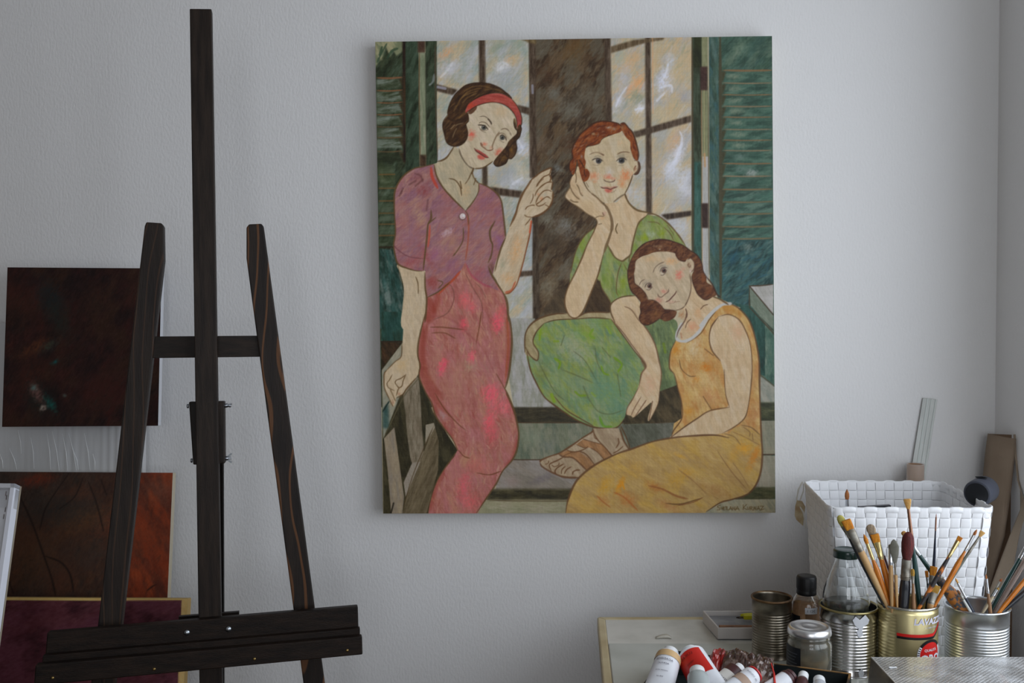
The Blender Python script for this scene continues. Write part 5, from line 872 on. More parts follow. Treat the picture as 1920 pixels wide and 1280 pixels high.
wr_ = wood('stained_wood_leg_grain', (9, 9, .6), (30, 25, 23), (42, 34, 29), ((4.5, 4.5, 1.1), 2.8, .90, (112, 74, 46), .6)); wt = wood('stained_wood_tray', (.8, 10, 14), (22, 16, 13), (36, 26, 20))
te = thing('easel', 'tall dark-stained wooden studio easel, empty, standing at the left before the wall', 'easel', (E0.x, E0.y, 0))
# mast
a, b = E(355.5, 16), E(372, 1158); c, d = E(396.5, 16.5), E(414.5, 1158)
prism('mast', [a, c, ext(c, d), ext(a, b)], -EN * .022, wv, te, bev=.0015)
# side legs
def leg(pts, ext2, mat):
    P_ = [E(x, y, -.024) for x, y in pts]
    (i0, i1), (j0, j1) = ext2
    P_[i1] = ext(P_[i0], P_[i1]); P_[j1] = ext(P_[j0], P_[j1])
    return prism('leg', P_, -EN * .026, mat, te, bev=.002)
leg([(274, 416), (303, 418), (306, 424), (307, 487), (230, 1150), (183, 1175), (271, 424)], ((3, 4), (6, 5)), wl)
leg([(467, 420), (490, 419), (494, 424), (590, 1140), (550, 1140), (462, 484), (462, 426)], ((2, 3), (5, 4)), wr_)
prism('crossbar', [E(286, 630.5, -.03), E(484, 629, -.03), E(488, 668.5, -.03), E(286, 671, -.03)], -EN * .018, wood('stained_wood_bar', (.8, 10, 14), (31, 26, 23), (44, 35, 29)), te, bev=.001)
# rear leg
ra, rb = E(378, 752, -.052), E(418, 752, -.052); rc = E(419.5, 1180, -.17); rd = E(384, 1180, -.17)
prism('rear_leg', [ra, rb, ext(rb, rc), ext(ra, rd)], -EN * .02, wood('stained_wood_rear', (14, 14, .7), (17, 14, 13), (26, 21, 19)), te, bev=.001)
zinc = M('zinc_steel', (176, 182, 190), .28, 1.0)
for pts in ([(354, 753), (372, 753), (376, 871), (362, 871)], [(405, 752), (420.5, 752), (421.5, 869), (405, 869)]):
    prism('hinge_block', [E(x, y, -.026) for x, y in pts], -EN * .03, wv, te, bev=.002)
for (x, y) in ((354, 761), (361, 863)):
    c = E(x, y, -.038); hd = lathe('bolt_head', [(.0, .0), (.004, .0), (.0042, .002), (.003, .0035), (0, .004)], zinc, None, 16); hd.parent = te
    hd.matrix_world = Matrix.Translation(c) @ (-TD).to_track_quat('Z', 'Y').to_matrix().to_4x4(); hd.matrix_basis = pm(te).inverted() @ hd.matrix_world
def wing(x, y, rot):
    c = E(x, y, -.038); q = TD.to_track_quat('Z', 'Y').to_matrix().to_4x4() @ Matrix.Rotation(rot, 4, 'Z')
    v, f = lathe_data([(0, 0), (.004, 0), (.0045, .001), (.0038, .006), (.0022, .0065), (.0022, .011), (0, .0112)], 14)
    for s in (-1, 1):
        b = len(v); o_ = [(s * .002, -.001, .001), (s * .0075, -.001, .008), (s * .0095, -.001, .011), (s * .0075, -.001, .0125), (s * .004, -.001, .009), (s * .002, -.001, .006)]
        v += [tuple(p) for p in o_] + [(p[0], .001, p[2]) for p in o_]; n = 6
        f += [tuple(b + i for i in range(n)), tuple(b + n + i for i in range(n - 1, -1, -1))] + [(b + i, b + (i + 1) % n, b + n + (i + 1) % n, b + n + i) for i in range(n)]
    o = mesh('wing_nut', v, f, zinc, None, world=False); o.parent = te; o.matrix_basis = pm(te).inverted() @ (Matrix.Translation(c) @ q); smooth_angle(o, 40)
wing(421, 760, .2); wing(422, 859, 1.2)
# tray
prism('back_plate', [E(335, 1156, -.05), E(448, 1147, -.05), E(448, 1172, -.05), E(335, 1182, -.05)], -EN * .012, wt, te)
prism('tray_back_board', [E(88, 1186, .001 + .018), E(671, 1136.5, .019), E(672.5, 1186, .019), E(84, 1238, .019)], -EN * .018, wt, te, bev=.002)
prism('tray_shelf', [E(80, 1229, .034), E(675, 1177.5, .034), E(675, 1200, .034), E(78, 1254, .034)], -EN * .0145, wt, te, bev=.001)
prism('tray_lip', [E(66, 1247, .052), E(679, 1192.5, .052), E(680, 1227, .052), E(63, 1286, .052)], -EN * .0175, wt, te, bev=.002)
def dome(name, x, y, off, r, mat):
    v, f = lathe_data([(r, 0), (r * .95, r * .25), (r * .7, r * .5), (r * .35, r * .62), (.0001, r * .66)], 16)
    o = mesh(name, v, f, mat, None, smooth=True, world=False); o.parent = te
    o.matrix_basis = pm(te).inverted() @ (Matrix.Translation(E(x, y, off)) @ EN.to_track_quat('Z', 'Y').to_matrix().to_4x4())
dome('dome_bolt', 350.5, 1185.5, .019, .0053, zinc); dome('dome_bolt', 428.5, 1179, .019, .0053, zinc)
brass = M('brass_screw', (150, 126, 80), .4, 1.0)
for x, y in ((98.5, 1270.5), (289, 1254), (477, 1235), (651, 1219)): dome('screw', x, y, .052, .0028, brass)

# ================================================================= TABLE
ZT = .76
white_lam = M('table_white', (216, 214, 206), .42, var=(178, 176, 166), vscale=9, thr=(.42, .75), bump=.12, bscale=30, coat=.15)
cream = M('table_edging', (206, 192, 156), .6, var=(182, 164, 126), vscale=14)
BL_, FLx = onZ(1120, 1157, ZT), onZ(1131, 1290, ZT)
ty = BL_.y; tx0 = BL_.x; TF = -1.25
ttab = thing('table', 'white work table with worn cream edging, in the right corner under the jars and cans', 'table', ((tx0 + .862) / 2, (ty + TF) / 2, 0))
slx = (onZ(1131, 1280, ZT).x - BL_.x) / (onZ(1131, 1280, ZT).y - BL_.y)
TXR = .862
def tabx(y): return tx0 + slx * (y - ty)
ew = .016
def quad_slab(name, pts, z0, z1, mat, par, bev=0): return prism(name, [(x, y, z0) for x, y in pts], (0, 0, z1 - z0), mat, par, bev=bev)
quad_slab('table_top', [(tx0 + ew, ty - ew), (TXR - ew, ty - ew), (TXR - ew, TF), (tabx(TF) + ew, TF)], ZT - .028, ZT, white_lam, ttab)
quad_slab('edging', [(tx0, ty), (TXR, ty), (TXR - ew, ty - ew), (tx0 + ew, ty - ew)], ZT - .03, ZT + .0015, cream, ttab, .003)
quad_slab('edging', [(tx0, ty), (tx0 + ew, ty - ew), (tabx(TF) + ew, TF), (tabx(TF), TF)], ZT - .03, ZT + .0015, cream, ttab, .003)
quad_slab('edging', [(TXR, ty), (TXR, TF), (TXR - ew, TF), (TXR - ew, ty - ew)], ZT - .03, ZT + .0015, cream, ttab, .003)
for lx_, ly_ in ((tx0 + .05, ty - .05), (TXR - .05, ty - .05), (tabx(TF) + .05, TF + .05), (TXR - .05, TF + .05)): box('leg', lx_ - .02, lx_ + .02, ly_ - .02, ly_ + .02, 0, ZT - .028, M('table_leg', (200, 198, 190), .5), ttab, .002)
s0 = onZ(1126, 1208, ZT); sy = s0.y
ts = tag(quad_slab('cover_sheet', [(tabx(sy) + ew + .002, sy), (TXR - ew - .002, sy - .006), (TXR - ew - .002, TF + .01), (tabx(TF) + ew + .002, TF + .01)], ZT + .0004, ZT + .0022, M('cover_sheet', (190, 192, 184), .3, var=(168, 170, 160), vscale=12, thr=(.4, .8), coat=.3), None), 'smooth pale sheet covering the front part of the white table top', 'sheet')
# little curled scrap and chip on the table
cc = onZ(1252, 1196, ZT + .001); v = []; f = []
for i in range(9):
    a = -.3 + i * .42
    for j in range(2): v.append((cc.x - .022 + .0036 * i + .004 * math.sin(a), cc.y + (-.004 if j == 0 else .006), cc.z + .0005 + .0055 * math.sin(i / 8 * math.pi) * (.4 + .6 * j)))
for i in range(8): f.append((2 * i, 2 * i + 1, 2 * i + 3, 2 * i + 2))
o = tag(mesh('paper_scrap', v, f, M('scrap', (206, 202, 190), .6), smooth=True), 'small curled pale scrap lying on the bare left part of the table', 'scrap'); sd = o.modifiers.new('s', 'SOLIDIFY'); sd.thickness = .0006
# ================================================================= CANS
def table_at(xp, yp, dep):
    """axis position of an upright thing whose axis is seen at xp, at optical depth dep"""
    p = atD(xp, yp, dep); return Vector((p.x, p.y, ZT))
def can_profile(R, H, ribs, z0, z1, amp=.0011, wall=.0012):
    pr = [(.0001, .003), (R * .86, .003), (R * .9, .0), (R + .001, .0), (R + .0016, .0015), (R + .001, .004), (R, .005)]
    n = ribs * 6
    for i in range(n + 1):
        z = z0 + (z1 - z0) * i / n; pr.append((R - amp * (.5 - .5 * math.cos(2 * math.pi * i / 6)), z))
    pr += [(R, z1 + .001), (R, H - .004), (R + .0012, H - .0034), (R + .0018, H - .0015), (R + .0010, H), (R - .0006, H), (R - .0016, H - .0015), (R - wall - .0008, H - .005)]
    n2 = max(8, ribs * 2)
    for i in range(n2 + 1): pr.append((R - wall - amp * (.5 - .5 * math.cos(math.pi * i)), z1 + (z0 - z1) * i / n2))
    pr += [(R - wall, .005), (R * .5, .004), (.0001, .004)]
    return pr
def can(name, label, base, R, H, ribs, z0, z1, mat, rimmat, amp=.0011, fn=None, seg=96):
    t = thing(name, label, 'can', base, rot=Quaternion((0, 0, 1), math.atan2(-(CAM.x - base.x), (CAM.y - base.y)) + math.pi))   # local -Y looks to the camera
    body = lathe('body', can_profile(R, H, ribs, z0, z1, amp), mat, t, seg, fn)
    v, f = lathe_data([(R + .0005, H - .004), (R + .0016, H - .0034), (R + .0024, H - .0014), (R + .0014, H + .0004), (R - .0008, H + .0004), (R - .0018, H - .0015)], seg)
    rim = mesh('rim', v, f, rimmat, t, smooth=True, world=False)
    return t
def tin(name, col, var, rough, bump=.15, **k): return M(name, col, rough, 1.0, var=var, vscale=26, bump=bump, bscale=40, **k)
rust = M('rusty_rim', (122, 96, 66), .45, .8, var=(84, 62, 44), vscale=60)
b1 = table_at(1447, 1180, 1.854); H1 = .111
can('tin_can', 'dull grimy ribbed empty tin can with a rusty rim, in front of the white tray', b1, .0360, H1, 15, .014, .087, tin('grimy_tin', (150, 142, 128), (96, 86, 70), .34, thr=(.4, .68)), rust, .0010)
b3 = table_at(1590.5, 1200, 1.78); H3 = .1178
t3 = can('tin_can', 'shiny ribbed tin can holding the glass bottle with the green lid', b3, .0494, H3, 15, .014, .096, tin('bright_tin', (222, 222, 224), (196, 194, 192), .2, .04), M('gilt_rim', (168, 156, 110), .3, 1.0), .0013)
t3b = [c for c in bpy.data.objects if c.parent == t3 and c.name.startswith('body')][0]
# torn paper remains glued on the shiny can
def patch(name, par, R, pts, mat, dr=.0006, world=False):
    """patch of flat shape wrapped round a can: pts (angle from front in deg, z)"""
    bm = bmesh.new(); vs = [bm.verts.new((x, y, 0)) for x, y in pts]; bm.faces.new(vs); bmesh.ops.triangulate(bm, faces=bm.faces)
    for _ in range(2): bmesh.ops.subdivide_edges(bm, edges=bm.edges[:], cuts=1, use_grid_fill=False)
    v = []
    for x in bm.verts:
        a = math.radians(-90 + x.co.x); v.append(((R + dr) * math.cos(a), (R + dr) * math.sin(a), x.co.y))
    bm.verts.index_update(); f = [tuple(q.index for q in p.verts) for p in bm.faces]; bm.free()
    return mesh(name, v, f, mat, par, world=False)
glue = M('paper_remains', (206, 208, 214), .6)
patch('paper_remains', t3b, .0494, [(8, .105), (14, .112), (22, .106), (34, .114), (44, .104), (40, .097), (30, .094), (27, .086), (30, .078), (20, .074), (16, .083), (20, .09), (12, .097)], glue)
patch('paper_remains', t3b, .0494, [(20, .013), (26, .02), (32, .012), (30, .004), (22, .004)], glue)
# gold coffee can
b4 = table_at(1701.5, 1200, 1.745); R4 = .0497; H4 = .134
goldm = M('gold_tin', (226, 212, 160), .3, .85, var=(214, 198, 146), vscale=8)
def ribfn(a, z, r):
    d = (math.degrees(a) + 90 + 180) % 360 - 180          # 0 = towards the camera
    if abs(r - R4) > .0006 or not (.014 < z < .118): return 0
    w = max(0, min(1, (-d - 22) / 6)) * (1 if d < -15 else 0)
    return -.0011 * w * (.5 - .5 * math.cos(2 * math.pi * z / .0058))
pr4 = [(.0001, .003), (R4 * .86, .003), (R4 * .9, 0), (R4 + .001, 0), (R4 + .0016, .0015), (R4, .005)] + [(R4, .008 + i * .00097) for i in range(118)] + [(R4, H4 - .008), (R4 - .002, H4 - .0062), (R4 - .002, H4 - .0045), (R4 + .0012, H4 - .0034), (R4 + .0018, H4 - .0015), (R4 + .001, H4), (R4 - .0016, H4 - .0015), (R4 - .002, H4 - .006), (R4 - .002, .005), (.0001, .004)]
t4 = thing('coffee_can', 'gold coffee can with red and white print, full of paint brushes', 'can', b4, rot=Quaternion((0, 0, 1), math.atan2(-(CAM.x - b4.x), (CAM.y - b4.y)) + math.pi))
t4b = lathe('body', pr4, goldm, t4, 128, ribfn)
v, f = lathe_data([(R4 + .0005, H4 - .004), (R4 + .0016, H4 - .0034), (R4 + .0024, H4 - .0014), (R4 + .0014, H4 + .0004), (R4 - .0008, H4 + .0004), (R4 - .0018, H4 - .0015)], 96); mesh('rim', v, f, M('tin_rim', (196, 194, 186), .25, 1.0), t4, smooth=True, world=False)
redp = M('print_red', (206, 30, 26), .35); blk = M('print_black', (22, 22, 24), .35); wh_ = M('print_white', (226, 226, 234), .4); lil = M('print_lilac', (208, 208, 226), .4)
def arc_band(name, par, R, a0, a1, z0f, z1f, mat, dr=.0005, n=24):
    v = []; f = []
    for i in range(n + 1):
        d = a0 + (a1 - a0) * i / n; a = math.radians(-90 + d)
        for z in (z0f(d), z1f(d)): v.append(((R + dr) * math.cos(a), (R + dr) * math.sin(a), z))
    for i in range(n): f.append((2 * i, 2 * i + 2, 2 * i + 3, 2 * i + 1))
    return mesh(name, v, f, mat, par, world=False)
kx = lambda d: max(0, d - 56) * .0007
arc_band('red_stripe', t4b, R4, -20, 84, lambda d: .0855 + kx(d), lambda d: .0905 + kx(d), redp); arc_band('black_stripe', t4b, R4, -20, 84, lambda d: .0812 + kx(d), lambda d: .0855 + kx(d), blk)
def text_on(name, par, R, s, size, ang, z, mat, bold=0, dr=.0011, slant=0, sx=1.0, thick=.0):
    v, f = text_mesh(s, size, bold)
    bm = bmesh.new(); vs = [bm.verts.new(p) for p in v]
    for q in f:
        try: bm.faces.new([vs[i] for i in q])
        except Exception: pass
    bm.verts.index_update(); out = []
    for p in bm.verts:
        a = math.radians(-90 + ang) + (p.co.x * sx + slant * p.co.y) / R; out.append(((R + dr) * math.cos(a), (R + dr) * math.sin(a), z + p.co.y))
    fc = [tuple(q.index for q in p.verts) for p in bm.faces]; bm.free()
    return mesh(name, out, fc, mat, par, world=False)
def disc_on(name, par, R, ang, z, r0, r1, a0, a1, mat, dr, n=40, sy=1.0):
    v = []; f = []; mid = 5
    for i in range(n + 1):
        t_ = math.radians(a0 + (a1 - a0) * i / n)
        for k in range(mid + 1):
            r = r0 + (r1 - r0) * k / mid; x = r * math.cos(t_); y = r * math.sin(t_) * sy; a = math.radians(-90 + ang) + x / R
            v.append(((R + dr) * math.cos(a), (R + dr) * math.sin(a), z + y))
    for i in range(n):
        for k in range(mid): a = i * (mid + 1) + k; f.append((a, a + 1, a + mid + 2, a + mid + 1))
    return mesh(name, v, f, mat, par, world=False)
text_on('lettering', t4b, R4 - .0, 'LAVAZZA', .0148, 49, .1118, lil, .0005, slant=.15)
text_on('lettering', t4b, R4, 'IL CAFFÈ D\'ITALIA', .0034, 49, .1015, lil, 0)
disc_on('seal', t4b, R4, 48, .0545, 0, .0215, 0, 360, redp, .0008); disc_on('seal_ring', t4b, R4, 48, .0545, .0215, .0262, 35, 145, blk, .0010); disc_on('seal_ring', t4b, R4, 48, .0545, .0215, .0262, 145, 395, wh_, .0010)
for k in range(26):
    a0 = 150 + k * 9; disc_on('ring_tick', t4b, R4, 48, .0545, .022, .0257, a0, a0 + 3.5, blk, .0012, 2) if k < 14 else None
text_on('lettering', t4b, R4, 'QUALITÀ', .0062, 47, .0625, wh_, .0001, dr=.0014); text_on('lettering', t4b, R4, 'ORO', .0185, 48, .0475, wh_, .0007, dr=.0014)
b5 = table_at(1831, 1200, 1.75); H5 = .1245
can('tin_can', 'bright silver ribbed tin can with brushes, rightmost of the cans', b5, .0522, H5, 16, .016, .096, tin('silver_tin', (222, 226, 230), (204, 206, 208), .3, .0), M('silver_rim', (200, 204, 208), .22, 1.0), .0013)
# ================================================================= GLASS
glass = M('clear_glass', (250, 252, 252), .02, trans=1.0, ior=1.46)
def bottle_profile(out, th):
    inn = [(max(.0001, r - th), z + (th if i == 0 else 0)) for i, (r, z) in enumerate(out)]
    inn[0] = (.0001, out[0][1] + th * 1.5); inn[1] = (out[1][0] - th, out[1][1] + th * 1.5)
    return out + inn[::-1]
bb = Vector((b3.x - .004, b3.y, ZT + .0042))
tb = thing('glass_bottle', 'clear glass bottle with a dark green lid, standing inside the shiny tin can', 'bottle', bb)
rmax = .0405
oz = [(.0001, 0), (.034, 0), (.0395, .004), (rmax, .02), (rmax, .1275), (.0398, .140), (.0375, .152), (.0335, .165), (.0285, .179), (.0238, .192), (.0208, .2015), (.0200, .207), (.0205, .2095), (.0198, .212), (.0198, .224)]
oz = [(r, z * .946) for r, z in oz]
lathe('bottle_glass', bottle_profile(oz, .0022), glass, tb, 64)
lg = M('green_lid', (10, 42, 36), .3, coat=.4)
lathe('lid', [(r, z * .946) for r, z in [(.0186, .2105), (.0222, .2105), (.0226, .213), (.0220, .218), (.0224, .2225), (.0212, .2252), (.018, .2262), (.017, .2252), (.0001, .2250)]], lg, tb, 48)
wb = M('water', (226, 230, 226), .02, trans=1.0, ior=1.33)
lathe('water', [(.0001, .0045), (.036, .0045), (.0379, .012), (.0379, .118), (.0001, .118)], M('murky_water', (150, 152, 140), .05, trans=.85, ior=1.33), tb, 48)
# jar
bj = table_at(1517.5, 1200, 1.725); tj = thing('glass_jar', 'small cloudy glass jar with silver lid and black label before the tin cans', 'jar', bj, rot=Quaternion((0, 0, 1), math.atan2(-(CAM.x - bj.x), (CAM.y - bj.y)) + math.pi))
cloudy = M('cloudy_glass', (236, 238, 230), .07, trans=.93, ior=1.46, var=(214, 208, 190), vscale=14)
RJ = .0372
SJ = .965
jo = [(.0001, 0), (RJ - .004, 0), (RJ, .005), (RJ, .07), (RJ - .0012, .0745), (RJ - .0036, .0785), (RJ - .0036, .0815), (RJ - .0022, .083), (RJ - .0036, .085), (RJ - .0036, .095)]
jo = [(r * 1.012, z * SJ) for r, z in jo]
lathe('jar_glass', bottle_profile(jo, .0024), cloudy, tj, 64)
lathe('dried_paint', [(.0001, .004), (RJ - .0035, .005), (RJ - .003, .038), (RJ - .006, .045), (.0001, .03)], M('dried_paint', (160, 122, 74), .7, var=(130, 128, 112), vscale=20), tj, 48)
RL = .0352
lathe('lid', [(r * 1.012, z * SJ) for r, z in [(RL - .001, .0885), (RL + .0012, .0885), (RL + .0018, .0905), (RL + .0006, .0985), (RL - .0016, .1015), (RL - .004, .1022), (RL - .0055, .1012), (RL - .0065, .1005), (.0155, .1003), (.0135, .1012), (.0115, .1003), (.0001, .1003)]], M('silver_lid', (226, 226, 228), .3, .95), tj, 64)
arc_band('label', tj, RJ * 1.012, -88, -22, lambda d: .008, lambda d: .068, M('black_label', (26, 28, 34), .5), .0006)
for k in range(9): arc_band('label_line', tj, RJ * 1.012, -84, -30 - (k * 7) % 11, lambda d: .0135 + k * .0054, lambda d: .0147 + k * .0054, M('label_print', (86, 90, 98), .5), .001, 8)
# small amber bottle
ba = table_at(1512, 1150, 1.86); ta_ = thing('medium_bottle', 'little bottle of brownish liquid with a black screw cap and white price sticker', 'bottle', ba, rot=Quaternion((0, 0, 1), math.atan2(-(CAM.x - ba.x), (CAM.y - ba.y)) + math.pi))
def facet(a, z, r):
    if .07 < z < .118: return -.0016 * (abs(math.sin(a * 3)))
    return 0
ao = [(.0001, 0), (.022, 0), (.0255, .003), (.0262, .01), (.0262, .072), (.0275, .078), (.0278, .088), (.0255, .1), (.019, .112), (.0145, .118), (.0135, .12), (.0135, .132)]
lathe('bottle_glass', bottle_profile(ao, .0016), M('bottle_glass', (250, 244, 236), .03, trans=1.0, ior=1.46), ta_, 60, facet)
lathe('liquid', [(.0001, .003), (.0238, .003), (.0244, .072), (.0256, .079), (.0260, .088), (.0232, .1005), (.0001, .1005)], M('amber_medium', (232, 196, 164), .08, trans=.7, ior=1.45, var=(206, 164, 130), vscale=20), ta_, 60)
lathe('cap', [(.0135, .113), (.0176, .113), (.0182, .115), (.0180, .1195), (.0176, .1215), (.0179, .124), (.0179, .1432), (.0168, .147), (.013, .1482), (.0001, .1478)], M('black_cap', (16, 16, 18), .45, bump=.0), ta_, 72, lambda a, z, r: (.0005 * math.cos(a * 30) if .123 < z < .144 and r > .017 else 0))
arc_band('price_sticker', ta_, .0262, -5, 42, lambda d: .083, lambda d: .0945, M('sticker', (216, 218, 224), .6), .0022, 10)
text_on('price', ta_, .0285, '1 12€', .0066, 17, .0885, M('ink', (70, 72, 84), .6), 0, dr=.0003, sx=1.0)
arc_band('label', ta_, .0262, -88, -24, lambda d: .02, lambda d: .078, M('black_label', (26, 28, 34), .5), .0014, 14)
# ================================================================= WHITE TRAY WITH KNIFE
trm = M('tray_card', (204, 198, 194), .65, bump=.1, bscale=200)
tf = onZ(1346, 1200, ZT); tk = onZ(1317.5, 1144.5, ZT + .0245); tr = onZ(1498, 1200, ZT)
yb_, yf_ = tk.y, tf.y; xl_f, xl_b = tf.x, tk.x; xr_ = tr.x
tt = thing('tray', 'shallow white cardboard tray holding a yellow knife, behind the grimy can', 'tray', ((xl_f + xr_) / 2, (yb_ + yf_) / 2, ZT))
w_ = .0035; zt_ = ZT + .0245
quad_slab('tray_floor', [(xl_f, yf_), (xr_, yf_), (xr_, yb_), (xl_b, yb_)], ZT + .0005, ZT + .0025, M('tray_inside', (150, 150, 152), .6), tt)
quad_slab('tray_wall', [(xl_f, yf_), (xr_, yf_), (xr_, yf_ + w_), (xl_f + .002, yf_ + w_)], ZT + .0005, zt_, trm, tt, .0008)
quad_slab('tray_wall', [(xl_b, yb_), (xr_, yb_), (xr_, yb_ - w_), (xl_b + .002, yb_ - w_)], ZT + .0005, zt_, trm, tt, .0008)
quad_slab('tray_wall', [(xl_f, yf_ + .0002), (xl_f + w_, yf_ + .0002), (xl_b + w_, yb_ - .0002), (xl_b, yb_ - .0002)], ZT + .0005, zt_ + .0002, trm, tt, .0008)
quad_slab('tray_wall', [(xr_ - w_, yf_), (xr_, yf_), (xr_, yb_), (xr_ - w_, yb_)], ZT + .0005, zt_, trm, tt, .0008)
yfl = yf_ + .018
v, f = tube_pts([(xl_f + .006, yfl + .002, ZT + .0205), (xr_ - .02, yfl + .001, ZT + .0205)], .0032, 6)
tag(mesh('stick', v, f, M('brown_stick', (150, 108, 78), .6, var=(110, 76, 54), vscale=60)), 'thin brown wooden stick lying inside the white tray', 'stick')
o = tag(prism('card', [(xl_f + .008, yfl + .008, ZT + .013), (xr_ - .03, yfl + .008, ZT + .013), (xr_ - .03, yb_ - .008, ZT + .0155), (xl_b + .010, yb_ - .008, ZT + .0155)], (0, 0, .0008), M('grey_card', (150, 152, 156), .45, var=(120, 122, 128), vscale=30)), 'grey card lying flat inside the white tray', 'card')
kn = onZ(1391, 1160, ZT + .02); tk_ = thing('utility_knife', 'yellow handled snips with a dark wire loop lying in the white tray', 'knife', kn)
yel = M('yellow_plastic', (196, 190, 30), .4)
ka, kb = onZ(1393, 1160, ZT + .0225), onZ(1494, 1156, ZT + .0225); kd = (kb - ka).normalized(); ks = Vector((-kd.y, kd.x, 0))
prism('handle', [ka - ks * .006, ka + kd * .01 - ks * .0075, kb - ks * .006, kb + ks * .001, ka + kd * .012 - ks * .000, ka], (0, 0, .009), yel, tk_, bev=.0015)
prism('handle', [ka + ks * .006 - kd * .004, ka + ks * .003 + kd * .01, kb + ks * .004, kb + ks * .011, ka + kd * .01 + ks * .0095], (0, 0, .009), yel, tk_, bev=.0015)
pts = [ka + kd * .006 + Vector((0, 0, .003)) - ks * .003, ka - kd * .008 - ks * .004 + Vector((0, 0, .003)), ka - kd * .013 + ks * .0005 + Vector((0, 0, .003)), ka - kd * .008 + ks * .004 + Vector((0, 0, .003)), ka + kd * .004 + ks * .004 + Vector((0, 0, .003))]
v, f = tube_pts(pts, .0011, 6); mesh('wire_loop', v, f, M('dark_steel', (70, 58, 50), .4, 1), tk_)
# ================================================================= WOVEN BASKET
ZB = 1.037
Tq = [onZ(1556, 952, ZB), onZ(1866, 953, ZB), onZ(1765, 903, ZB), onZ(1507, 902, ZB)]        # FL FR BR BL
Bq = [onZ(x, y, ZT + .002) for x, y in ((1572, 1228), (1836, 1228), (1768, 1160), (1521, 1160))]
def rounded(q, r, n=6):
    out = []
    for i in range(4):
        p, a, b = q[i], q[i - 1], q[(i + 1) % 4]; da = (a - p).normalized() * r; db = (b - p).normalized() * r
        for k in range(n + 1):
            t = k / n; out.append((p + da) * (1 - t) ** 2 + p * 2 * t * (1 - t) + (p + db) * t * t)
    return out
def resample(pts, n):
    P_ = pts + [pts[0]]; L = [0]
    for i in range(len(P_) - 1): L.append(L[-1] + (P_[i + 1] - P_[i]).length)
    out = []; j = 0
    for k in range(n):
        s = L[-1] * k / n
        while L[j + 1] < s: j += 1
        t = (s - L[j]) / max(1e-9, L[j + 1] - L[j]); out.append(P_[j].lerp(P_[j + 1], t))
    return out
NS, NR, SUB = 56, 15, 6
RT = resample(rounded(Tq, .022), NS * SUB); RB = resample(rounded(Bq, .018), NS * SUB)
cenT = sum(Tq, Vector()) / 4
def surf(si, h):
    a = RB[si % (NS * SUB)]; b = RT[si % (NS * SUB)]; p = a.lerp(b, h)
    # sides sag in slightly half way up
    tg_ = (RT[(si + 2) % (NS * SUB)] - RT[(si - 2) % (NS * SUB)]).normalized(); n = Vector((tg_.y, -tg_.x, 0)).normalized()
    return p, n, tg_
bk = thing('woven_basket', 'square white basket woven from flat plastic bands, on the table in the corner', 'basket', sum(Bq, Vector()) / 4)
band = M('white_band', (240, 241, 244), .42, spec=.45)
AMP = .0008
def wave(x): return max(-1, min(1, 2.2 * math.sin(x)))
def strip(name, cen, nor, wid, w, th, parent):
    """ribbon of centre points, normals, width directions"""
    v = []; f = []; n = len(cen)
    for c_, n_, s_ in zip(cen, nor, wid):
        for (a, b) in ((-.5, 0), (-.42, .8), (0, 1), (.42, .8), (.5, 0), (.42, -.8), (-.42, -.8)): v.append(c_ + s_ * (a * w) + n_ * (b * th / 2))
    for i in range(n - 1):
        for k in range(7): j = (k + 1) % 7; f.append((i * 7 + k, i * 7 + j, (i + 1) * 7 + j, (i + 1) * 7 + k))
    return v, f
for i in range(NS):
    cen = []; nor = []; wid = []
    si = i * SUB + SUB // 2; a = RT[(i * SUB) % (NS * SUB)]; b = RT[((i + 1) * SUB) % (NS * SUB)]; w = (b - a).length * 1.03
    for k in range(NR * SUB + 1):
        h = k / (NR * SUB); p, n, tg_ = surf(si, h)
        cen.append(p + n * (AMP * wave(math.pi * (k / SUB)) * (-1) ** i)); nor.append(n); wid.append(tg_)
    v, f = strip('v', cen, nor, wid, w, .0010, bk); mesh('upright_band', v, f, band, bk, smooth=True)
for j in range(NR):
    v = []; f = []; h = (j + .5) / NR; cen = []; nor = []; wid = []
    hh = (ZB - ZT) / NR * 1.03
    for si in range(NS * SUB + 1):
        p, n, tg_ = surf(si, h); q0, _, _ = surf(si, min(1, h + .03)); q1, _, _ = surf(si, max(0, h - .03))
        cen.append(p - n * (AMP * wave(math.pi * si / SUB) * (-1) ** j)); nor.append(n); wid.append((q0 - q1).normalized())
    v, f = strip('h', cen, nor, wid, hh, .0010, bk); mesh('level_band', v, f, band, bk, smooth=True)
cen = []; nor = []; wid = []
for si in range(NS * SUB + 1):
    p, n, tg_ = surf(si, 1.0); cen.append(p + Vector((0, 0, -.004 + .0008 * wave(math.pi * si / SUB))) + n * .0006 * wave(math.pi * si / SUB)); nor.append(n); wid.append(Vector((0, 0, 1)))
v, f = strip('r', cen, nor, wid, .012, .0034, bk); mesh('rim', v, f, band, bk, smooth=True)
prism('basket_floor', [p + Vector((0, 0, .0006)) for p in RB[::6]], (0, 0, .003), band, bk)
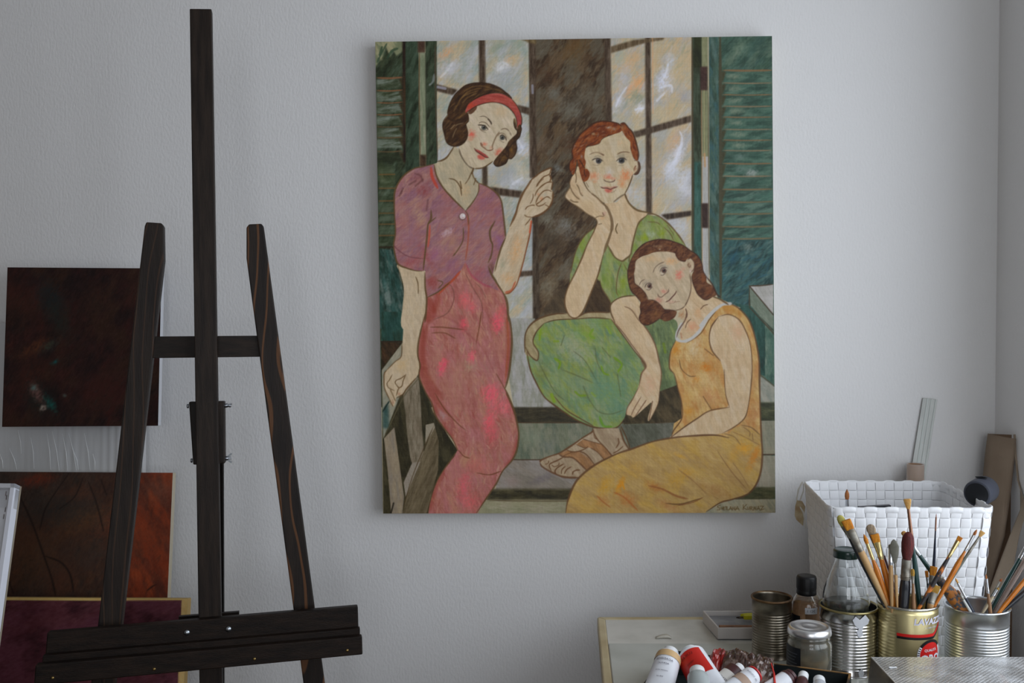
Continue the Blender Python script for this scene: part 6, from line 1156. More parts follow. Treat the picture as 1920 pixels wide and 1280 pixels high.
# tag on a white loop at the left corner
tl0 = RT[NS * SUB - 30 if False else 0]
cnr = Tq[3] + Vector((-.002, -.004, -.004))
def dpx(x, y, dep): return atD(x, y, dep)
dT = 2.12
lp = [dpx(1505, 903, dT), dpx(1497, 918, dT), dpx(1494, 935, dT), dpx(1497, 945, dT - .005), dpx(1506, 960, dT - .01), dpx(1509, 975, dT - .01), dpx(1511, 990, dT - .01)]
v, f = tube_pts(lp, .0018, 6); mesh('tag_ribbon', v, f, M('ribbon', (224, 222, 214), .7), bk)
tgp = [dpx(x, y, dT - .008) for x, y in ((1494, 938), (1503, 939), (1509, 950), (1506, 970), (1505, 985), (1493, 974), (1490, 966), (1491, 948))]
prism('tag', tgp, (.0015, .001, 0), M('kraft_tag', (206, 190, 156), .8, var=(178, 152, 116), vscale=60), bk)
v, f = tube_pts([dpx(1507, 906, dT), dpx(1506, 922, dT), dpx(1500, 938, dT - .006)], .0016, 6); mesh('tag_ribbon', v, f, M('ribbon', (224, 222, 214)), bk)
# ================================================================= THINGS BEHIND THE TABLE
t0 = onY(1716.5, 870, -.042); RT_ = .0178
tu = thing('cardboard_tube', 'brown cardboard tube wrapped in clear film, standing behind the basket', 'tube', (t0.x, t0.y, 0))
lathe('tube_body', [(RT_, 0), (RT_, t0.z), (RT_ - .0025, t0.z), (RT_ - .0025, .01)], M('brown_tube', (176, 140, 108), .3, var=(158, 122, 92), vscale=10, coat=.6), tu, 40)
lathe('film_sleeve', [(RT_ + .0012, .3), (RT_ + .0012, t0.z + .002)], M('sleeve_film', (235, 235, 235), .08, alpha=.22), tu, 40)
ra_, rb_ = onY(1730, 745.5, -.0035), onY(1757, 748.5, -.0035); rc_, rd_ = onY(1738.5, 869, -.0065), onY(1710, 869, -.0065)
tru = thing('metal_ruler', 'long grooved aluminium ruler leaning on the wall above the basket', 'ruler', ext(ra_, rd_))
alu = M('worn_aluminium', (200, 202, 198), .45, .35, var=(172, 174, 170), vscale=30, stretch=(1, 1, .2), bump=.1)
A2, B2 = ext(ra_, rd_), ext(rb_, rc_)
prism('ruler_blade', [ra_, rb_, B2, A2], (0, -.0022, 0), alu, tru, bev=.0004)
for u0, u1 in ((.28, .38), (.55, .60), (.84, .90)):
    o_ = Vector((0, -.0023, 0)); prism('raised_rib', [ra_.lerp(rb_, u0) + o_, ra_.lerp(rb_, u1) + o_, B2.lerp(A2, 1 - u1) + o_, B2.lerp(A2, 1 - u0) + o_], (0, -.0007, 0), M('rib_alu', (168, 172, 168), .4, .5), tru)
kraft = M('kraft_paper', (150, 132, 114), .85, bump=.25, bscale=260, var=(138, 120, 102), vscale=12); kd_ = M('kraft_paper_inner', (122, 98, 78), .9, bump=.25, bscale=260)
tkp = thing('wrapping_paper', 'tall folded brown kraft paper standing in the room corner behind the basket', 'paper', (.96, -.1, 0))
def curved_sheet(name, lft, rgt, mat, th=.0016, bow=.0):
    v = []; f = []; n = len(lft); m_ = 7
    for a, b in zip(lft, rgt):
        for k in range(m_):
            t = k / (m_ - 1); p = a.lerp(b, t); v.append(p + Vector((0, -bow * math.sin(math.pi * t), 0)))
    for i in range(n - 1):
        for k in range(m_ - 1): q = i * m_ + k; f.append((q, q + 1, q + m_ + 1, q + m_))
    o = mesh(name, v, f, mat, tkp, smooth=True); s = o.modifiers.new('solid', 'SOLIDIFY'); s.thickness = th; return o
Lf = [onY(1853, 812.5, -.05), onY(1848, 850, -.05), onY(1844, 890, -.052), onY(1838, 1000, -.06), onY(1826, 1110, -.07)]; Lf.append(Vector((max(Lf[-1].x, .872), -.08, .003)))
Rt = [onY(1904.5, 822, -.10), onY(1901, 866, -.10), onY(1896.5, 909, -.102), onY(1883, 1005, -.11), onY(1855, 1100, -.12)]; Rt.append(Vector((max(Rt[-1].x, .91), -.125, .003)))
curved_sheet('front_fold', Lf, Rt, kraft, bow=.018)
Lb = [onY(1855, 813, -.028), onY(1850, 900, -.03), onY(1842, 1000, -.03), onY(1838, 1100, -.03)]; Rb = [onY(1905.5, 815, -.085), onY(1907, 900, -.086), onY(1907, 1000, -.086), onY(1900, 1100, -.088)]
Lb.append(Vector((Lb[-1].x, -.03, .003))); Rb.append(Vector((Rb[-1].x, -.088, .003)))
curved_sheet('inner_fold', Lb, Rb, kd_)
L3 = [onY(1906.5, 814, -.095), onY(1909, 850, -.10), onY(1914, 900, -.11), onY(1914, 955, -.14), onY(1893, 1005, -.15), onY(1872, 1060, -.15), onY(1852, 1115, -.15)]
R3 = [onY(1908.5, 814, -.094), onY(1914, 850, -.10), onY(1921, 900, -.115), onY(1926, 955, -.155), onY(1911, 1005, -.16), onY(1901, 1060, -.165), onY(1886, 1115, -.165)]
L3.append(Vector((max(L3[-1].x - .02, .872), -.15, .003))); R3.append(Vector((max(R3[-1].x - .02, .9), -.165, .003)))
for p in R3 + Rb + Rt: p.x = min(p.x, XR - .004)
curved_sheet('turned_back_flap', L3, R3, M('kraft_paper_flap', (158, 142, 124), .85, bump=.25, bscale=260))
# ================================================================= MALLET AND BITS IN THE BASKET
mb = atD(1831.5, 926, 1.90); me_ = atD(1852, 914, 1.945); ax = (me_ - mb).normalized()
tm_ = thing('mallet', 'black rubber mallet standing in the white basket, its round head above the rim', 'mallet', (mb + me_) / 2 - Vector((0, 0, .2)))
rubber = M('black_rubber', (66, 69, 80), .45, bump=.1, bscale=90)
v, f = lathe_data([(.0001, 0), (.0205, 0), (.0232, .0012), (.0245, .004), (.0247, .044), (.0235, .047), (.0001, .047)], 48)
mm = Matrix.Translation(mb) @ Matrix.Scale(1.055, 4) @ ax.to_track_quat('Z', 'Y').to_matrix().to_4x4()
o = mesh('mallet_head', [mm @ Vector(p) for p in v], f, rubber, tm_); smooth_angle(o, 40)
v, f = lathe_data([(.0001, -.0006), (.0200, -.0006), (.0204, .0006)], 40); mesh('striking_face', [mm @ Vector(p) for p in v], f, M('rubber_face', (22, 24, 28), .6), tm_)
up = (Vector((0, 0, 1)) - ax * ax.z).normalized(); hc = mb + ax * .026
v, f = lathe_data([(.0001, .0), (.010, .0), (.0112, .0006), (.0112, .0018), (.0094, .0018), (.0092, .0004)], 24); m2 = Matrix.Translation(hc + up * .0262) @ up.to_track_quat('Z', 'Y').to_matrix().to_4x4() @ Matrix.Diagonal((1, .45, 1, 1))
mesh('handle_socket', [m2 @ Vector(p) for p in v], f, M('rubber_face', (22, 24, 28)), tm_)
bs = Vector((Bq[1].x - .05, Bq[1].y + .08, ZT + .012)); v, f = tube_pts([hc - up * .02, hc.lerp(bs, .5), bs], [.009, .0095, .011], 12); mesh('handle', v, f, M('mallet_wood', (150, 110, 70), .5), tm_)
q0, q1 = atD(1611, 950.5, 2.0), atD(1671, 947, 2.04); dn = Vector((.01, .0, -.12))
tag(prism('black_folder', [q0, q1, q1 + Vector((0, 0, -.2)), q0 + Vector((.01, 0, -.2))], (0, .012, 0), M('folder_black', (40, 40, 46), .4), bev=.001), 'flat black object standing inside the white basket, only its top edge showing', 'folder')
# ================================================================= PAINT BRUSHES
def ringv(c, s, d, rx, ry, seg=14, pw=1.0):
    out = []
    for k in range(seg):
        a = 2 * math.pi * k / seg; cx_, sx_ = math.cos(a), math.sin(a)
        if pw != 1: cx_ = math.copysign(abs(cx_) ** pw, cx_); sx_ = math.copysign(abs(sx_) ** pw, sx_)
        out.append(c + s * (rx * cx_) + d * (ry * sx_))
    return out
def loft(name, rings, mat, parent, cap=True):
    seg = len(rings[0]); v = [p for r in rings for p in r]; f = []
    for i in range(len(rings) - 1):
        for k in range(seg): j = (k + 1) % seg; f.append((i * seg + k, i * seg + j, (i + 1) * seg + j, (i + 1) * seg + k))
    if cap: f.append(tuple(range(seg - 1, -1, -1))); f.append(tuple((len(rings) - 1) * seg + k for k in range(seg)))
    o = mesh(name, v, f, mat, parent, smooth=True); normals_out(o); return smooth_angle(o, 50)
HM = {'orange': M('handle_orange', (204, 122, 30), .32, coat=.5, var=(188, 106, 24), vscale=40), 'wood': M('handle_raw_wood', (196, 160, 112), .5, var=(170, 128, 82), vscale=30, stretch=(1, 1, .2)), 'black': M('handle_black', (34, 36, 42), .3, coat=.5),
      'green': M('handle_dark_green', (22, 62, 60), .28, coat=.6), 'navy': M('handle_navy', (26, 34, 54), .3, coat=.5), 'maroon': M('handle_maroon', (66, 24, 26), .3, coat=.5), 'brown': M('handle_brown', (140, 104, 72), .45),
      'grey': M('handle_grey', (108, 110, 100), .45), 'splat': M('handle_splattered', (176, 110, 44), .55, var=(74, 76, 82), vscale=130, thr=(.48, .56), bump=.4, bscale=120), 'worn': M('handle_worn', (50, 46, 48), .4, var=(208, 120, 44), vscale=45, thr=(.52, .58)),
      'white': M('handle_white', (206, 208, 204), .35), 'clear': M('handle_clear', (170, 150, 140), .15, trans=.7), 'beige': M('handle_beige', (176, 164, 138), .5)}
FM = {'steel': M('ferrule_steel', (200, 202, 206), .22, 1.0), 'gold': M('ferrule_brass', (214, 194, 140), .25, 1.0), 'dirty': M('ferrule_dirty', (170, 168, 160), .45, .8, var=(120, 112, 100), vscale=60), 'copper': M('ferrule_copper', (150, 112, 92), .35, .9)}
def bm_(n, c, c2): return M('bristle_' + n, c, .75, var=c2, vscale=90, stretch=(3, 3, .3), bump=.6, bscale=500)
BM = {'orange': bm_('orange', (214, 142, 36), (188, 112, 26)), 'yellow': bm_('olive_yellow', (186, 178, 92), (150, 138, 66)), 'beige': bm_('beige', (170, 150, 124), (120, 104, 86)), 'grey': bm_('grey', (132, 130, 118), (104, 102, 92)), 'maroon': bm_('maroon', (104, 40, 38), (70, 24, 26)),
      'tan': bm_('tan', (214, 172, 104), (190, 132, 60)), 'rust': bm_('rust', (176, 104, 60), (140, 76, 40)), 'brown': bm_('brown', (140, 96, 60), (96, 62, 40)), 'sable': bm_('sable', (186, 120, 66), (140, 80, 40)), 'ochre': bm_('ochre', (196, 150, 60), (140, 110, 50))}
VD = ray(1750, 1080).normalized()
def brush(label, tip, ent, kind, lb, lf, wb, wf, wh, bcol, fcol, hcol, base, R, H, dy=0.0, group=None, taper=.5, bottom=None):
    rz = base.z + H; e = onZ(ent[0], ent[1], rz)
    r = Vector((e.x - base.x, e.y - base.y)); lim = R - .004 - wh * .0005
    if r.length > lim: r = r.normalized() * lim; e = Vector((base.x + r.x, base.y + r.y, rz))
    e = onY(ent[0], ent[1], e.y)
    T = onY(tip[0], tip[1], e.y + dy); a = (T - e).normalized()
    # run on down into the can until the floor or the wall is met
    k = 0
    while k < .2:
        p = e - a * (k + .002)
        if p.z < base.z + .007 or (k > .004 and p.z < rz - .006 and math.hypot(p.x - base.x, p.y - base.y) > R - .0035 - wh * .00042): break
        k += .002
    B = e - a * k
    s = VD.cross(a).normalized(); d = a.cross(s).normalized(); sc = (T - CAM).dot(ray(960, 640)) / FPX
    t = thing('paint_brush', label, 'brush', B, group)
    hb = lb * sc; hf = lf * sc; L = (T - B).length; flat = kind in ('flat', 'filbert', 'fan', 'angled', 'leaf')
    X = lambda q: T - a * q
    rb, rf, rh = wb * sc / 2, wf * sc / 2, wh * sc / 2
    if kind == 'round': pr = [(0, .08), (.12, .35), (.35, .75), (.65, 1), (1, .8)]
    elif kind == 'mop': pr = [(0, .25), (.05, .55), (.18, .88), (.4, 1.0), (.7, .92), (1, .6)]
    elif kind == 'flat': pr = [(0, .98), (.08, 1.03), (.5, 1), (1, .9)]
    elif kind == 'filbert': pr = [(0, .3), (.08, .65), (.25, .95), (.6, 1.05), (1, .85)]
    elif kind == 'fan': pr = [(0, .8), (.06, 1.0), (.4, .85), (1, .4)]
    elif kind == 'liner': pr = [(0, .1), (.4, .7), (1, 1)]
    else: pr = [(0, .15), (.08, .55), (.3, 1.0), (.6, .85), (1, .3)]
    dep = {'flat': .36, 'filbert': .42, 'fan': .3, 'angled': .36, 'leaf': .12}.get(kind, 1)
    loft('bristles' if kind != 'leaf' else 'blade', [ringv(X(q * hb), s, d, rb * w, max(rb * w * dep, .0004), 14, .6 if kind == 'flat' else 1) for q, w in pr], BM[bcol] if kind != 'leaf' else M('knife_blade', (140, 138, 128), .55, .5, var=(112, 110, 100), vscale=50), t)
    if kind == 'fan': rbx = rf * .8
    else: rbx = rb * .95
    fe = [(0, rbx if flat else rf, rb * dep * .95 if flat else rf), (.5, (rbx + rf) / 2 if flat else rf, (rb * dep + rf) / 2 if flat else rf), (.8, rf, rf), (.84, rf * 1.12, rf * 1.12), (.88, rf, rf), (.92, rf * 1.12, rf * 1.12), (.96, rf, rf), (1, rf * 1.04, rf * 1.04)]
    if kind == 'leaf': fe = [(0, rf * .5, rf * .3), (1, rf * .6, rf * .5)]
    loft('ferrule', [ringv(X(hb * .96 + q * hf), s, d, rx, ry) for q, rx, ry in fe], FM[fcol], t)
    h0 = hb + hf * .97; Lh = L - h0
    hp = [(0, rf * .92), (.04, rf * 1.0), (.22, rh), (.5, rh * .92), (1, rh * taper)]
    loft('handle', [ringv(X(h0 + q * Lh), s, d, r_, r_, 12) for q, r_ in hp], HM[hcol], t)
    return t
gb = dict(base=b4, R=R4, H=H4)
G = 'brushes in the gold coffee can'
brush('brush with olive yellow rounded tip, leftmost in the gold can', (1573, 966), (1656, 1133), 'filbert', 22, 26, 14, 8, 9, 'yellow', 'dirty', 'black', group=G, **gb)
brush('flat orange-tipped brush with a worn raw wood handle, leaning left', (1586, 975), (1664, 1137), 'flat', 19, 46, 17, 13, 13, 'orange', 'dirty', 'wood', group=G, **gb)
brush('pointed orange-tipped brush with an orange handle, left side of the gold can', (1619.5, 1001), (1668, 1135), 'round', 19, 33, 8, 6.5, 11, 'orange', 'gold', 'orange', group=G, **gb)
brush('brush with a dirty beige clumped tip, standing highest in the left cluster', (1630, 983), (1682, 1131), 'filbert', 18, 44, 16, 9, 9, 'beige', 'dirty', 'maroon', group=G, **gb)
brush('flat brush with short bright orange tip, wide ferrule and orange handle', (1639.5, 1001), (1676, 1132), 'flat', 16, 33, 15, 10, 13, 'orange', 'gold', 'orange', group=G, **gb)
brush('thin brush with a red tip and dark handle behind the short orange-tipped one', (1645, 1000), (1684, 1128), 'round', 9, 34, 5, 5, 7, 'maroon', 'steel', 'maroon', group=G, **gb)
brush('slim brush with a silver ferrule and raw wood handle beside the grey blade', (1669, 1020), (1672.5, 1142), 'filbert', 8, 31, 7, 7.5, 9, 'grey', 'steel', 'wood', group=G, **gb)
brush('painting knife with a leaf-shaped grey blade and thin wooden handle in the gold can', (1676, 1011), (1682.5, 1142), 'leaf', 46, 22, 17, 7, 6, 'grey', 'dirty', 'wood', group=G, **gb)
brush('big soft mop brush with a dark red head and thick black handle', (1703.5, 997), (1694, 1143), 'mop', 54, 38, 23, 18, 20, 'maroon', 'dirty', 'black', group=G, taper=.8, **gb)
brush('short ochre-tipped brush with brown handle right of the big dark red one', (1711, 1066), (1713, 1141), 'filbert', 14, 14, 7, 5, 8, 'ochre', 'dirty', 'brown', group=G, **gb)
brush('tall fan brush with a splayed orange tip and dark green handle in the gold can', (1701, 935), (1724, 1131), 'fan', 20, 57, 14, 6.5, 10, 'tan', 'copper', 'green', group=G, **gb)
brush('thin needle-pointed liner brush with a navy handle, upright in the gold can', (1755.5, 962), (1748, 1129), 'liner', 8, 25, 1.6, 3, 6, 'rust', 'copper', 'navy', group=G, **gb)
brush('flat brush with a square orange tip in front of the navy liner brush', (1751, 1062), (1740, 1133), 'flat', 17, 14, 12.5, 9, 9, 'orange', 'dirty', 'black', group=G, **gb)
brush('small tilted orange-tipped brush low behind the square orange tip', (1737, 1070), (1744, 1127), 'flat', 12, 12, 6, 5, 6, 'orange', 'steel', 'navy', group=G, **gb)
brush('flat gold-tipped brush with a chipped black and orange handle, leaning right', (1801, 1006), (1722, 1142), 'flat', 9, 35, 9, 6, 9, 'orange', 'gold', 'worn', group=G, **gb)
brush('orange-handled brush with a pointed orange tip, leaning far right in the gold can', (1832, 992), (1751, 1138), 'round', 13, 34, 5.5, 5, 10, 'sable', 'steel', 'orange', group=G, **gb)
brush('brush with a splayed sandy tip and grey handle, before the basket corner', (1843, 996), (1753, 1131), 'fan', 12, 40, 10, 5.5, 7, 'tan', 'dirty', 'grey', group=G, **gb)
brush('stubby flat brush with paint-crusted ferrule, low at the right of the gold can', (1755, 1097), (1743, 1140), 'flat', 14, 22, 16, 12, 12, 'ochre', 'dirty', 'wood', group=G, **gb)
sb = dict(base=b5, R=.0522, H=H5); G2 = 'brushes in the silver can at the right'
brush('long tan-tipped brush with dark green handle crossing left from the silver can', (1692, 996), (1792, 1135), 'filbert', 9, 46, 9, 8, 10, 'tan', 'steel', 'green', group=G2, **sb)
brush('thick paint-splattered orange handle leaning left in the silver can', (1758, 1080), (1806, 1142), 'filbert', 3, 5, 13, 14, 27, 'brown', 'dirty', 'splat', group=G2, taper=.6, **sb)
brush('thin beige-tipped brush with long silver ferrule and navy handle, silver can', (1791, 1083), (1824, 1146), 'round', 11, 32, 4, 5, 6.5, 'tan', 'steel', 'navy', group=G2, **sb)
brush('thin brown-tipped brush with white and green handle at the left of the silver can', (1795, 1105), (1822, 1150), 'round', 10, 12, 5, 4.5, 6, 'brown', 'dirty', 'white', group=G2, **sb)
brush('slender brush with small orange tip and raw brown handle, middle of silver can', (1848.5, 1076), (1857, 1151), 'round', 9, 28, 3.5, 5, 7.5, 'sable', 'steel', 'brown', group=G2, **sb)
brush('small rust-tipped brush with a grey handle leaning right in the silver can', (1878.5, 1084), (1845, 1143), 'round', 7, 14, 4.5, 4, 6, 'rust', 'dirty', 'grey', group=G2, **sb)
brush('small yellow-tipped brush with a beige handle leaning right in the silver can', (1873, 1101), (1842, 1149), 'round', 5, 15, 5, 4.5, 6.5, 'ochre', 'steel', 'beige', group=G2, **sb)
brush('dark green handled brush with a silver ferrule, leaning right out of frame', (1944, 990), (1860, 1144), 'flat', 20, 46, 9, 8.5, 11, 'tan', 'steel', 'green', group=G2, **sb)
brush('brush with a clear brownish plastic handle beside the dark green handled one', (1950, 1003), (1865, 1148), 'flat', 20, 30, 10, 9, 10, 'tan', 'steel', 'clear', group=G2, **sb)
brush('orange handled brush slanting steeply right in the silver can', (1960, 1040), (1870, 1151), 'round', 14, 22, 6, 6, 9, 'sable', 'gold', 'orange', group=G2, **sb)
brush('black handled brush, lowest slanting right in the silver can', (1965, 1070), (1877, 1149), 'round', 14, 22, 7, 7, 10, 'sable', 'steel', 'black', group=G2, **sb)
brush('thin black brush behind the orange handled one in the silver can', (1962, 1055), (1872, 1141), 'round', 14, 22, 5, 5, 7, 'sable', 'steel', 'black', group=G2, **sb)
brush('short brush with an ochre end just above the right rim of the silver can', (1893, 1137), (1886, 1148), 'flat', 6, 6, 7, 5, 5, 'ochre', 'dirty', 'beige', group=G2, **sb)
# brush inside the basket
T = atD(1588, 917, 1.97); Bp = Vector((T.x + .003, T.y, ZT + .006)); a = (T - Bp).normalized(); s = VD.cross(a).normalized(); d = a.cross(s).normalized(); sc = 1.97 / FPX
t = thing('paint_brush', 'brush with a pointed brown tip standing inside the white basket', 'brush', Bp)
loft('bristles', [ringv(T - a * (q * 19 * sc), s, d, 4.2 * sc * w, 4.2 * sc * w) for q, w in [(0, .1), (.15, .45), (.4, .9), (.7, 1), (1, .75)]], BM['sable'], t)
loft('ferrule', [ringv(T - a * (q * sc), s, d, r_ * sc, r_ * sc) for q, r_ in [(18, 3), (40, 3.6), (44, 4), (46, 3.6)]], FM['steel'], t)
loft('handle', [ringv(T - a * (46 * sc + q * ((T - Bp).length - 46 * sc)), s, d, r_ * sc, r_ * sc) for q, r_ in [(0, 3.5), (.2, 5), (1, 2.5)]], HM['brown'], t)
# ================================================================= DARK BOX OF PAINT TUBES
ZX = .806; A_ = onZ(1255, 1217.5, ZX); B_ = onZ(1596, 1263, ZX)
bd = (B_ - A_).normalized(); bn = Vector((bd.y, -bd.x, 0)); bn = bn if bn.y < 0 else -bn; DP = .26
dk = M('dark_card', (30, 38, 38), .55, var=(22, 28, 30), vscale=30); wornm = M('worn_card_edge', (150, 112, 66), .8, var=(60, 48, 36), vscale=40, thr=(.45, .6))
tbx = thing('open_box', 'open black cardboard box full of paint tubes, at the front of the table', 'box', ((A_ + B_) / 2 + bn * DP / 2).xy.to_3d() + Vector((0, 0, ZT + .0025)))
z0 = ZT + .0028
def vwall(name, p, q, th, z0, z1, mat): return prism(name, [Vector((p.x, p.y, z0)), Vector((q.x, q.y, z0)), Vector((q.x, q.y, z1)), Vector((p.x, p.y, z1))], th, mat, tbx)
C_, D_ = B_ + bn * DP, A_ + bn * DP
vwall('back_wall', A_, B_, bn * .003, z0, ZX, dk); vwall('side_wall', B_, C_, -bd * .003, z0, ZX, dk); vwall('side_wall', A_, D_, bd * .003, z0, ZX, dk); vwall('front_wall', D_, C_, -bn * .003, z0, ZX, dk)
prism('box_floor', [Vector((p.x, p.y, z0 - .0003)) for p in (A_, B_, C_, D_)], (0, 0, .002), dk, tbx)
vwall('worn_edge', A_ + bd * .17, B_, bn * .0034, ZX, ZX + .0012, wornm); vwall('worn_edge', B_, C_, -bd * .0034, ZX, ZX + .0012, wornm)
def tube(label, head, hz, tail, tz, w, capw, capl, capm, bodym, labelm=None, lab=(.25, .7), bandm=None, band=(.06, .14), text=None, flat=.16, tm=None):
    H_ = onZ(head[0], head[1], hz); T_ = onZ(tail[0], tail[1], tz); a = (H_ - T_).normalized(); L = (H_ - T_).length
    s = VD.cross(a).normalized(); d = a.cross(s).normalized(); sc = (H_ - CAM).dot(ray(960, 640)) / FPX; R_ = w * sc / 2; rc_ = capw * sc / 2; cl = capl * sc
    t = thing('paint_tube', label, 'paint tube', T_, 'paint tubes in the black box')
    X = lambda q: H_ - a * q
    loft('cap', [ringv(X(q), s, d, r_, r_, 20) for q, r_ in [(0, rc_ * .9), (cl * .06, rc_ * .98), (cl * .5, rc_), (cl, rc_ * 1.02)]], capm, t)
    def body(u, k=1.0):     # u 0 shoulder ..1 tail
        if u < .05: r = rc_ * .75 + (R_ - rc_ * .75) * (u / .05) ** .6; return r * k, r * k
        g = (u - .05) / .95; return R_ * (1 + .28 * g) * k, R_ * (1 - (1 - flat) * g ** 1.3) * k
    us = [0, .012, .03, .05, .15, .3, .45, .6, .75, .9, 1]
    loft('tube_body', [ringv(X(cl + u * (L - cl)), s, d, *body(u), 20) for u in us], bodym, t)
    def wrap(name, u0, u1, m_, a0=0, a1=360, k=1.03):
        v = []; f = []; n = 16; N_ = 6
        for i in range(N_ + 1):
            u = u0 + (u1 - u0) * i / N_; rx, ry = body(u, k); c_ = X(cl + u * (L - cl))
            for j in range(n + 1): g = math.radians(a0 + (a1 - a0) * j / n); v.append(c_ + s * (rx * math.cos(g)) + d * (ry * math.sin(g)))
        for i in range(N_):
            for j in range(n): q = i * (n + 1) + j; f.append((q, q + 1, q + n + 2, q + n + 1))
        mesh(name, v, f, m_, t, smooth=True)
    fa = 90 if d.dot(CAM - H_) > 0 else 270
    if labelm: wrap('label', lab[0], lab[1], labelm, fa - 62, fa + 62)
    if bandm: wrap('colour_band', band[0], band[1], bandm, k=1.045)
    if text:
        sg = 1 if d.dot(CAM - H_) > 0 else -1
        for line, uu, sz in text:
            v, f = text_mesh(line, sz); rx, ry = body(uu, 1.06); c_ = X(cl + uu * (L - cl)); out = []
            for p in v: g = p[0] / rx; out.append(c_ + s * (sg * rx * math.sin(g) * (1 if sg > 0 else 1)) + d * (sg * ry * math.cos(g)) + a * p[1])
            mesh('print', out, f, tm, t)
    return t
pw = M('tube_white', (226, 228, 234), .35); cw = M('cap_white', (228, 230, 232), .4); lg_ = M('tube_silver_white', (196, 200, 208), .3, .3)
redt = M('tube_red', (198, 38, 28), .4); tanb = M('tube_tan', (206, 172, 124), .5); mar = M('tube_maroon', (70, 34, 36), .4); ink = M('tube_ink', (92, 88, 104), .5); cremel = M('tube_label_cream', (206, 202, 196), .5)
tube('large white paint tube with a tan band, leftmost in the black box', (1258, 1221), .842, (1222, 1330), .79, 46, 30, 9, cw, pw, bandm=tanb, band=(.07, .17), text=[('ACADEMIE', .24, .0062), ('ACRYLIC', .31, .0048), ('250 ml', .52, .004), ('titanium white', .42, .0036)], tm=ink)
tube('large white paint tube with a big red label, second from the left', (1291, 1221), .84, (1352, 1330), .79, 54, 34, 7, cw, pw, labelm=redt, lab=(.09, .5), text=[('LUKAS', .16, .008), ('TERZIA', .28, .0045)], tm=M('tube_ink_dark', (120, 24, 22), .5))
tube('small frosted paint tube with a round white cap in front of the red labelled one', (1307, 1256), .838, (1318, 1350), .80, 40, 29, 15, cw, M('frosted', (190, 198, 198), .3, trans=.2))
tube('paint tube with a white cap, maroon shoulder and cream label', (1389, 1250), .83, (1318, 1318), .795, 38, 20, 11, cw, mar, labelm=cremel, lab=(.22, .75), text=[('PIGMENT', .42, .0062)], tm=ink)
tube('white paint tube with a bright red collar, lower middle of the black box', (1416, 1262), .83, (1345, 1320), .80, 36, 33, 3, M('collar_red', (196, 36, 36), .4), pw, bandm=M('tube_brownish', (176, 150, 132), .5), band=(.25, .4), text=[('OIL COLOUR', .14, .004)], tm=ink)
tube('paint tube with a dark maroon shoulder and white body beside the crumpled film', (1484, 1266), .822, (1425, 1312), .80, 32, 28, 6, mar, pw, bandm=mar, band=(.03, .12))
tube('paint tube with a square white cap at the right of the black box', (1507, 1264), .822, (1494, 1325), .80, 22, 19, 17, cw, mar)
tube('white capped paint tube, rightmost in the black box', (1536, 1273), .82, (1540, 1330), .80, 26, 22, 14, cw, lg_)
# crumpled empty tube / film
cr = M('crumpled_foil', (70, 46, 38), .22, .15, var=(150, 128, 118), vscale=46, thr=(.56, .74), coat=.8, bump=.6, bscale=60); crr = M('crumpled_red', (168, 40, 32), .3, var=(110, 30, 30), vscale=50, coat=.5, bump=.5, bscale=60)
def crumple(name, pts, zlist, mat, par, thick=.012, nu=34, nv=14, seed=1):
    """crumpled sheet between a far outline and a near outline (pixel rows at given heights)"""
    rnd = np.random.RandomState(seed); v = []; f = []
    far = [onZ(x, y, z) for (x, y), z in zip(pts[0], zlist[0])]; near = [onZ(x, y, z) for (x, y), z in zip(pts[1], zlist[1])]
    def lerp_l(l, t): q = t * (len(l) - 1); i = min(int(q), len(l) - 2); return l[i].lerp(l[i + 1], q - i)
    for side in (1, -1):
        for j in range(nv + 1):
            for i in range(nu + 1):
                u, w = i / nu, j / nv; p = lerp_l(far, u).lerp(lerp_l(near, u), w)
                e = math.sin(math.pi * w) ** .6 * math.sin(math.pi * min(1, max(0, u))) ** .3
                n = (float(np.abs(vnoise(np.array([u * 7 + seed]), np.array([w * 4.0]), seed) - .5)[0]) * 2.2 + float(np.abs(vnoise(np.array([u * 11.0]), np.array([w * 6.0 + seed]), seed + 4) - .5)[0]) * 1.2 + rnd.uniform(0, .05)) * .009
                v.append(p + Vector((rnd.uniform(-.0008, .0008), rnd.uniform(-.0008, .0008), side * (thick * e * .5) + (n * e if side > 0 else 0) + (.0 if side > 0 else -.001))))
    m_ = (nu + 1) * (nv + 1)
    for sd_ in (0, 1):
        for j in range(nv):
            for i in range(nu):
                q = sd_ * m_ + j * (nu + 1) + i; g = (q, q + 1, q + nu + 2, q + nu + 1); f.append(g if sd_ else g[::-1])
    for i in range(nu): f.append((i, i + 1, m_ + i + 1, m_ + i)); q = nv * (nu + 1) + i; f.append((q, q + 1, m_ + q + 1, m_ + q))
    for j in range(nv): q = j * (nu + 1); f.append((q, q + nu + 1, m_ + q + nu + 1, m_ + q)); q += nu; f.append((q, q + nu + 1, m_ + q + nu + 1, m_ + q))
    return mesh(name, v, f, mat, par)
tc_ = thing('crumpled_tube', 'crumpled brown and red empty paint tube lying across the back of the black box', 'paint tube', onZ(1400, 1262, .8), 'paint tubes in the black box')
crumple('crushed_body', [[(1352, 1222), (1385, 1221), (1420, 1229), (1450, 1234)], [(1352, 1262), (1390, 1272), (1420, 1284), (1452, 1290)]], [[.834, .836, .834, .832], [.818, .815, .812, .81]], cr, tc_, .02, seed=3)
crumple('crushed_red_end', [[(1330, 1232), (1340, 1219), (1352, 1219), (1366, 1223)], [(1326, 1262), (1336, 1266), (1346, 1262), (1356, 1252)]], [[.83, .836, .836, .836], [.812, .812, .814, .82]], crr, tc_, .016, 16, 10, seed=5)
e0, e1 = onZ(1446, 1243, .834), onZ(1453, 1284, .82); v, f = tube_pts([e0, e0.lerp(e1, .5) + Vector((.0015, 0, .001)), e1], [.001, .0016, .0022], 6); mesh('red_edge', v, f, redt, tc_)
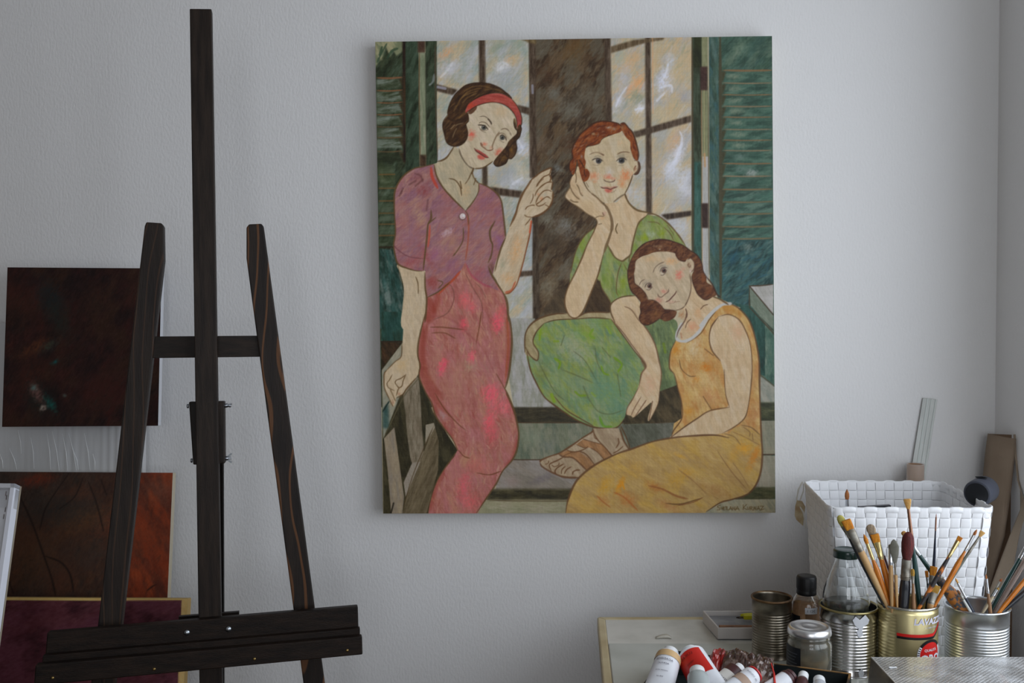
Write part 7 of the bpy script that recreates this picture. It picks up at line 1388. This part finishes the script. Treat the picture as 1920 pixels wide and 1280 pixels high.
# ================================================================= CLEAR RIBBED PLASTIC BOX
ZC = .832
pbm = bpy.data.materials.new('ribbed_clear_plastic'); pbm.use_nodes = True; nt = pbm.node_tree; bp_ = nt.nodes['Principled BSDF']
bp_.inputs['Base Color'].default_value = lin((206, 206, 206)) + (1,); bp_.inputs['Roughness'].default_value = .2; bp_.inputs['Metallic'].default_value = .45; bp_.inputs['Alpha'].default_value = .82; bp_.inputs['Coat Weight'].default_value = .6; bp_.inputs['Coat Roughness'].default_value = .08
tc = nt.nodes.new('ShaderNodeTexCoord'); adds = None; prev = None
for rz_, sc_ in ((0.0, 70), (.75, 58), (-.75, 58)):
    mp = nt.nodes.new('ShaderNodeMapping'); mp.inputs['Rotation'].default_value = (0, 0, rz_); nt.links.new(tc.outputs['Object'], mp.inputs[0])
    w = nt.nodes.new('ShaderNodeTexWave'); w.inputs['Scale'].default_value = sc_; w.bands_direction = 'Y'; nt.links.new(mp.outputs[0], w.inputs[0])
    if prev is None: prev = w.outputs['Fac']
    else:
        ad = nt.nodes.new('ShaderNodeMath'); ad.operation = 'ADD'; nt.links.new(prev, ad.inputs[0]); nt.links.new(w.outputs['Fac'], ad.inputs[1]); prev = ad.outputs[0]
bu = nt.nodes.new('ShaderNodeBump'); bu.inputs['Strength'].default_value = .42; bu.inputs['Distance'].default_value = .002; nt.links.new(prev, bu.inputs['Height']); nt.links.new(bu.outputs[0], bp_.inputs['Normal'])
nz = nt.nodes.new('ShaderNodeTexNoise'); nz.inputs['Scale'].default_value = 24; nt.links.new(tc.outputs['Object'], nz.inputs[0]); cr_ = nt.nodes.new('ShaderNodeValToRGB'); cr_.color_ramp.elements[0].position = .4; cr_.color_ramp.elements[1].position = .7
cr_.color_ramp.elements[0].color = lin((196, 195, 194)) + (1,); cr_.color_ramp.elements[1].color = lin((240, 241, 243)) + (1,); nt.links.new(nz.outputs[0], cr_.inputs[0]); nt.links.new(cr_.outputs[0], bp_.inputs['Base Color'])
K0 = onZ(1634, 1231.5, ZC); kx1 = .845; ky1 = K0.y - .30; K1x = K0.x
tp_ = thing('plastic_box', 'low clear ribbed plastic box lying in front of the brush cans at the bottom right', 'box', ((K0.x + kx1) / 2, (K0.y + ky1) / 2, ZT + .0025))
fl = .008
prism('lid', [(K0.x, K0.y, ZC), (kx1, K0.y, ZC), (kx1, ky1, ZC), (K0.x, ky1, ZC)], (0, 0, -.0012), pbm, tp_)
sidem = M('clear_side', (150, 140, 132), .12, alpha=.5, coat=.6, metal=.3)
zb_ = ZT + .0028
def side(a, b, c_, d__): prism('side_panel', [a, b, c_, d__], (0, 0, 0) if False else ((b - a).cross(d__ - a).normalized() * .001), sidem, tp_)
V = Vector
tlc = [V((K0.x, K0.y, ZC - .0013)), V((kx1, K0.y, ZC - .0013)), V((kx1, ky1, ZC - .0013)), V((K0.x, ky1, ZC - .0013))]; blc = [V((K0.x - fl, K0.y - .001, zb_)), V((kx1, K0.y - .001, zb_)), V((kx1, ky1, zb_)), V((K0.x - fl, ky1, zb_))]
for i in range(4): j = (i + 1) % 4; side(tlc[i], tlc[j], blc[j], blc[i])
v, f = tube_pts([tlc[0] + V((0, 0, .001)), tlc[3] + V((0, 0, .001))], .0011, 6); mesh('folded_edge', v, f, M('plastic_edge', (206, 206, 204), .15, coat=.5), tp_)
lb_ = onZ(1673, 1251, ZC + .0006); tag(prism('paper_flake', [lb_ + V(p) for p in ((-.006, 0, 0), (-.003, .003, 0), (.002, .0015, 0), (.007, .003, 0), (.0075, -.001, 0), (.002, -.002, 0), (-.005, -.003, 0))], (0, 0, .0006), M('flake', (236, 238, 242), .6)), 'tiny white flake of paper lying on the clear plastic box', 'flake')
